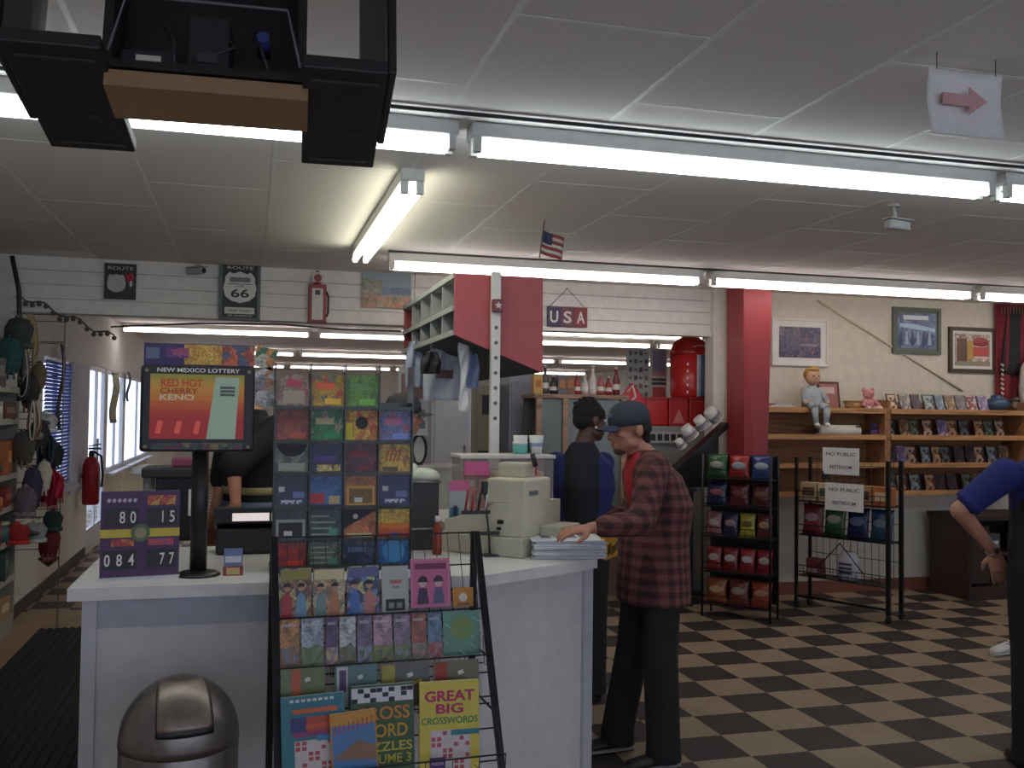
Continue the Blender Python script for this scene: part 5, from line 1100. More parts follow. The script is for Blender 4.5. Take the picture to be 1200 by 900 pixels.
# video cases
VC = [('brown and cream', [(96,66,60),(200,170,140)]), ('pale grey', [(190,184,176),(120,110,104)]), ('plum', [(110,80,90),(60,50,60)]), ('slate', [(80,90,100),(150,160,160)]), ('sky blue', [(150,170,190),(90,110,120)]), ('sand', [(190,160,120),(120,90,70)]), ('grey stone', [(150,140,130),(110,104,110)]), ('crimson and white', [(206,196,190),(130,50,56)]), ('lilac', [(196,176,196),(130,110,150)]), ('black', [(44,44,50),(110,104,110)]), ('dark green', [(48,62,56),(110,120,100)]), ('rust', [(130,80,60),(190,150,110)])]
def case(x, z, w, h, lean, vi, label):
    nm, cols = VC[vi]; t = thing('video_case', label, 'video case', (x, SY+0.09, z), (lean, 0, rnd.uniform(-.06, .06)), 'video cases on the wall shelf')
    m = MB(mat(tuple(int(v*0.5) for v in cols[0]), 0.35)); m.box((0, 0.007, h/2), (w, 0.014, h)); patch(m, -w*0.46, h*0.03, w*0.46, h*0.97, -0.0002, printed([cols[0], cols[1], tuple(int(v*0.7) for v in cols[0])], 30)); patch(m, -w*0.4, h*0.78, w*0.4, h*0.92, -0.001, mat(cols[1], 0.4)); m.cyl((w*0.05, 0, h*0.4), (w*0.05, -0.002, h*0.4), w*0.2, m=mat(tuple(min(255, int(v*1.15)) for v in cols[1]), 0.4), n=12)
    m.build('case', t)
ordn = ('first', 'second', 'third', 'fourth', 'fifth', 'sixth', 'seventh', 'eighth', 'ninth', 'tenth', 'eleventh', 'twelfth')
tops = [(1042, 1052), (1056, 1068), (1070, 1080), (1084, 1096), (1098, 1108), (1109, 1121), (1122, 1133), (1134, 1146), (1148, 1159)]
for k, (a, b) in enumerate(tops):
    p, q = P(a, 480, Y=SY+0.1), P(b, 480, Y=SY+0.1); case((p.x+q.x)/2, ZS[0]+0.0, q.x-p.x, 0.165, -0.35, k, '%s video case leaning atop the right shelf unit, %s from left' % (VC[k][0], ordn[k]))
for r, (rn_, n, big) in enumerate((('second', 10, 0.16), ('third', 11, 0.17), ('fourth', 10, 0.16))):
    for k in range(n):
        x = 5.635+1.36*(k+0.15*math.sin(k*2+r))/n; vi = ((k*5+r*3) % 12) if (k % 3 == 1) else (9, 2, 10, 0, 3, 11)[(k+r) % 6]
        case(x, ZS[r+1], 0.11, big, -0.22, vi, '%s video case, %s shelf of the right shelf unit, %s from left' % (VC[vi][0], rn_, ordn[k]))
# blue pot and lantern on the right shelf
o = P(1168, 481, Y=SY+0.12); o.z = ZS[0]
t = thing('blue_pot', 'squat dark blue ceramic pot at the right end of the shelf top', 'pot', o)
MB(mat((60, 82, 108), 0.3)).lathe([(0.05, 0), (0.10, 0.04), (0.105, 0.09), (0.07, 0.13), (0.05, 0.14), (0.055, 0.16), (0.045, 0.16)]).build('body', t); MB(mat((70, 90, 116), 0.3)).tube([(0.09, 0, 0.05), (0.15, 0, 0.08), (0.13, 0, 0.12), (0.08, 0, 0.12)], 0.01).build('ear_handle', t)
o = P(1190, 481, Y=SY+0.12); o.z = ZS[0]
t = thing('small_lantern', 'small brown lantern beside the blue pot on the shelf top', 'lantern', o)
BR = mat((84, 64, 52), 0.5); MB(BR).lathe([(0.05, 0), (0.05, 0.02), (0.035, 0.03)]).build('base', t); MB(glassy((220, 200, 170), 0.3)).lathe([(0.035, 0.03), (0.04, 0.07), (0.035, 0.11)]).build('glass', t); MB(BR).lathe([(0.045, 0.11), (0.04, 0.13), (0.015, 0.15), (0, 0.152)]).build('cap', t); MB(BR).tube([(-0.045, 0, 0.1), (0, 0, 0.2), (0.045, 0, 0.1)], 0.003).build('bail', t)
# left unit's goods
def doll():
    o = P(952, 481, Y=SY+0.04); o.z = ZS[0]
    t = thing('seated_doll', 'blond doll in pale grey clothes sitting on the shelf edge', 'doll', o); t.scale = (1.12, 1.0, 1.12)
    G = mat((168, 176, 178), 0.9, var=0.2); SK = mat((206, 160, 130), 0.6)
    MB(G).rings([(Vector((0, 0, 0.0)), Vector((0.085, 0, 0)), Vector((0, 0.07, 0))), (Vector((0, 0, 0.06)), Vector((0.09, 0, 0)), Vector((0, 0.07, 0))), (Vector((0, 0.01, 0.15)), Vector((0.07, 0, 0)), Vector((0, 0.05, 0))), (Vector((0, 0.01, 0.19)), Vector((0.03, 0, 0)), Vector((0, 0.03, 0)))]).build('body', t)
    MB(SK).sphere((0, -0.005, 0.255), (0.062, 0.058, 0.068)).sphere((0, -0.062, 0.25), 0.009).build('head', t)
    MB(mat((190, 150, 80), 0.9, var=0.3)).sphere((0, 0.014, 0.275), (0.068, 0.058, 0.062)).sphere((0, -0.03, 0.315), (0.04, 0.03, 0.02)).build('hair', t)
    MB(BLACK).sphere((-0.022, -0.058, 0.262), 0.006).sphere((0.022, -0.058, 0.262), 0.006).build('eyes', t)
    for e in (-1, 1):
        m = MB(G).limb((e*0.07, 0, 0.15), 0.026, (e*0.10, -0.05, 0.07), 0.022); m.sphere((e*0.10, -0.065, 0.055), 0.018, SK); m.build('arm', t)
        m = MB(G).limb((e*0.04, -0.04, 0.03), 0.034, (e*0.055, -0.13, 0.015), 0.028).limb((e*0.055, -0.13, 0.015), 0.028, (e*0.045, -0.135, -0.10), 0.022); m.sphere((e*0.045, -0.15, -0.12), (0.02, 0.035, 0.017), PAPER); m.build('leg', t)
doll()
o = P(973, 481, Y=SY+0.18); o.z = ZS[0]
t = thing('framed_photograph', 'dark framed reddish photograph standing behind the doll', 'picture frame', o, (-0.15, 0, 0))
m = MB(mat((80, 50, 42), 0.5)); m.box((0, 0.008, 0.13), (0.22, 0.016, 0.26)); patch(m, -0.09, 0.02, 0.09, 0.24, -0.0002, mat((170, 110, 100), 0.5)); patch(m, -0.07, 0.15, 0.06, 0.21, -0.001, mat((206, 180, 170), 0.5)); m.build('frame', t)
o = P(1000, 481, Y=SY+0.16); o.z = ZS[0]
t = thing('wicker_basket', 'low tan basket on the shelf between photo frame and pink toy', 'basket', o); MB(wood((170, 130, 84), 0.8)).lathe([(0.07, 0), (0.085, 0.08), (0.075, 0.08), (0.06, 0.01)]).build('bowl', t); MB(wood((150, 112, 70), 0.8)).tube([(0.084*math.cos(q), 0.084*math.sin(q), 0.08) for q in [2*PI*k/20 for k in range(20)]], 0.007, closed=True).build('rim', t)
def plush(o, name, label, c, c2, s):
    t = thing(name, label, 'toy', o); m = mat(c, 0.95, var=0.2, scale=40)
    MB(m).sphere((0, 0, 0.06*s), (0.06*s, 0.05*s, 0.06*s)).build('body', t); MB(m).sphere((0, -0.01*s, 0.145*s), (0.052*s, 0.047*s, 0.047*s)).build('head', t)
    for e in (-1, 1):
        MB(m).sphere((e*0.045*s, 0, 0.185*s), (0.02*s, 0.01*s, 0.022*s)).build('ear', t); MB(m).limb((e*0.045*s, -0.02*s, 0.09*s), 0.017*s, (e*0.08*s, -0.05*s, 0.05*s), 0.017*s).build('arm', t); MB(mat(c2, 0.9)).limb((e*0.035*s, -0.03*s, 0.022*s), 0.022*s, (e*0.06*s, -0.10*s, 0.02*s), 0.02*s).build('leg', t)
    MB(BLACK).sphere((-0.018*s, -0.054*s, 0.155*s), 0.005*s).sphere((0.018*s, -0.054*s, 0.155*s), 0.005*s).sphere((0, -0.06*s, 0.138*s), 0.006*s).build('face', t)
o = P(1017, 481, Y=SY+0.11); o.z = ZS[0]; plush(o, 'plush_toy', 'pink plush toy sitting on the shelf right of the tan basket', (206, 140, 140), (222, 190, 180), 1.0)
o = P(1024, 512, Y=SY+0.11); o.z = ZS[1]; plush(o, 'plush_toy', 'small purple plush toy beside the white paper roll', (96, 72, 120), (150, 80, 80), 0.62)
o = P(982, 505, Y=SY+0.06); o.z = ZS[1]
t = thing('paper_roll', 'long white paper roll lying on the second wooden shelf', 'paper roll', o, 0.03); MB(mat((226, 220, 206), 0.7)).cyl((-0.21, 0, 0.05), (0.21, 0, 0.05), 0.05, n=24).build('roll', t); MB(mat((60, 56, 54), 0.6)).cyl((-0.235, 0, 0.05), (0.235, 0, 0.05), 0.022).build('core', t); MB(BLACK).box((0.185, -0.03, 0.088), (0.04, 0.03, 0.012)).build('tape', t)
for k in range(4):
    tag(MB(mat(((222,216,206),(196,186,170),(214,210,204),(170,150,120))[k], 0.7)).box((0, 0, 0.006), (0.30-0.03*k, 0.2, 0.0115), bev=0.002).box((0, -0.1002, 0.006), (0.26-0.03*k, 0.001, 0.007), PAPER).build('flat_book', loc=(4.46+0.01*k, SY+0.13, ZS[0]+0.012*k), rot=(0, 0, 0.05*k)), ('white thin book at the bottom of the flat pile left of the doll', 'tan thin book second in the flat pile left of the doll', 'pale thin book third in the flat pile left of the doll', 'brown thin book on top of the flat pile left of the doll')[k], 'book', 'flat books on the shelf top')
o = P(1036, 512, Y=SY+0.05); o.z = ZS[1]
tag(MB(wood((200, 160, 110), 0.5)).cyl((-0.06, 0, 0.012), (0.05, 0, 0.014), 0.008, n=10).sphere((0.05, 0, 0.016), (0.03, 0.016, 0.013)).build('wooden_spoon', loc=o, rot=(0, 0, -0.5)), 'pale wooden spoon at the right end of the second shelf', 'spoon')

# ------------------------------------------------------------------ snack racks
def bag(parent_none, loc, rz, w, h, c, c2, label, group, lean=-0.12):
    c, c2 = tuple(int(v*0.82) for v in c), tuple(int(v*0.8) for v in c2)
    t = thing('snack_bag', label, 'snack bag', loc, (lean, 0, rz), group)
    m = MB(mat(c, 0.25)); d = w*0.32
    m.sheet(lambda u, v: ((u-0.5)*w*(1-0.08*math.sin(v*PI)), -d*0.5*math.sin(u*PI)**0.7*math.sin(v*PI)**0.6, v*h), 10, 10, 0.002); m.sheet(lambda u, v: ((u-0.5)*w*(1-0.08*math.sin(v*PI)), d*0.5*math.sin(u*PI)**0.7*math.sin(v*PI)**0.6, v*h), 10, 10, 0.002)
    m.build('pouch', t)
    q = MB(mat(c2, 0.4)); q.sphere((0, -d*0.46, h*0.55), (w*0.34, d*0.12, h*0.15), None, 12, 6); q.build('front_label', t)
    sm = mat(tuple(int(v*0.8) for v in c), 0.3); MB(sm).box((0, 0, h*0.985), (w, 0.006, h*0.05)).build('seal', t); MB(sm).box((0, 0, h*0.015), (w, 0.006, h*0.05)).build('seal', t)
def chiprack():
    a, b = Vector((3.52, 7.02, 0)), Vector((3.90, 6.63, 0)); d = b-a; w = d.length; ang = math.atan2(d.y, d.x)
    t = thing('snack_rack', 'black wire snack rack with red bags left of the wooden shelves', 'rack', (a+b)/2, ang)
    BK = WIRE; H = 1.29; D = 0.22
    for ex in (-1, 1):
        for y in (0, D): MB(BK).cyl((ex*w/2, y, 0), (ex*w/2, y, H), 0.010, n=8).build('leg', t)
    MB(BK).box((0, D-0.005, H/2+0.05), (w, 0.01, H-0.12), None).build('back_panel', t)
    zs = [0.10, 0.36, 0.64, 0.88, 1.10]
    for z in zs:
        m = MB(BK).box((0, D/2, z-0.006), (w-0.01, D-0.02, 0.008))
        for zz in (z+0.02, z+0.07): m.cyl((-w/2, 0, zz), (w/2, 0, zz), 0.004, n=6)
        for k in range(9): m.cyl((-w/2+w*k/8, 0, z), (-w/2+w*k/8, 0, z+0.07), 0.0025, n=5)
        m.build('wire_shelf', t)
    R = Matrix.Rotation(ang, 3, 'Z'); nmz = ('bottom', 'second', 'middle', 'fourth', 'top')
    cols = [[('amber', (170,90,50),(214,170,120)), ('brown red', (130,60,50),(170,150,140)), ('orange red', (180,70,44),(206,140,110))],
            [('red', (160,44,44),(206,180,180)), ('deep red', (150,36,40),(214,206,206)), ('scarlet', (170,40,40),(220,214,214)), ('ruby', (160,30,44),(206,190,190))],
            [('pink white', (170,110,110),(214,196,190)), ('navy', (50,54,90),(190,150,150)), ('yellow', (196,180,60),(140,110,50)), ('maroon', (110,44,44),(206,160,110))],
            [('dark blue', (44,50,96),(180,90,100)), ('dark red', (110,34,40),(140,70,60)), ('wine', (96,40,46),(150,96,80))],
            [('green', (60,110,64),(190,196,180)), ('bright red', (196,48,44),(190,200,210)), ('royal blue', (50,80,150),(200,210,226))]]
    for r, row in enumerate(cols):
        n = len(row)
        for k, (nm, c, c2) in enumerate(row):
            p = R @ Vector((-w/2+w*(k+0.5)/n, 0.075, zs[r])) + (a+b)/2
            bag(None, p, ang, w/n*0.94, 0.19 if r else 0.2, c, c2, '%s snack bag, %s shelf of the tall snack rack, %s from left' % (nm, nmz[r], ordn[k]), 'snack bags on the tall rack')
chiprack()
def wirerack():
    a, b = Vector((4.575, 7.13, 0)), Vector((4.815, 6.45, 0)); a = P(933, 712, Z=0); b = P(1041, 731, Z=0); d = b-a; w = d.length; ang = math.atan2(d.y, d.x)
    t = thing('wire_rack', 'black rolling wire rack holding two white paper signs', 'rack', (a+b)/2, ang); H = 1.26; D = 0.22
    for ex in (-1, 1):
        for y in (0, D):
            MB(WIRE).box((ex*w/2, y, 0.06+H/2-0.03), (0.03 if ex > 0 else 0.018, 0.03, H-0.06)).build('post', t)
            c = MB(BLACK).cyl((ex*w/2-0.012, y, 0.03), (ex*w/2+0.012, y, 0.03), 0.03, n=16); c.build('caster', t)
    for z in (0.28, 0.62, 0.90):
        m = MB(WIRE).box((0, D/2, z-0.006), (w, D, 0.007))
        for zz in (z+0.03, z+0.08): m.cyl((-w/2, 0, zz), (w/2, 0, zz), 0.004, n=6)
        for k in range(13): m.cyl((-w/2+w*k/12, 0, z), (-w/2+w*k/12, 0, z+0.08), 0.0025, n=5)
        m.build('wire_shelf', t)
    m = MB(WIRE)
    for k in range(14): m.cyl((-w/2+w*k/13, D, 0.28), (-w/2+w*k/13, D, H), 0.0025, n=5)
    for k in range(7): m.cyl((-w/2, D, 0.3+k*0.15), (w/2, D, 0.3+k*0.15), 0.003, n=5)
    m.build('back_grid', t)
    m = MB(WIRE).box((0, 0.02, 0.10), (w, 0.012, 0.02)); m.tube([(-w*0.25, -0.012, 0.36), (0, -0.012, 0.58), (w*0.25, -0.012, 0.36)], 0.006); m.build('lower_frame', t)
    R = Matrix.Rotation(ang, 3, 'Z'); c0 = (a+b)/2
    row = [('rose and red', (150,60,76),(206,170,180)), ('green and white', (60,110,66),(200,206,196)), ('navy', (44,50,104),(130,140,180)), ('steel blue', (60,100,140),(130,150,170))]
    for k, (nm, c, c2) in enumerate(row):
        p = R @ Vector((-w/2+w*(k+0.5)/4, 0.085, 0.62)) + c0; bag(None, p, ang, w/4*0.95, 0.25, c, c2, '%s snack bag on the rolling wire rack, %s from left' % (nm, ordn[k]), 'snack bags on the rolling rack')
    row = [('beige', (190,170,130),(110,80,60)), ('cream', (206,190,150),(90,110,70)), ('dark green', (60,90,60),(200,190,160)), ('tan', (180,140,90),(90,60,50)), ('orange', (190,110,60),(220,190,150))]
    for k, (nm, c, c2) in enumerate(row):
        p = R @ Vector((-w/2+w*(k+0.5)/5, 0.10, 0.90)) + c0
        q = thing('snack_box', '%s snack carton on upper tier of the rolling rack, %s from left' % (nm, ordn[k]), 'box', p, ang, 'cartons on the rolling rack'); m = MB(mat(c, 0.5)).box((0, 0, 0.075), (w/5*0.9, 0.10, 0.15), bev=0.003); m.build('carton', q); mm = MB(mat(c2, 0.5)); patch(mm, -w*0.07, 0.04, w*0.07, 0.11, -0.05, mat(c2, 0.5)); mm.build('front_print', q)
    for (x0, x1, y0, y1, l1, l2, lab) in ((964, 1007, 524, 555, 'NO PUBLIC', 'RESTROOM', 'upper white paper notice taped on the rolling wire rack'), (967, 1012, 565, 597, 'NO PUBLIC', 'RESTROOM', 'lower white paper notice taped on the rolling wire rack')):
        nr = R @ Vector((0, 1, 0)); q0 = c0 + R @ Vector((0, -0.035, 0)); cm = lambda x, y: (lambda d_: CAM + d_*((q0-CAM).dot(nr)/d_.dot(nr)))(P(x, y, Y=1)-CAM)
        pa, pb, pc = cm(x0, y1), cm(x1, y1), cm(x0, y0); ww = Vector((pb.x-pa.x, pb.y-pa.y)).length; hh = pc.z-pa.z
        q = thing('paper_notice', lab, 'notice', Vector(((pa.x+pb.x)/2, (pa.y+pb.y)/2, pa.z)), ang); MB(PAPER).box((0, 0, hh/2), (ww, 0.003, hh)).build('sheet', q)
        K = mat((70, 70, 76), 0.6); lettering(l1, K, q, (0, -0.002, hh*0.70), hh*0.13, ww*0.8, bold=0.01); lettering(l2, K, q, (0, -0.002, hh*0.22), hh*0.13, ww*0.6, bold=0.01)
    mz = thing('black_clip', 'black spring clip at the left between the two paper notices', 'clip', cm(967, 559)+nr*0.012); MB(BLACK).box((0, 0, 0), (0.07, 0.02, 0.04), bev=0.005).cyl((-0.02, 0, 0.02), (-0.03, 0, 0.05), 0.005).cyl((0.02, 0, 0.02), (0.03, 0, 0.05), 0.005).build('jaw', mz)
    p = R @ Vector((0.02, 0.09, 0.28)) + c0
    q = thing('white_sack', 'white printed sack standing on the low tier of the rolling rack', 'sack', p, ang); m = MB(mat((200, 196, 204), 0.7, var=0.1)); m.rings([(Vector((0, 0, z)), Vector((r, 0, 0)), Vector((0, r*0.5, 0))) for r, z in ((0.09, 0), (0.105, 0.05), (0.10, 0.16), (0.07, 0.21), (0.06, 0.23))]); m.build('bag', q); mm = MB(mat((70, 64, 80), 0.6)); [mm.box((0, -0.052, 0.06+k*0.035), (0.11, 0.006, 0.018)) for k in range(3)]; mm.build('print', q)
    p = R @ Vector((-w*0.34, 0.09, 0.28)) + c0
    q = thing('red_sack', 'dark red packet on the low tier left of the white sack', 'packet', p, ang); MB(mat((110, 50, 56), 0.5)).box((0, 0, 0.07), (0.13, 0.10, 0.14), bev=0.012).build('pack', q); MB(mat((170, 150, 150), 0.5)).box((0, -0.051, 0.04), (0.09, 0.003, 0.04)).build('front_label', q)
wirerack()
def darkcabinet():
    a, b = P(1112, 697, Z=0), P(1215, 705, Z=0); t = thing('dark_cabinet', 'dark brown low cabinet with open front at the back wall right', 'cabinet', (6.55, 7.08, 0)); W = 0.86; H = 0.74; D = 0.5
    DB = wood((62, 44, 40), 0.5); 
    for e in (-1, 1): MB(DB).box((e*(W/2-0.015), D/2, H/2), (0.03, D, H)).build('side_panel', t)
    MB(DB).box((0, D/2, H-0.02), (W+0.04, D+0.03, 0.04)).build('top', t); MB(DB).box((0, D/2, 0.06), (W-0.06, D, 0.12)).build('plinth', t); MB(mat((30, 24, 24), 0.7)).box((0, D-0.01, H/2), (W-0.06, 0.02, H-0.08)).build('back_panel', t); MB(DB).box((0.06, D/2, 0.40), (W-0.06, D-0.02, 0.025)).build('shelf', t)
    MB(DB).box((-W/2+0.12, 0.01, 0.40), (0.2, 0.02, 0.5)).build('door', t)
    for k in range(3): q = thing('shelf_box', '%s carton inside the dark cabinet' % ('grey', 'pale', 'brown')[k], 'box', (6.47+0.17*k, 7.25, 0.413 if k != 1 else 0.121)); MB(mat(((90,86,88),(170,166,162),(100,76,60))[k], 0.5)).box((0, 0, 0.08), (0.13, 0.16, 0.16), bev=0.004).build('carton', q); MB(PAPER).box((0, -0.081, 0.08), (0.09, 0.002, 0.03)).build('front_label', q)
darkcabinet()

# ------------------------------------------------------------------ drink corner behind the shoppers
def drinks():
    t = thing('coffee_counter', 'black drink station cabinet left of the snack rack', 'cabinet', (3.40, 7.38, 0)); BK = mat((34, 32, 34), 0.5)
    MB(BK).box((0, 0.2, 0.48), (0.42, 0.42, 0.96)).build('body', t); MB(mat((56, 54, 56), 0.4)).box((0, 0.2, 0.975), (0.46, 0.46, 0.03)).build('top', t); MB(mat((46, 44, 46), 0.4)).box((0, -0.014, 0.45), (0.36, 0.012, 0.72)).build('door', t); MB(STEEL).cyl((0.14, -0.03, 0.55), (0.14, -0.03, 0.7), 0.007).build('handle', t)
    # slanted cup dispenser
    Y = 7.47; p0, p1 = P(788, 548, Y=Y), P(848, 494, Y=Y); d = p1-p0
    t = thing('cup_dispenser', 'slanted black cup dispenser rising to the right on the drink station', 'cup dispenser', p0)
    n = Vector((-d.z, 0, d.x)).normalized()
    m = MB(BLACK); L = d.length; ang = math.atan2(d.z, d.x)
    m.box(d*0.5-n*0.03, (L, 0.12, 0.05), None, Matrix.Rotation(-ang, 3, 'Y'), bev=0.006); m.build('rail', t)
    MB(BLACK).prism([(0.0, 1.0-p0.z-0.008), (d.x*0.85, 1.0-p0.z-0.008), (d.x*0.85, d.z*0.75), (0.0, -0.02)], 'y', -0.05, 0.05).build('stand', t)
    for k, (x, y, tx, ty) in enumerate(((800, 524, 793, 514), (812, 512, 800, 497), (826, 500, 814, 486), (841, 491, 828, 479))):
        b0 = P(x, y, Y=Y-0.02); e = P(tx, ty, Y=Y-0.02); dr = (e-b0).normalized()
        c = thing('paper_cup', 'white paper cup in the slanted dispenser, %s from the bottom' % ordn[k], 'cup', b0, group='cups in the slanted dispenser'); s = (0.8, 1.15, 1.05, 1.2)[k]
        MB(mat((216, 212, 210), 0.5)).cyl((0, 0, 0), dr*0.10*s, 0.052*s, 0.040*s, n=18).build('cup', c); MB(mat((150, 150, 156), 0.5)).cyl(dr*0.03*s, dr*0.05*s, 0.0505*s, 0.0485*s, n=18, caps=True).build('printed_band', c); q = MB(PAPER); a_ = dr.orthogonal().normalized()*0.052*s; b_ = dr.cross(a_); q.tube([a_*math.cos(u)+b_*math.sin(u) for u in [2*PI*i/18 for i in range(18)]], 0.004, closed=True); q.build('rim', c)
    # steel cabinet beside the pillar
    o = P(846, 530, Y=7.66); 
    t = thing('drink_machine', 'grey metal drink machine behind the slanted cups', 'machine', (3.72, 7.95, 0)); G = mat((150, 152, 150), 0.4, 0.3)
    MB(G).box((0, 0.3, 0.75), (0.66, 0.55, 1.5), bev=0.01).build('body', t); MB(mat((178, 178, 174), 0.5)).box((-0.1, -0.004, 1.40), (0.34, 0.012, 0.10)).build('menu_plate', t); 
    for k in range(5): MB(DARK).box((-0.23+0.065*k, -0.012, 1.40), (0.045, 0.008, 0.06)).build('button', t)
    # red coolers on top
    for k, (x0, x1, lab, c) in enumerate(((757, 784, 'bright red cooler box left of the triangle-marked box on the machine', (190, 36, 34)), (784, 808, 'red box with pale triangle mark on the drink machine', (176, 44, 48)), (808, 832, 'dark red box nearest the pillar on the drink machine', (160, 32, 38)))):
        a, b = P(x0, 498, Y=8.0), P(x1, 466, Y=8.0); q = thing('red_box', lab, 'box', ((a.x+b.x)/2, 8.18, 1.502), group='red boxes on the drink machine'); w, h = b.x-a.x-0.008, b.z-1.502
        MB(mat(c, 0.35)).box((0, 0, h/2), (w, 0.34, h), bev=0.012).build('body', q); MB(mat(tuple(int(v*0.7) for v in c), 0.4)).box((0, 0, h-0.018), (w+0.006, 0.35, 0.012)).build('lid_seam', q)
        if k == 1: MB(mat((206, 120, 110), 0.4)).prism([(-w*0.3, h*0.1), (w*0.3, h*0.1), (0, h*0.6)], 'y', -0.174, -0.1705).build('triangle_mark', q)
    # soda can shaped display
    a, b = P(787, 467, Y=8.2), P(829, 395, Y=8.2); R = (b.x-a.x)/2; H = b.z-a.z
    q = thing('can_display', 'giant red and blue soda can hung beside the white post', 'display', ((a.x+b.x)/2, 8.2, a.z)); 
    MB(mat((190, 44, 44), 0.3)).lathe([(R*0.9, 0), (R, 0.04), (R, H*0.70)], n=32).build('can_wall', q); MB(mat((186, 36, 36), 0.25)).lathe([(R, H*0.70), (R*1.02, H*0.72), (R*0.98, H*0.80), (R*0.8, H*0.91), (R*0.45, H*0.985), (0.0, H)], n=32).build('domed_top', q)
    MB(mat((92, 110, 150), 0.3)).sheet(lambda u, v: ((R+0.004)*math.sin(0.12+u*0.95), -(R+0.004)*math.cos(0.12+u*0.95), H*(0.03+0.66*v)), 10, 4, 0.004).build('blue_band', q); MB(mat((190, 196, 206), 0.3)).sheet(lambda u, v: ((R+0.003)*math.sin(-0.08+u*0.2), -(R+0.003)*math.cos(-0.08+u*0.2), H*(0.03+0.66*v)), 4, 4, 0.004).build('silver_band', q)
    m = MB(mat((206, 206, 214), 0.3)); [m.box((R*math.sin(-0.55), -R*math.cos(-0.55)-0.002, H*(0.1+0.11*k)), (0.016, 0.006, 0.024), None, Matrix.Rotation(-0.55, 3, 'Z')) for k in range(5)]; m.build('letter_marks', q); MB(mat((226, 180, 170), 0.3)).sheet(lambda u, v: ((R*0.93)*math.sin(-0.3+u*0.9), -(R*0.93)*math.cos(-0.3+u*0.9)-0.012, H*(0.80+0.03*math.sin(u*PI)+0.02*v)), 8, 2, 0.004).build('highlight_swirl', q); MB(STEEL).cyl((0, 0, H), (0, 0, CEIL-a.z), 0.005).build('hanger', q)
    # panels behind
    a, b = P(735, 468, Y=8.6), P(761, 408, Y=8.6)
    q = thing('pegboard_panel', 'pale grey pegboard panel with small hanging cards behind the man\'s cap', 'pegboard', ((a.x+b.x)/2, 8.62, 0)); w = b.x-a.x; MB(mat((186, 190, 186), 0.6)).box((0, 0, b.z/2), (w, 0.03, b.z)).build('board', q); m = MB(mat((120, 126, 120), 0.6))
    for i in range(4):
        for j in range(6): m.box((-w*0.36+w*0.24*i, -0.02, a.z+0.05+0.08*j), (0.03, 0.012, 0.045 if (i+j) % 2 else 0.02), mat(((110,120,110),(90,96,90),(150,120,110))[(i*2+j) % 3], 0.6))
    m.build('cards', q)
    a, b = P(763, 466, Y=8.6), P(782, 409, Y=8.6)
    q = thing('poster_board', 'tall poster board with blue and pink picture over red lettering strip', 'poster', ((a.x+b.x)/2, 8.62, 0)); w = b.x-a.x; m = MB(mat((206, 204, 200), 0.6)); m.box((0, 0, b.z/2), (w, 0.03, b.z)); h = b.z-a.z
    patch(m, -w*0.42, a.z+h*0.55, w*0.42, a.z+h*0.97, -0.015, mat((150, 150, 176), 0.5)); patch(m, -w*0.42, a.z+h*0.44, w*0.42, a.z+h*0.55, -0.015, mat((190, 140, 150), 0.5)); patch(m, -w*0.45, a.z+h*0.26, w*0.45, a.z+h*0.32, -0.015, mat((80, 84, 84), 0.5)); patch(m, -w*0.45, a.z+h*0.34, w*0.45, a.z+h*0.40, -0.015, mat((80, 84, 84), 0.5)); patch(m, -w*0.42, a.z, w*0.42, a.z+h*0.22, -0.015, mat((196, 90, 90), 0.5)); m.build('panel', q)
    # red drink sign
    a = P(746, 478, Y=7.9); q = thing('drink_sign', 'red leaf shaped sign with white swirl above the man\'s cap', 'sign', Vector((a.x, 8.0, 1.60))); pts = [(0.13*math.sin(u)*(1 if math.cos(u) < 0 else 1-0.7*math.cos(u)), 0.12-0.16*math.cos(u+PI)) for u in [2*PI*k/20 for k in range(20)]]
    MB(mat((196, 30, 36), 0.35)).prism(pts, 'y', 0, 0.02).build('panel', q); m = MB(mat((226, 214, 210), 0.4)); m.tube([(-0.05, -0.004, 0.2), (0.0, -0.004, 0.26), (0.03, -0.004, 0.16), (-0.04, -0.004, 0.10), (0.02, -0.004, 0.02)], 0.012); m.build('swirl', q); MB(DARK).box((0, 0.02, -0.07), (0.05, 0.03, 0.17)).build('stem', q)
drinks()
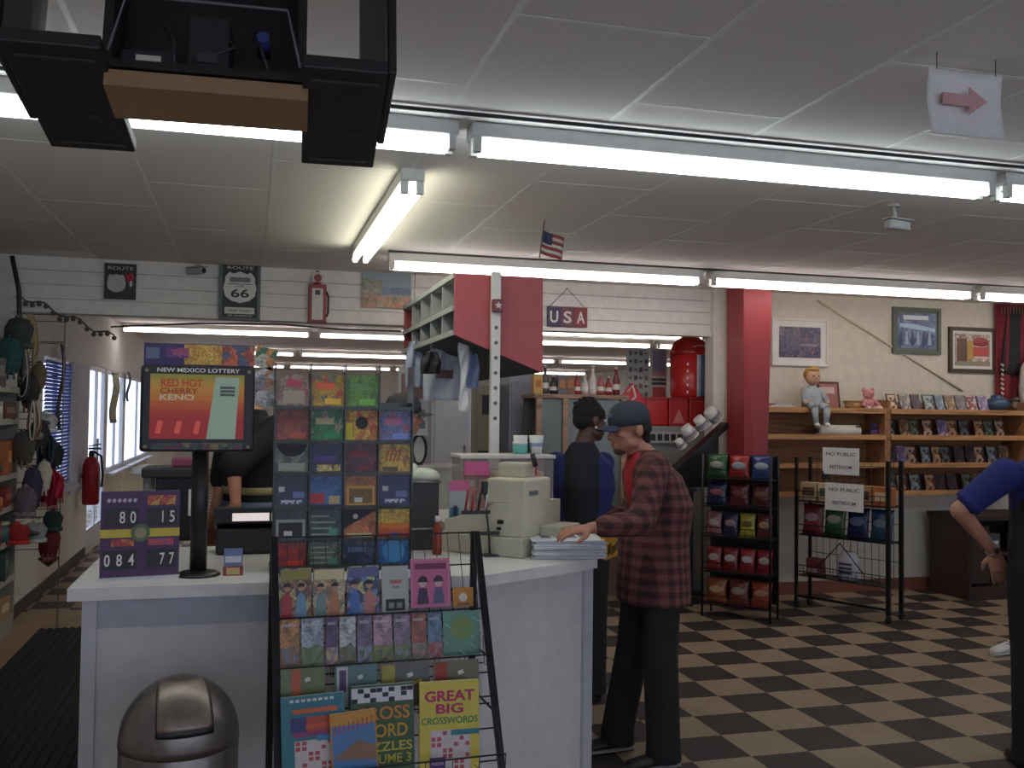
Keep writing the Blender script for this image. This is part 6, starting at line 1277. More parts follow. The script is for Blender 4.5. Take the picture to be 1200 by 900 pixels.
def woodshelf():
    Y = 7.95; a, b = P(628, 466, Y=Y), P(735, 458, Y=Y)
    t = thing('display_cabinet', 'wood edged glass display cabinet behind the woman in blue', 'cabinet', ((a.x+b.x)/2, Y, 0)); w = b.x-a.x; H = (a.z+b.z)/2; WD = wood((160, 130, 106), 0.5)
    MB(WD).box((0, 0.2, H-0.02), (w+0.03, 0.42, 0.035)).build('top', t)
    for x in (-w/2+0.03, -w*0.18, w/2-0.03): MB(WD).box((x, 0.01, (H-0.04)/2), (0.05, 0.04, H-0.04)).build('post', t)
    MB(glassy((150, 160, 156), 0.55, 0.1)).box((0, 0.02, H*0.6), (w-0.06, 0.006, H*0.75)).build('glass_front', t); MB(mat((110, 110, 106), 0.6)).box((0, 0.39, H/2), (w, 0.02, H-0.04)).build('back_panel', t); MB(mat((120, 96, 80), 0.6)).box((0, 0.2, 0.2), (w-0.06, 0.36, 0.4)).build('base', t); MB(WD).box((0, 0.2, H*0.62), (w-0.06, 0.34, 0.02)).build('shelf', t)
    cols = [('yellow', (206,170,90)), ('dark', (70,70,76)), ('black', (50,50,54)), ('grey', (110,110,110)), ('tan', (130,100,84)), ('red', (170,50,56)), ('white', (206,200,196)), ('pale', (214,206,196)), ('pink', (176,90,90)), ('crimson', (160,44,52)), ('maroon', (120,40,48))]
    for k, (nm, c) in enumerate(cols):
        x = (a.x+b.x)/2 - w*0.44 + w*0.88*k/10
        if k in (0, 3, 4):
            q = thing('souvenir_box', '%s souvenir carton on the wood edged cabinet top' % nm, 'box', (x, Y+0.14, H)); m = MB(mat(c, 0.5)).box((0, 0, 0.085), (0.085, 0.08, 0.17), bev=0.004); m.build('carton', q); MB(mat((190, 120, 70), 0.5)).box((0, -0.041, 0.09), (0.05, 0.003, 0.07)).build('print', q)
        else:
            q = thing('souvenir_bottle', '%s souvenir bottle on the wood edged cabinet, %s from right' % (nm, ordn[10-k] if 10-k < 10 else 'last'), 'bottle', (x, Y+0.14, H), group='souvenir bottles on the cabinet'); h = 0.2+0.05*math.sin(k*2); MB(mat(c, 0.3)).lathe([(0.03, 0), (0.034, 0.02), (0.034, h*0.55), (0.014, h*0.75), (0.012, h)]).build('bottle', q); MB(PAPER).lathe([(0.0346, h*0.2), (0.0346, h*0.4)], caps=False).build('label_band', q); MB(mat((206, 204, 200), 0.4)).lathe([(0.014, h*0.95), (0.014, h*1.04), (0, h*1.045)]).build('cap', q)
    for k in range(6):
        q = thing('cabinet_ornament', '%s ornament behind the cabinet glass, %s from the left' % (('brown', 'grey', 'rust', 'dark', 'tan', 'plum')[k], ordn[k]), 'ornament', ((a.x+b.x)/2-w*0.42+w*0.16*k, Y+0.2, H*0.62+0.0105), group='ornaments in the glass cabinet'); MB(mat(((110,80,64),(120,116,112),(130,80,60),(64,58,60),(150,120,90),(100,70,80))[k], 0.6)).lathe([(0.04, 0), (0.05, 0.05), (0.03, 0.1), (0.04, 0.14), (0.0, 0.16)]).build('body', q); MB(PAPER).sphere((0, -0.045, 0.06), (0.02, 0.008, 0.02)).build('tag', q)
woodshelf()
# pale partition and goods seen under the red cabinet
def partition():
    for k, (x0, x1, y0, Y, c, lab) in enumerate(((485, 503, 452, 8.95, (190, 188, 194), 'white narrow cabinet door leftmost behind the hanging shirts'), (505, 553, 430, 8.4, (206, 206, 212), 'white wide cabinet behind the hanging shirts'), (556, 588, 452, 8.9, (168, 160, 130), 'olive beige tall locker behind the white support post'), (596, 626, 438, 8.6, (170, 176, 190), 'blue grey tall cooler right of the white support post'))):
        a, b = P(x0, 540, Y=Y), P(x1, y0, Y=Y); t = thing('tall_cabinet', lab, 'cabinet', ((a.x+b.x)/2, Y, 0), group='tall cabinets behind the counter'); w, h = b.x-a.x, b.z
        MB(mat(c, 0.5)).box((0, 0.2, h/2), (w, 0.4, h), bev=0.006).build('body', t); MB(mat(tuple(int(v*0.92) for v in c), 0.5)).box((0, -0.008, h/2), (w*0.86, 0.016, h*0.92)).build('door', t); MB(STEEL).cyl((w*0.33, -0.025, h*0.55), (w*0.33, -0.025, h*0.65), 0.008).build('handle', t)
        if k == 2: MB(DARK).box((0, -0.02, h*0.90), (w*0.5, 0.01, h*0.10)).build('vent', t); MB(BLACK).box((0, -0.02, h*0.62), (w*0.8, 0.012, h*0.09)).build('dark_panel', t)
    o = P(491, 545, Y=7.0); t = thing('oval_mirror', 'oval black framed mirror standing behind the ticket dispenser', 'mirror', o); m = MB(BLACK); a = 0.052; m.tube([(a*math.cos(u), 0, 0.115+0.105*math.sin(u)) for u in [2*PI*k/24 for k in range(24)]], 0.010, closed=True); m.box((0, 0.01, 0.06), (0.09, 0.008, 0.012)); m.box((0, 0.0, 0.0), (0.05, 0.05, 0.015)); m.build('frame', t); MB(mat((206, 204, 200), 0.25)).prism([(a*math.cos(u), 0.115+0.105*math.sin(u)) for u in [2*PI*k/24 for k in range(24)]], 'y', 0.002, 0.006).build('glass', t)
    st = thing('back_counter', 'low pale back counter carrying the oval mirror behind the dispenser', 'counter', (1.22, 7.05, 0)); MB(mat((196, 192, 188), 0.5)).box((0, 0, 0.6), (0.5, 0.4, 1.2)).build('base', st); MB(mat((206, 202, 196), 0.4)).box((0, 0, (1.2+o.z-0.008)/2), (0.55, 0.44, max(0.02, o.z-0.008-1.2))).build('top', st)
    o = P(484, 470, Y=6.9); t = thing('photo_board', 'pale board with picture cards hanging behind the dispenser\'s right edge', 'board', o); m = MB(mat((196, 196, 200), 0.6)).box((0, 0, 0), (0.22, 0.012, 0.5)); patch(m, -0.09, 0.02, 0.07, 0.2, -0.006, mat((150, 120, 116), 0.5)); patch(m, -0.08, -0.1, 0.09, -0.06, -0.006, mat((120, 120, 130), 0.5)); patch(m, -0.08, -0.2, 0.09, -0.14, -0.006, mat((90, 110, 130), 0.5)); m.build('panel', t); MB(DARK).cyl((0, 0, 0.25), (0, 0, 2.7-o.z), 0.003, n=6).build('cord', t)
partition()
# ------------------------------------------------------------------ people
def fuse(mb, m, voxel, smooth=3):
    """join overlapping closed shapes into one continuous surface"""
    me = mb.mesh('body'); o = bpy.data.objects.new('body', me); COL.objects.link(o)
    r = o.modifiers.new('r', 'REMESH'); r.mode = 'VOXEL'; r.voxel_size = voxel
    s = o.modifiers.new('s', 'SMOOTH'); s.iterations = smooth; s.factor = 0.5
    dg = bpy.context.evaluated_depsgraph_get(); out = bpy.data.meshes.new_from_object(o.evaluated_get(dg))
    bpy.data.objects.remove(o); bpy.data.meshes.remove(me)
    out.materials.clear(); out.materials.append(m); out.polygons.foreach_set('use_smooth', [True]*len(out.polygons)); return out
def place(me, name, parent, label=None):
    o = bpy.data.objects.new(name, me); COL.objects.link(o); o.parent = parent
    if label: o['label'] = label
    return o
def headmat(c, face, pitch=0.0):
    f = Vector((face[0], face[1], 0)).normalized(); yaw = math.atan2(f.x, -f.y)
    return Matrix.Translation(c) @ Matrix.Rotation(yaw, 4, 'Z') @ Matrix.Rotation(pitch, 4, 'X')   # local -y is forward
def add_head(b, M):
    R = M.to_3x3().to_4x4(); S_ = lambda p, r: b.sphere(M @ Vector(p), r, None, 18, 12, R)
    S_((0, 0.012, 0.035), (0.074, 0.094, 0.084)); S_((0, -0.030, -0.035), (0.060, 0.062, 0.078)); S_((0, -0.058, -0.088), (0.030, 0.028, 0.024))
    S_((0, -0.066, 0.030), (0.052, 0.024, 0.020))                                     # brow
    b.cyl(M @ Vector((0, -0.078, 0.012)), M @ Vector((0, -0.106, -0.030)), 0.009, 0.015, None, 10); S_((0, -0.102, -0.032), (0.017, 0.014, 0.012))   # nose
    S_((0, -0.088, -0.062), (0.024, 0.012, 0.007)); S_((0, -0.086, -0.073), (0.021, 0.012, 0.007))                 # lips
    for e in (-1, 1):
        S_((e*0.036, -0.062, -0.022), (0.022, 0.022, 0.020)); S_((e*0.076, 0.014, -0.005), (0.010, 0.020, 0.033)); S_((e*0.052, -0.012, -0.062), (0.016, 0.032, 0.024))
def eyes(t, M, iris):
    m = MB(mat((206, 200, 196), 0.3)); R = M.to_3x3().to_4x4()
    for e in (-1, 1): m.sphere(M @ Vector((e*0.031, -0.0765, 0.006)), (0.0125, 0.010, 0.008), None, 10, 8, R); m.sphere(M @ Vector((e*0.031, -0.0845, 0.006)), 0.005, iris, 8, 6, R)
    m.build('eyes', t)
def add_hand(b, wrist, d, nrm, side, curl=0.4, s=1.0):
    """d = towards the fingertips, nrm = out of the back of the hand, side = +1/-1 chooses the thumb's side"""
    d = Vector(d).normalized(); nrm = Vector(nrm); nrm = (nrm - d*nrm.dot(d)).normalized(); u = d.cross(nrm)*side
    W = Vector(wrist); L = lambda a, c, e=0: W + d*a*s + u*c*s + nrm*e*s
    b.rings([(L(-0.02, 0), u*0.026*s, nrm*0.019*s), (L(0.02, 0), u*0.032*s, nrm*0.017*s), (L(0.06, 0), u*0.042*s, nrm*0.015*s), (L(0.092, 0), u*0.040*s, nrm*0.012*s)], None, 14)
    for k, (off, ln, r) in enumerate(((0.031, 0.070, 0.0092), (0.010, 0.078, 0.0095), (-0.011, 0.072, 0.0092), (-0.031, 0.056, 0.0082))):
        p = L(0.086, off); ang = 0.15*curl; ln *= s; r *= s
        for seg, f in ((0, 0.46), (1, 0.31), (2, 0.25)):
            ang += curl*(0.55 if seg == 0 else 0.75); dd = (d*math.cos(ang) - nrm*math.sin(ang) + u*off*0.8).normalized(); q = p + dd*ln*f
            b.limb(p, r*(1-0.08*seg), q, r*(0.92-0.10*seg), None, 10); p = q
    p = L(0.018, 0.026, -0.004); dd = (d*0.62+u*0.72-nrm*0.25).normalized(); q = p+dd*0.042*s; b.limb(p, 0.0125*s, q, 0.011*s, None, 10)
    dd = (d*0.85+u*0.25-nrm*0.35).normalized(); b.limb(q, 0.0108*s, q+dd*0.036*s, 0.0088*s, None, 10)
def shoe(t, ankle, d, c, sole=(30, 28, 28), L=0.27):
    d = Vector((d[0], d[1], 0)).normalized(); u = Vector((-d.y, d.x, 0)); a = Vector((ankle[0], ankle[1], 0))
    m = MB(mat(c, 0.5)); st = [(-0.075, 0.030, 0.045), (-0.05, 0.038, 0.055), (0.0, 0.040, 0.055), (0.07, 0.043, 0.043), (0.13, 0.046, 0.034), (0.17, 0.038, 0.027), (0.19, 0.016, 0.016)]
    m.rings([(a+d*x*L/0.27+Vector((0, 0, 0.018+h*0.5)), u*w, Vector((0, 0, h*0.62))) for x, w, h in st], None, 14); m.limb(a+Vector((0, 0, 0.06)), 0.042, a+Vector((0, 0, 0.10)), 0.045)
    s = m.build('shoe', t); q = MB(mat(sole, 0.6)); q.rings([(a+d*x*L/0.27+Vector((0, 0, 0.012)), u*(w+0.005), Vector((0, 0, 0.011))) for x, w, h in st], None, 14); q.build('sole', s)
def V(*a): return Vector(a)

def person(label, loc, face, hips, chest, neck, head, hpitch, hface, arms, legs, skin, clothes, group=None, hand_curl=0.4):
    """all points are places in the room; the figure's parts hang from an Empty at its feet"""
    loc = Vector(loc); T = Matrix.Translation(-loc)
    t = thing('person', label, 'person', loc)
    f = Vector((face[0], face[1], 0)).normalized(); l = Vector((-f.y, f.x, 0))           # l = the person's left
    SK = mat(skin, 0.55, var=0.05)
    r = lambda p: Vector(p) - loc
    H, C, N, HD = r(hips), r(chest), r(neck), r(head)
    b = MB()
    b.rings([(H-V(0,0,.10), l*.15, f*.10), (H, l*.165, f*.115), (H.lerp(C, .45), l*.135, f*.10), (C, l*.155, f*.115), (C.lerp(N, .6), l*.14, f*.09), (N-V(0,0,.02), l*.06, f*.06)], None, 18)
    M = headmat(HD, hface, hpitch); b.limb(N-V(0,0,.03), .058, M @ V(0, .012, -.06), .052); add_head(b, M)
    for sh, el, wr, hd, nr, sd in arms:
        sh, el, wr = r(sh), r(el), r(wr); b.limb(sh, .052, el, .040); b.limb(el, .041, wr, .026); add_hand(b, wr, hd, nr, sd, hand_curl)
    for hp, kn, an in legs:
        hp, kn, an = r(hp), r(kn), r(an); b.limb(hp, .085, kn, .054); b.limb(kn, .054, an, .036)
    place(fuse(b, SK, 0.0055, 2), 'body', t)
    eyes(t, M, mat((50, 36, 28), 0.3))
    clothes(t, r, f, l, H, C, N, M)
    return t
def torso(b, rings): b.rings(rings, None, 22)

# man in the plaid shirt
f = V(-1, -0.08, 0).normalized()
lx = lambda x, y, Y: P(x, y, Y=Y)
def plaid_clothes(t, r, f, l, H, C, N, M):
    b = MB(); tl = r(arms1[0][0]); tr = r(arms1[1][0])
    torso(b, [(H-V(0,0,.235), l*.212, f*.165), (H-V(0,0,.12), l*.208, f*.163), (H+V(0,0,.06), l*.196, f*.155), (H.lerp(C, .5), l*.196, f*.152), (C, l*.205, f*.148), (C.lerp(N, .55), l*.185, f*.128), (N-V(0,0,.035), l*.09, f*.085), (N+V(0,0,.005), l*.070, f*.072)])
    for sh, el, wr, *_ in arms1:
        sh, el, wr = r(sh), r(el), r(wr); b.limb(sh, .080, el, .064); b.limb(el, .064, el.lerp(wr, .72), .050)
    place(fuse(b, plaid_material(), 0.008, 3), 'plaid_shirt', t, 'red and dark plaid shirt worn untucked')
    b = MB(mat((170, 40, 44), 0.8)); b.rings([(C.lerp(N, k)+f*o, l*w, f*.02) for k, o, w in ((-.1, .138, .02), (.25, .132, .036), (.5, .118, .048), (.75, .090, .058), (.97, .058, .058))], None, 14); b.build('red_undershirt', t)
    trousers(t, r, legs1, (28, 27, 29), H, l, f, .088)
    cap(t, M, (52, 56, 66), (44, 52, 78)); hairband(t, M, (40, 30, 28))
    bd = MB(mat((84, 58, 48), 0.9)); R = M.to_3x3().to_4x4(); bd.sphere(M @ V(0, -.057, -.092), (.033, .032, .025), None, 12, 8, R); bd.build('beard', t)
    for h, k, a in legs1: shoe(t, r(a), f, (34, 32, 32), (150, 146, 140))
def trousers(t, r, legs, c, H, l, f, top):
    b = MB(); torso(b, [(H-V(0,0,.16), l*.165, f*.125), (H-V(0,0,.05), l*.178, f*.135), (H+V(0,0,.06), l*.17, f*.125)])
    for hp, kn, an in legs: hp, kn, an = r(hp), r(kn), r(an); b.limb(hp, top, kn, .082); b.limb(kn, .082, an+V(0,0,.02), .078); b.cyl(an+V(0,0,.03), an-V(0,0,.045), .080, .084)
    place(fuse(b, mat(c, 0.85), 0.009, 3), 'trousers', t)
def cap(t, M, c, c2):
    R = M.to_3x3().to_4x4(); m = MB(mat(c, 0.8)); n = 20; prof = [(1.0, 0.02), (1.02, .045), (.98, .075), (.84, .105), (.55, .125), (.2, .134), (0.02, .135)]
    m.rings([(M @ V(0, .006, z), R.to_3x3() @ V(.083*q, 0, 0), R.to_3x3() @ V(0, .104*q, 0)) for q, z in prof], None, n); o = m.build('cap', t)
    bm_ = MB(mat(c2, 0.7)); bm_.sheet(lambda u, v: M @ V((u-.5)*.155*(1-.25*v*v), -.085-.085*v*math.sin(.35+u*2.45), .030-.014*v-.05*(u-.5)**2*4*.4), 14, 6, .004); bm_.build('brim', o)
    k = MB(mat((100, 108, 140), 0.6)); k.sphere(M @ V(0, -.094, .072), (.018, .005, .012), None, 10, 8, R); k.build('badge', o)
def hairband(t, M, c):
    R = M.to_3x3().to_4x4(); m = MB(); m.sphere(M @ V(0, .050, .005), (.078, .064, .056), None, 18, 12, R); m.sphere(M @ V(0, .068, -.045), (.056, .036, .045), None, 14, 10, R)
    place(fuse(m, mat(c, 0.9, var=.3, scale=80), 0.006, 2), 'hair', t)
def full_hair(t, M, c, bun=False):
    R = M.to_3x3().to_4x4(); m = MB(); m.sphere(M @ V(0, .024, .048), (.081, .091, .080), None, 20, 14, R); m.sphere(M @ V(0, .062, .0), (.066, .046, .056), None, 16, 10, R)
    for e in (-1, 1): m.sphere(M @ V(e*.062, -.005, .045), (.022, .05, .04), None, 12, 8, R)
    rr = random.Random(3)
    for k in range(40):
        a, e = rr.uniform(0, 2*PI), rr.uniform(.25, 1.4); m.sphere(M @ V(.084*math.cos(a)*math.cos(e), .026+.094*math.sin(a)*math.cos(e), .056+.078*math.sin(e)), .009, None, 8, 6) if math.sin(a) > -.5 or e > .8 else None
    if bun: m.sphere(M @ V(0, .12, .07), (.05, .045, .05), None, 14, 10, R)
    place(fuse(m, mat(c, 0.9, var=.3, scale=80), 0.006, 2), 'hair', t)
hd1 = P(737, 503, Y=4.2)
shL, shR = P(766, 549, Y=4.03), P(762, 546, Y=4.40)
arms1 = [(shL, P(752, 612, Y=3.95), P(692, 619, Y=4.0), (-1, 0.03, -0.10), (0.0, -0.25, 1), -1), (shR, P(742, 600, Y=4.5), P(702, 618, Y=4.45), (-1, -.1, -.1), (0, .2, 1), 1)]
hp = P(770, 690, Y=4.2)
hipc = V(hp.x-0.02, 4.2, 0.96)
legs1 = [(V(hipc.x, 4.09, .90), V(hipc.x-.02, 4.07, .50), V(hipc.x-.01, 4.05, .08)), (V(hipc.x-.01, 4.31, .90), V(hipc.x-.05, 4.31, .50), V(hipc.x-.13, 4.31, .08))]
person('person in dark cap and red plaid shirt leaning on the counter, black trousers', (hipc.x, 4.2, 0), f, hipc, P(772, 590, Y=4.2), P(756, 528, Y=4.2), hd1, 0.12, (-1, -0.12), arms1, legs1, (176, 120, 96), plaid_clothes, hand_curl=0.35)

# woman in blue behind him
def blue_clothes(t, r, f, l, H, C, N, M):
    b = MB(); torso(b, [(H-V(0,0,.16), l*.185, f*.145), (H, l*.185, f*.145), (H.lerp(C, .5), l*.172, f*.135), (C, l*.190, f*.145), (C.lerp(N, .55), l*.17, f*.11), (N-V(0,0,.03), l*.08, f*.075), (N+V(0,0,.015), l*.062, f*.062)])
    for sh, el, wr, *_ in arms2: sh, el, wr = r(sh), r(el), r(wr); b.limb(sh, .060, el, .052); b.limb(el, .050, el.lerp(wr, .8), .042)
    place(fuse(b, mat((28, 32, 92), 0.8), 0.008, 3), 'blue_shirt', t, 'royal blue shirt')
    b = MB(); torso(b, [(H-V(0,0,.13), l*.150, f*.160), (H.lerp(C, .5), l*.150, f*.150), (C, l*.160, f*.158), (C.lerp(N, .55), l*.14, f*.125), (N+V(0,0,.012), l*.066, f*.066)])
    place(fuse(b, mat((27, 28, 36), 0.85), 0.008, 3), 'dark_vest', t, 'black vest')
    trousers(t, r, legs2, (30, 29, 32), H, l, f, .10); full_hair(t, M, (30, 25, 25))
    m = MB(mat((226, 224, 214), 0.2)); m.sphere(M @ V(.078, .012, -.038), .008).sphere(M @ V(-.078, .012, -.038), .008); m.build('earrings', t)
    q = N+f*.085-V(0,0,.02); m = MB(PAPER).box(q+l*.02, (.03, .03, .05), bev=.008); m.build('collar_block', t)  # small white block at the front of the collar
    for h, k, a in legs2: shoe(t, r(a), f, (40, 38, 40))
f2 = V(0.38, 0.92, 0).normalized(); l2 = V(-f2.y, f2.x, 0)
c2 = P(681, 560, Y=5.15); hip2 = V(c2.x, 5.15, 0.98); ne2 = P(683, 521, Y=5.15)
sl2, sr2 = ne2+l2*.155-V(0,0,.10), ne2-l2*.120-V(0,0,.10)+f2*.06
arms2 = [(sl2, sl2-V(0,0,.27)+l2*.06+f2*.05, sl2-V(0,0,.30)+f2*.28, tuple(f2), (0,0,1), -1), (sr2, sr2-V(0,0,.25)+l2*.03+f2*.18, sr2-V(0,0,.28)+f2*.36, tuple(f2), (0,0,1), 1)]
legs2 = [(hip2+l2*.075-V(0,0,.06), V(hip2.x, 5.15, .50)+l2*.075, V(hip2.x, 5.15, .08)+l2*.075), (hip2-l2*.075-V(0,0,.06), V(hip2.x, 5.15, .50)-l2*.075, V(hip2.x, 5.15, .08)-l2*.075)]
person('person with short black hair in blue shirt and black vest, behind the plaid shirt', (hip2.x, 5.15, 0), f2, hip2, ne2-V(0,0,.24), ne2, P(692, 493, Y=5.15), 0.08, (0.93, 0.25), arms2, legs2, (88, 60, 50), blue_clothes)

# man at the right edge
def edge_clothes(t, r, f, l, H, C, N, M):
    b = MB(); torso(b, [(H-V(0,0,.05), l*.20, f*.15), (H.lerp(C, .5), l*.19, f*.14), (C, l*.205, f*.15), (C.lerp(N, .55), l*.18, f*.11), (N-V(0,0,.03), l*.08, f*.075), (N+V(0,0,.01), l*.066, f*.066)])
    for sh, el, wr, *_ in arms3: sh, el, wr = r(sh), r(el), r(wr); b.limb(sh, .076, sh.lerp(el, .72), .064); b.cyl(sh.lerp(el, .70), sh.lerp(el, .84), .064, .070)
    place(fuse(b, mat((30, 35, 104), 0.8), 0.008, 3), 'blue_shirt', t, 'short sleeved royal blue shirt')
    b = MB(); torso(b, [(H-V(0,0,.12), l*.20, f*.17), (H.lerp(C, .5), l*.196, f*.16), (C, l*.20, f*.165), (C.lerp(N, .5), l*.165, f*.13), (N+V(0,0,.008), l*.072, f*.072)])
    place(fuse(b, mat((36, 35, 37), 0.85), 0.008, 3), 'black_vest', t, 'black vest over the shirt')
    trousers(t, r, legs3, (24, 23, 25), H, l, f, .112); full_hair(t, M, (92, 84, 80))
    w = r(arms3[0][2]); d = (r(arms3[0][1])-w).normalized(); m = MB(STEEL); a_ = d.orthogonal().normalized()*.030; b_ = d.cross(a_); q = w+d*.025
    m.tube([q+a_*math.cos(u)+b_*math.sin(u) for u in [2*PI*i/18 for i in range(18)]], .006, closed=True); m.cyl(q+V(-.005, -.026, .002), q+V(-.006, -.036, .002), .016); m.build('wristwatch', t)
    for h, k, a in legs3: shoe(t, r(a), f, (30, 28, 30))
f3 = V(0.30, 0.95, 0).normalized(); l3 = V(-f3.y, f3.x, 0)
Y3 = 3.6; e3 = P(1124, 598, Y=Y3+.12); w3 = P(1166, 648, Y=Y3+.20); hd3 = P(1175, 688, Y=Y3+.20)-w3
b3 = V(3.58, Y3, 0)
ne3 = b3+V(0.02, 0, 1.50); sl3, sr3 = P(1178, 556, Y=Y3+.03), b3+V(.20, -.06, 1.40)
arms3 = [(sl3, e3, w3, tuple(hd3), (-.6, -.8, 0), 1), (sr3, sr3+V(.05, 0, -.28), sr3+V(.05, .15, -.5), (0, .4, -1), (1, 0, 0), -1)]
hip3 = b3+V(0, 0, .95); legs3 = [(hip3+l3*.10-V(0,0,.05), b3+l3*.11+V(0,0,.5), b3+l3*.11+V(0,0,.08)), (hip3-l3*.10-V(0,0,.05), b3-l3*.11+V(0,0,.5), b3-l3*.11+V(0,0,.08))]
person('person in black vest over short blue sleeves at right edge, left arm bent', tuple(b3), f3, hip3, b3+V(0.01, 0, 1.25), ne3, ne3+V(.03, .04, .15), 0.1, (.3, .95), arms3, legs3, (186, 132, 108), edge_clothes, hand_curl=.22)

# cashier behind the lottery screen
def cash_clothes(t, r, f, l, H, C, N, M):
    b = MB(); torso(b, [(H-V(0,0,.12), l*.185, f*.15), (H, l*.18, f*.145), (H.lerp(C, .5), l*.175, f*.14), (C, l*.20, f*.15), (C.lerp(N, .55), l*.18, f*.11), (N-V(0,0,.03), l*.08, f*.075), (N+V(0,0,.005), l*.064, f*.064)])
    for sh, el, wr, *_ in arms4: sh, el, wr = r(sh), r(el), r(wr); b.limb(sh, .078, el, .076)
    place(fuse(b, mat((30, 29, 33), 0.85), 0.008, 3), 'black_shirt', t, 'black short sleeved shirt')
    g = MB(mat((170, 160, 110), 0.8)); g.rings([(H.lerp(C, .42), l*.182, f*.148), (H.lerp(C, .54), l*.184, f*.149)], None, 22); g.rings([(H-V(0,0,.06), l*.190, f*.155), (H.lerp(C, .30), l*.184, f*.149)], mat((104, 112, 140), 0.8), 22); g.build('shirt_print', t, label='pale yellow and grey blue bands on the shirt')
    trousers(t, r, legs4, (44, 48, 66), H, l, f, .102); full_hair(t, M, (44, 34, 30))
    for h, k, a in legs4: shoe(t, r(a), f, (40, 38, 40))
f4 = V(-0.8, -0.6, 0).normalized(); l4 = V(-f4.y, f4.x, 0); c4 = P(297, 520, Y=5.35); b4 = V(c4.x, 5.35, 0)
ne4 = b4+V(0, 0, 1.60); el4, wr4 = P(274, 545, Y=5.05), P(276, 590, Y=5.0)
arms4 = [(ne4+l4*.19-V(0,0,.10), el4, wr4, (-.1, -.1, -1), (0, -1, 0), 1), (ne4-l4*.19-V(0,0,.10), ne4-l4*.26-V(0,0,.38), ne4-l4*.22-V(0,0,.62)+f4*.1, (0, 0, -1), tuple(-l4), -1)]
hip4 = b4+V(0, 0, 1.02); legs4 = [(hip4+l4*.09-V(0,0,.06), b4+l4*.10+V(0,0,.52), b4+l4*.10+V(0,0,.08)), (hip4-l4*.09-V(0,0,.06), b4-l4*.10+V(0,0,.52), b4-l4*.10+V(0,0,.08))]
person('person in black shirt behind the lottery screen, forearm hanging down', tuple(b4), f4, hip4, b4+V(0,0,1.34), ne4, P(268, 462, Y=5.30), 0.1, (-.8, -.6), arms4, legs4, (186, 124, 96), cash_clothes)
# person behind the ticket dispenser
def back_clothes(t, r, f, l, H, C, N, M):
    b = MB(); torso(b, [(H-V(0,0,.12), l*.185, f*.14), (H, l*.18, f*.14), (H.lerp(C, .5), l*.165, f*.13), (C, l*.185, f*.14), (C.lerp(N, .55), l*.165, f*.105), (N-V(0,0,.03), l*.08, f*.075), (N+V(0,0,.005), l*.064, f*.064)])
    for sh, el, wr, *_ in arms5: sh, el, wr = r(sh), r(el), r(wr); b.limb(sh, .068, el, .058); b.limb(el, .056, el.lerp(wr, .8), .044)
    place(fuse(b, mat((60, 60, 66), 0.85), 0.008, 3), 'shirt', t); trousers(t, r, legs5, (40, 42, 54), H, l, f, .10); hairband(t, M, (56, 40, 34)); cap(t, M, (60, 60, 64), (70, 70, 74))
    for h, k, a in legs5: shoe(t, r(a), f, (40, 38, 40))
f5 = V(1, -0.2, 0).normalized(); l5 = V(-f5.y, f5.x, 0); h5 = P(473, 487, Y=5.55); b5 = V(h5.x-.03, 5.55, 0); ne5 = V(b5.x, 5.55, h5.z-.15)
sl5, sr5 = ne5+l5*.17-V(0,0,.09), ne5-l5*.17-V(0,0,.09)
arms5 = [(sl5, sl5-V(0,0,.27)+l5*.05, sl5-V(0,0,.45)+f5*.12, (.4, 0, -1), tuple(l5), 1), (sr5, sr5-V(0,0,.27)-l5*.05, sr5-V(0,0,.45)+f5*.12, (.4, 0, -1), tuple(-l5), -1)]
hip5 = V(b5.x, 5.55, .90); legs5 = [(hip5+l5*.09-V(0,0,.05), b5+l5*.10+V(0,0,.47), b5+l5*.10+V(0,0,.08)), (hip5-l5*.09-V(0,0,.05), b5-l5*.10+V(0,0,.47), b5-l5*.10+V(0,0,.08))]
person('person in grey cap behind the ticket dispenser, face seen in profile at its right edge', tuple(b5), f5, hip5, b5+V(0,0,1.20), ne5, h5, 0.05, (1, -.2), arms5, legs5, (170, 118, 98), back_clothes)
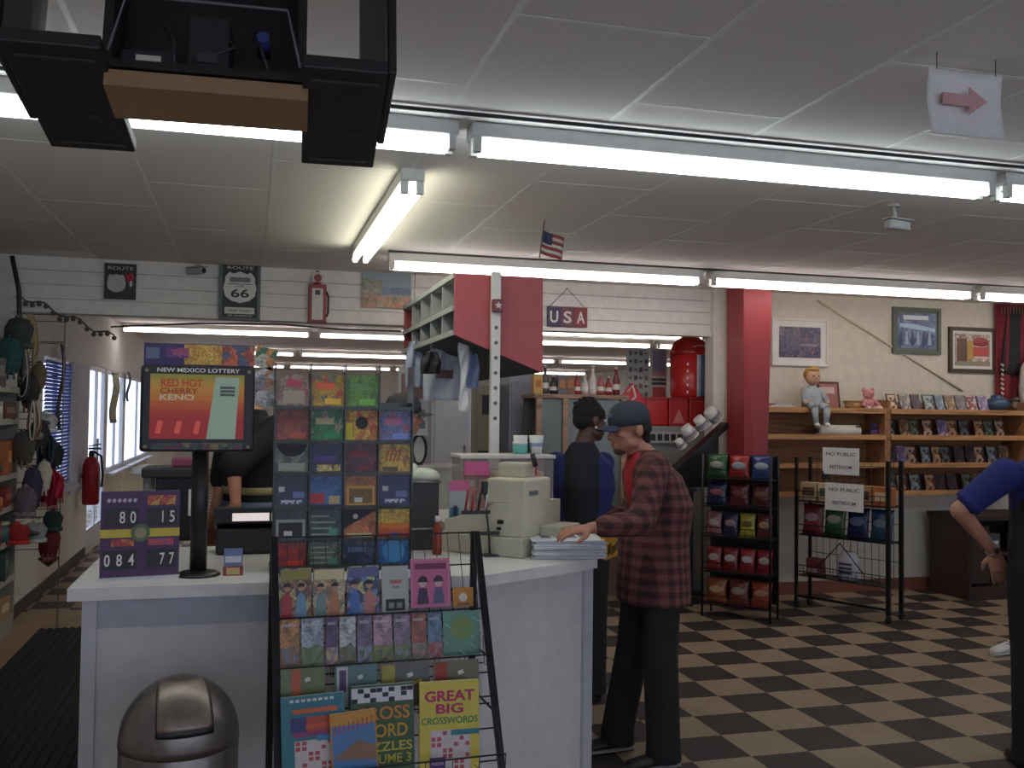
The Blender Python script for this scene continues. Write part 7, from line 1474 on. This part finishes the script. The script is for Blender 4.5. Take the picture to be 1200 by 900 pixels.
# lone white sneaker seen past the right-hand figure
s = thing('sneaker', 'white sneaker on the checkered floor beside the black trousers at right', 'shoe', (5.06, 5.47, 0)); 
m = MB(mat((214, 210, 206), 0.6)); st = [(-0.11, 0.030, 0.045), (-0.07, 0.038, 0.06), (0.0, 0.040, 0.055), (0.07, 0.043, 0.043), (0.13, 0.046, 0.034), (0.17, 0.038, 0.027), (0.19, 0.016, 0.016)]
m.rings([(V(-x, -.3*x, .02+h*.5), V(-.25*w_, w_, 0), V(0, 0, h*.62)) for x, w_, h in st], None, 14); m.build('upper', s); m = MB(mat((190, 186, 180), 0.6)); m.rings([(V(-x, -.3*x, .012), V(-.25*(w_+.004), w_+.004, 0), V(0, 0, .0115)) for x, w_, h in st], None, 14); m.build('sole', s); m = MB(mat((60, 60, 66), 0.6)); [m.cyl((-.02-.025*k, -.045, .075-.006*k), (-.02-.025*k, .03, .078-.006*k), .004, n=6) for k in range(3)]; m.build('laces', s)
# ------------------------------------------------------------------ pieces that belong to one part of a thing hang from that part
def nest(child, hosts):
    for t in [o for o in COL.objects if o.parent is None and o.type == 'EMPTY']:
        kids = [c for c in t.children]; base = lambda o: o.name.split('.')[0]
        ch = [c for c in kids if base(c) == child]
        for h in hosts:
            hs = [c for c in kids if base(c) == h]
            if ch and hs:
                for k, c in enumerate(ch): c.parent = hs[min(len(hs)-1, k*len(hs)//len(ch))]
                break
for c, hs in (('handle', ('door',)), ('lettering', ('plank', 'cover', 'panel', 'housing', 'sheet')), ('caster', ('post',)), ('lens', ('housing',)), ('sun_hood', ('housing',)), ('corner_stud', ('housing',)), ('screen', ('housing',)), ('caption_line', ('housing',)), ('lower_strip', ('housing',)), ('shield_lines', ('shield',)), ('stars', ('shield',)), ('globe_mark', ('globe',)), ('dial', ('pump_body',)), ('centre_panel', ('pump_body',)), ('hair', ()), ('star', ('box',)), ('highlight_swirl', ('domed_top',)), ('button', ('body',)), ('menu_plate', ('body',)), ('badge', ('printer_cover',)), ('sockets', ('body',)), ('knob', ('customer_display',)), ('bobble', ('body',)), ('emblem', ('board',)), ('star_mark', ('board',)), ('punched_holes', ('shaft',)), ('swing_flap', ('dome_lid',)), ('flap_gap', ('dome_lid',)), ('lit_strip', ('monitor',)), ('print', ('mount',)), ('triangle_mark', ('body',)), ('cigarette', ())):
    nest(c, hs)
for t in [o for o in COL.objects if o.name.startswith('jackpot_sign')]:
    win = [c for c in t.children if c.name.startswith('number_window')]; dg = [c for c in t.children if c.name.startswith('digit')]
    for k, c in enumerate(dg): c.parent = win[(0, 0, 1, 1, 2, 2, 2, 3, 3)[k]]
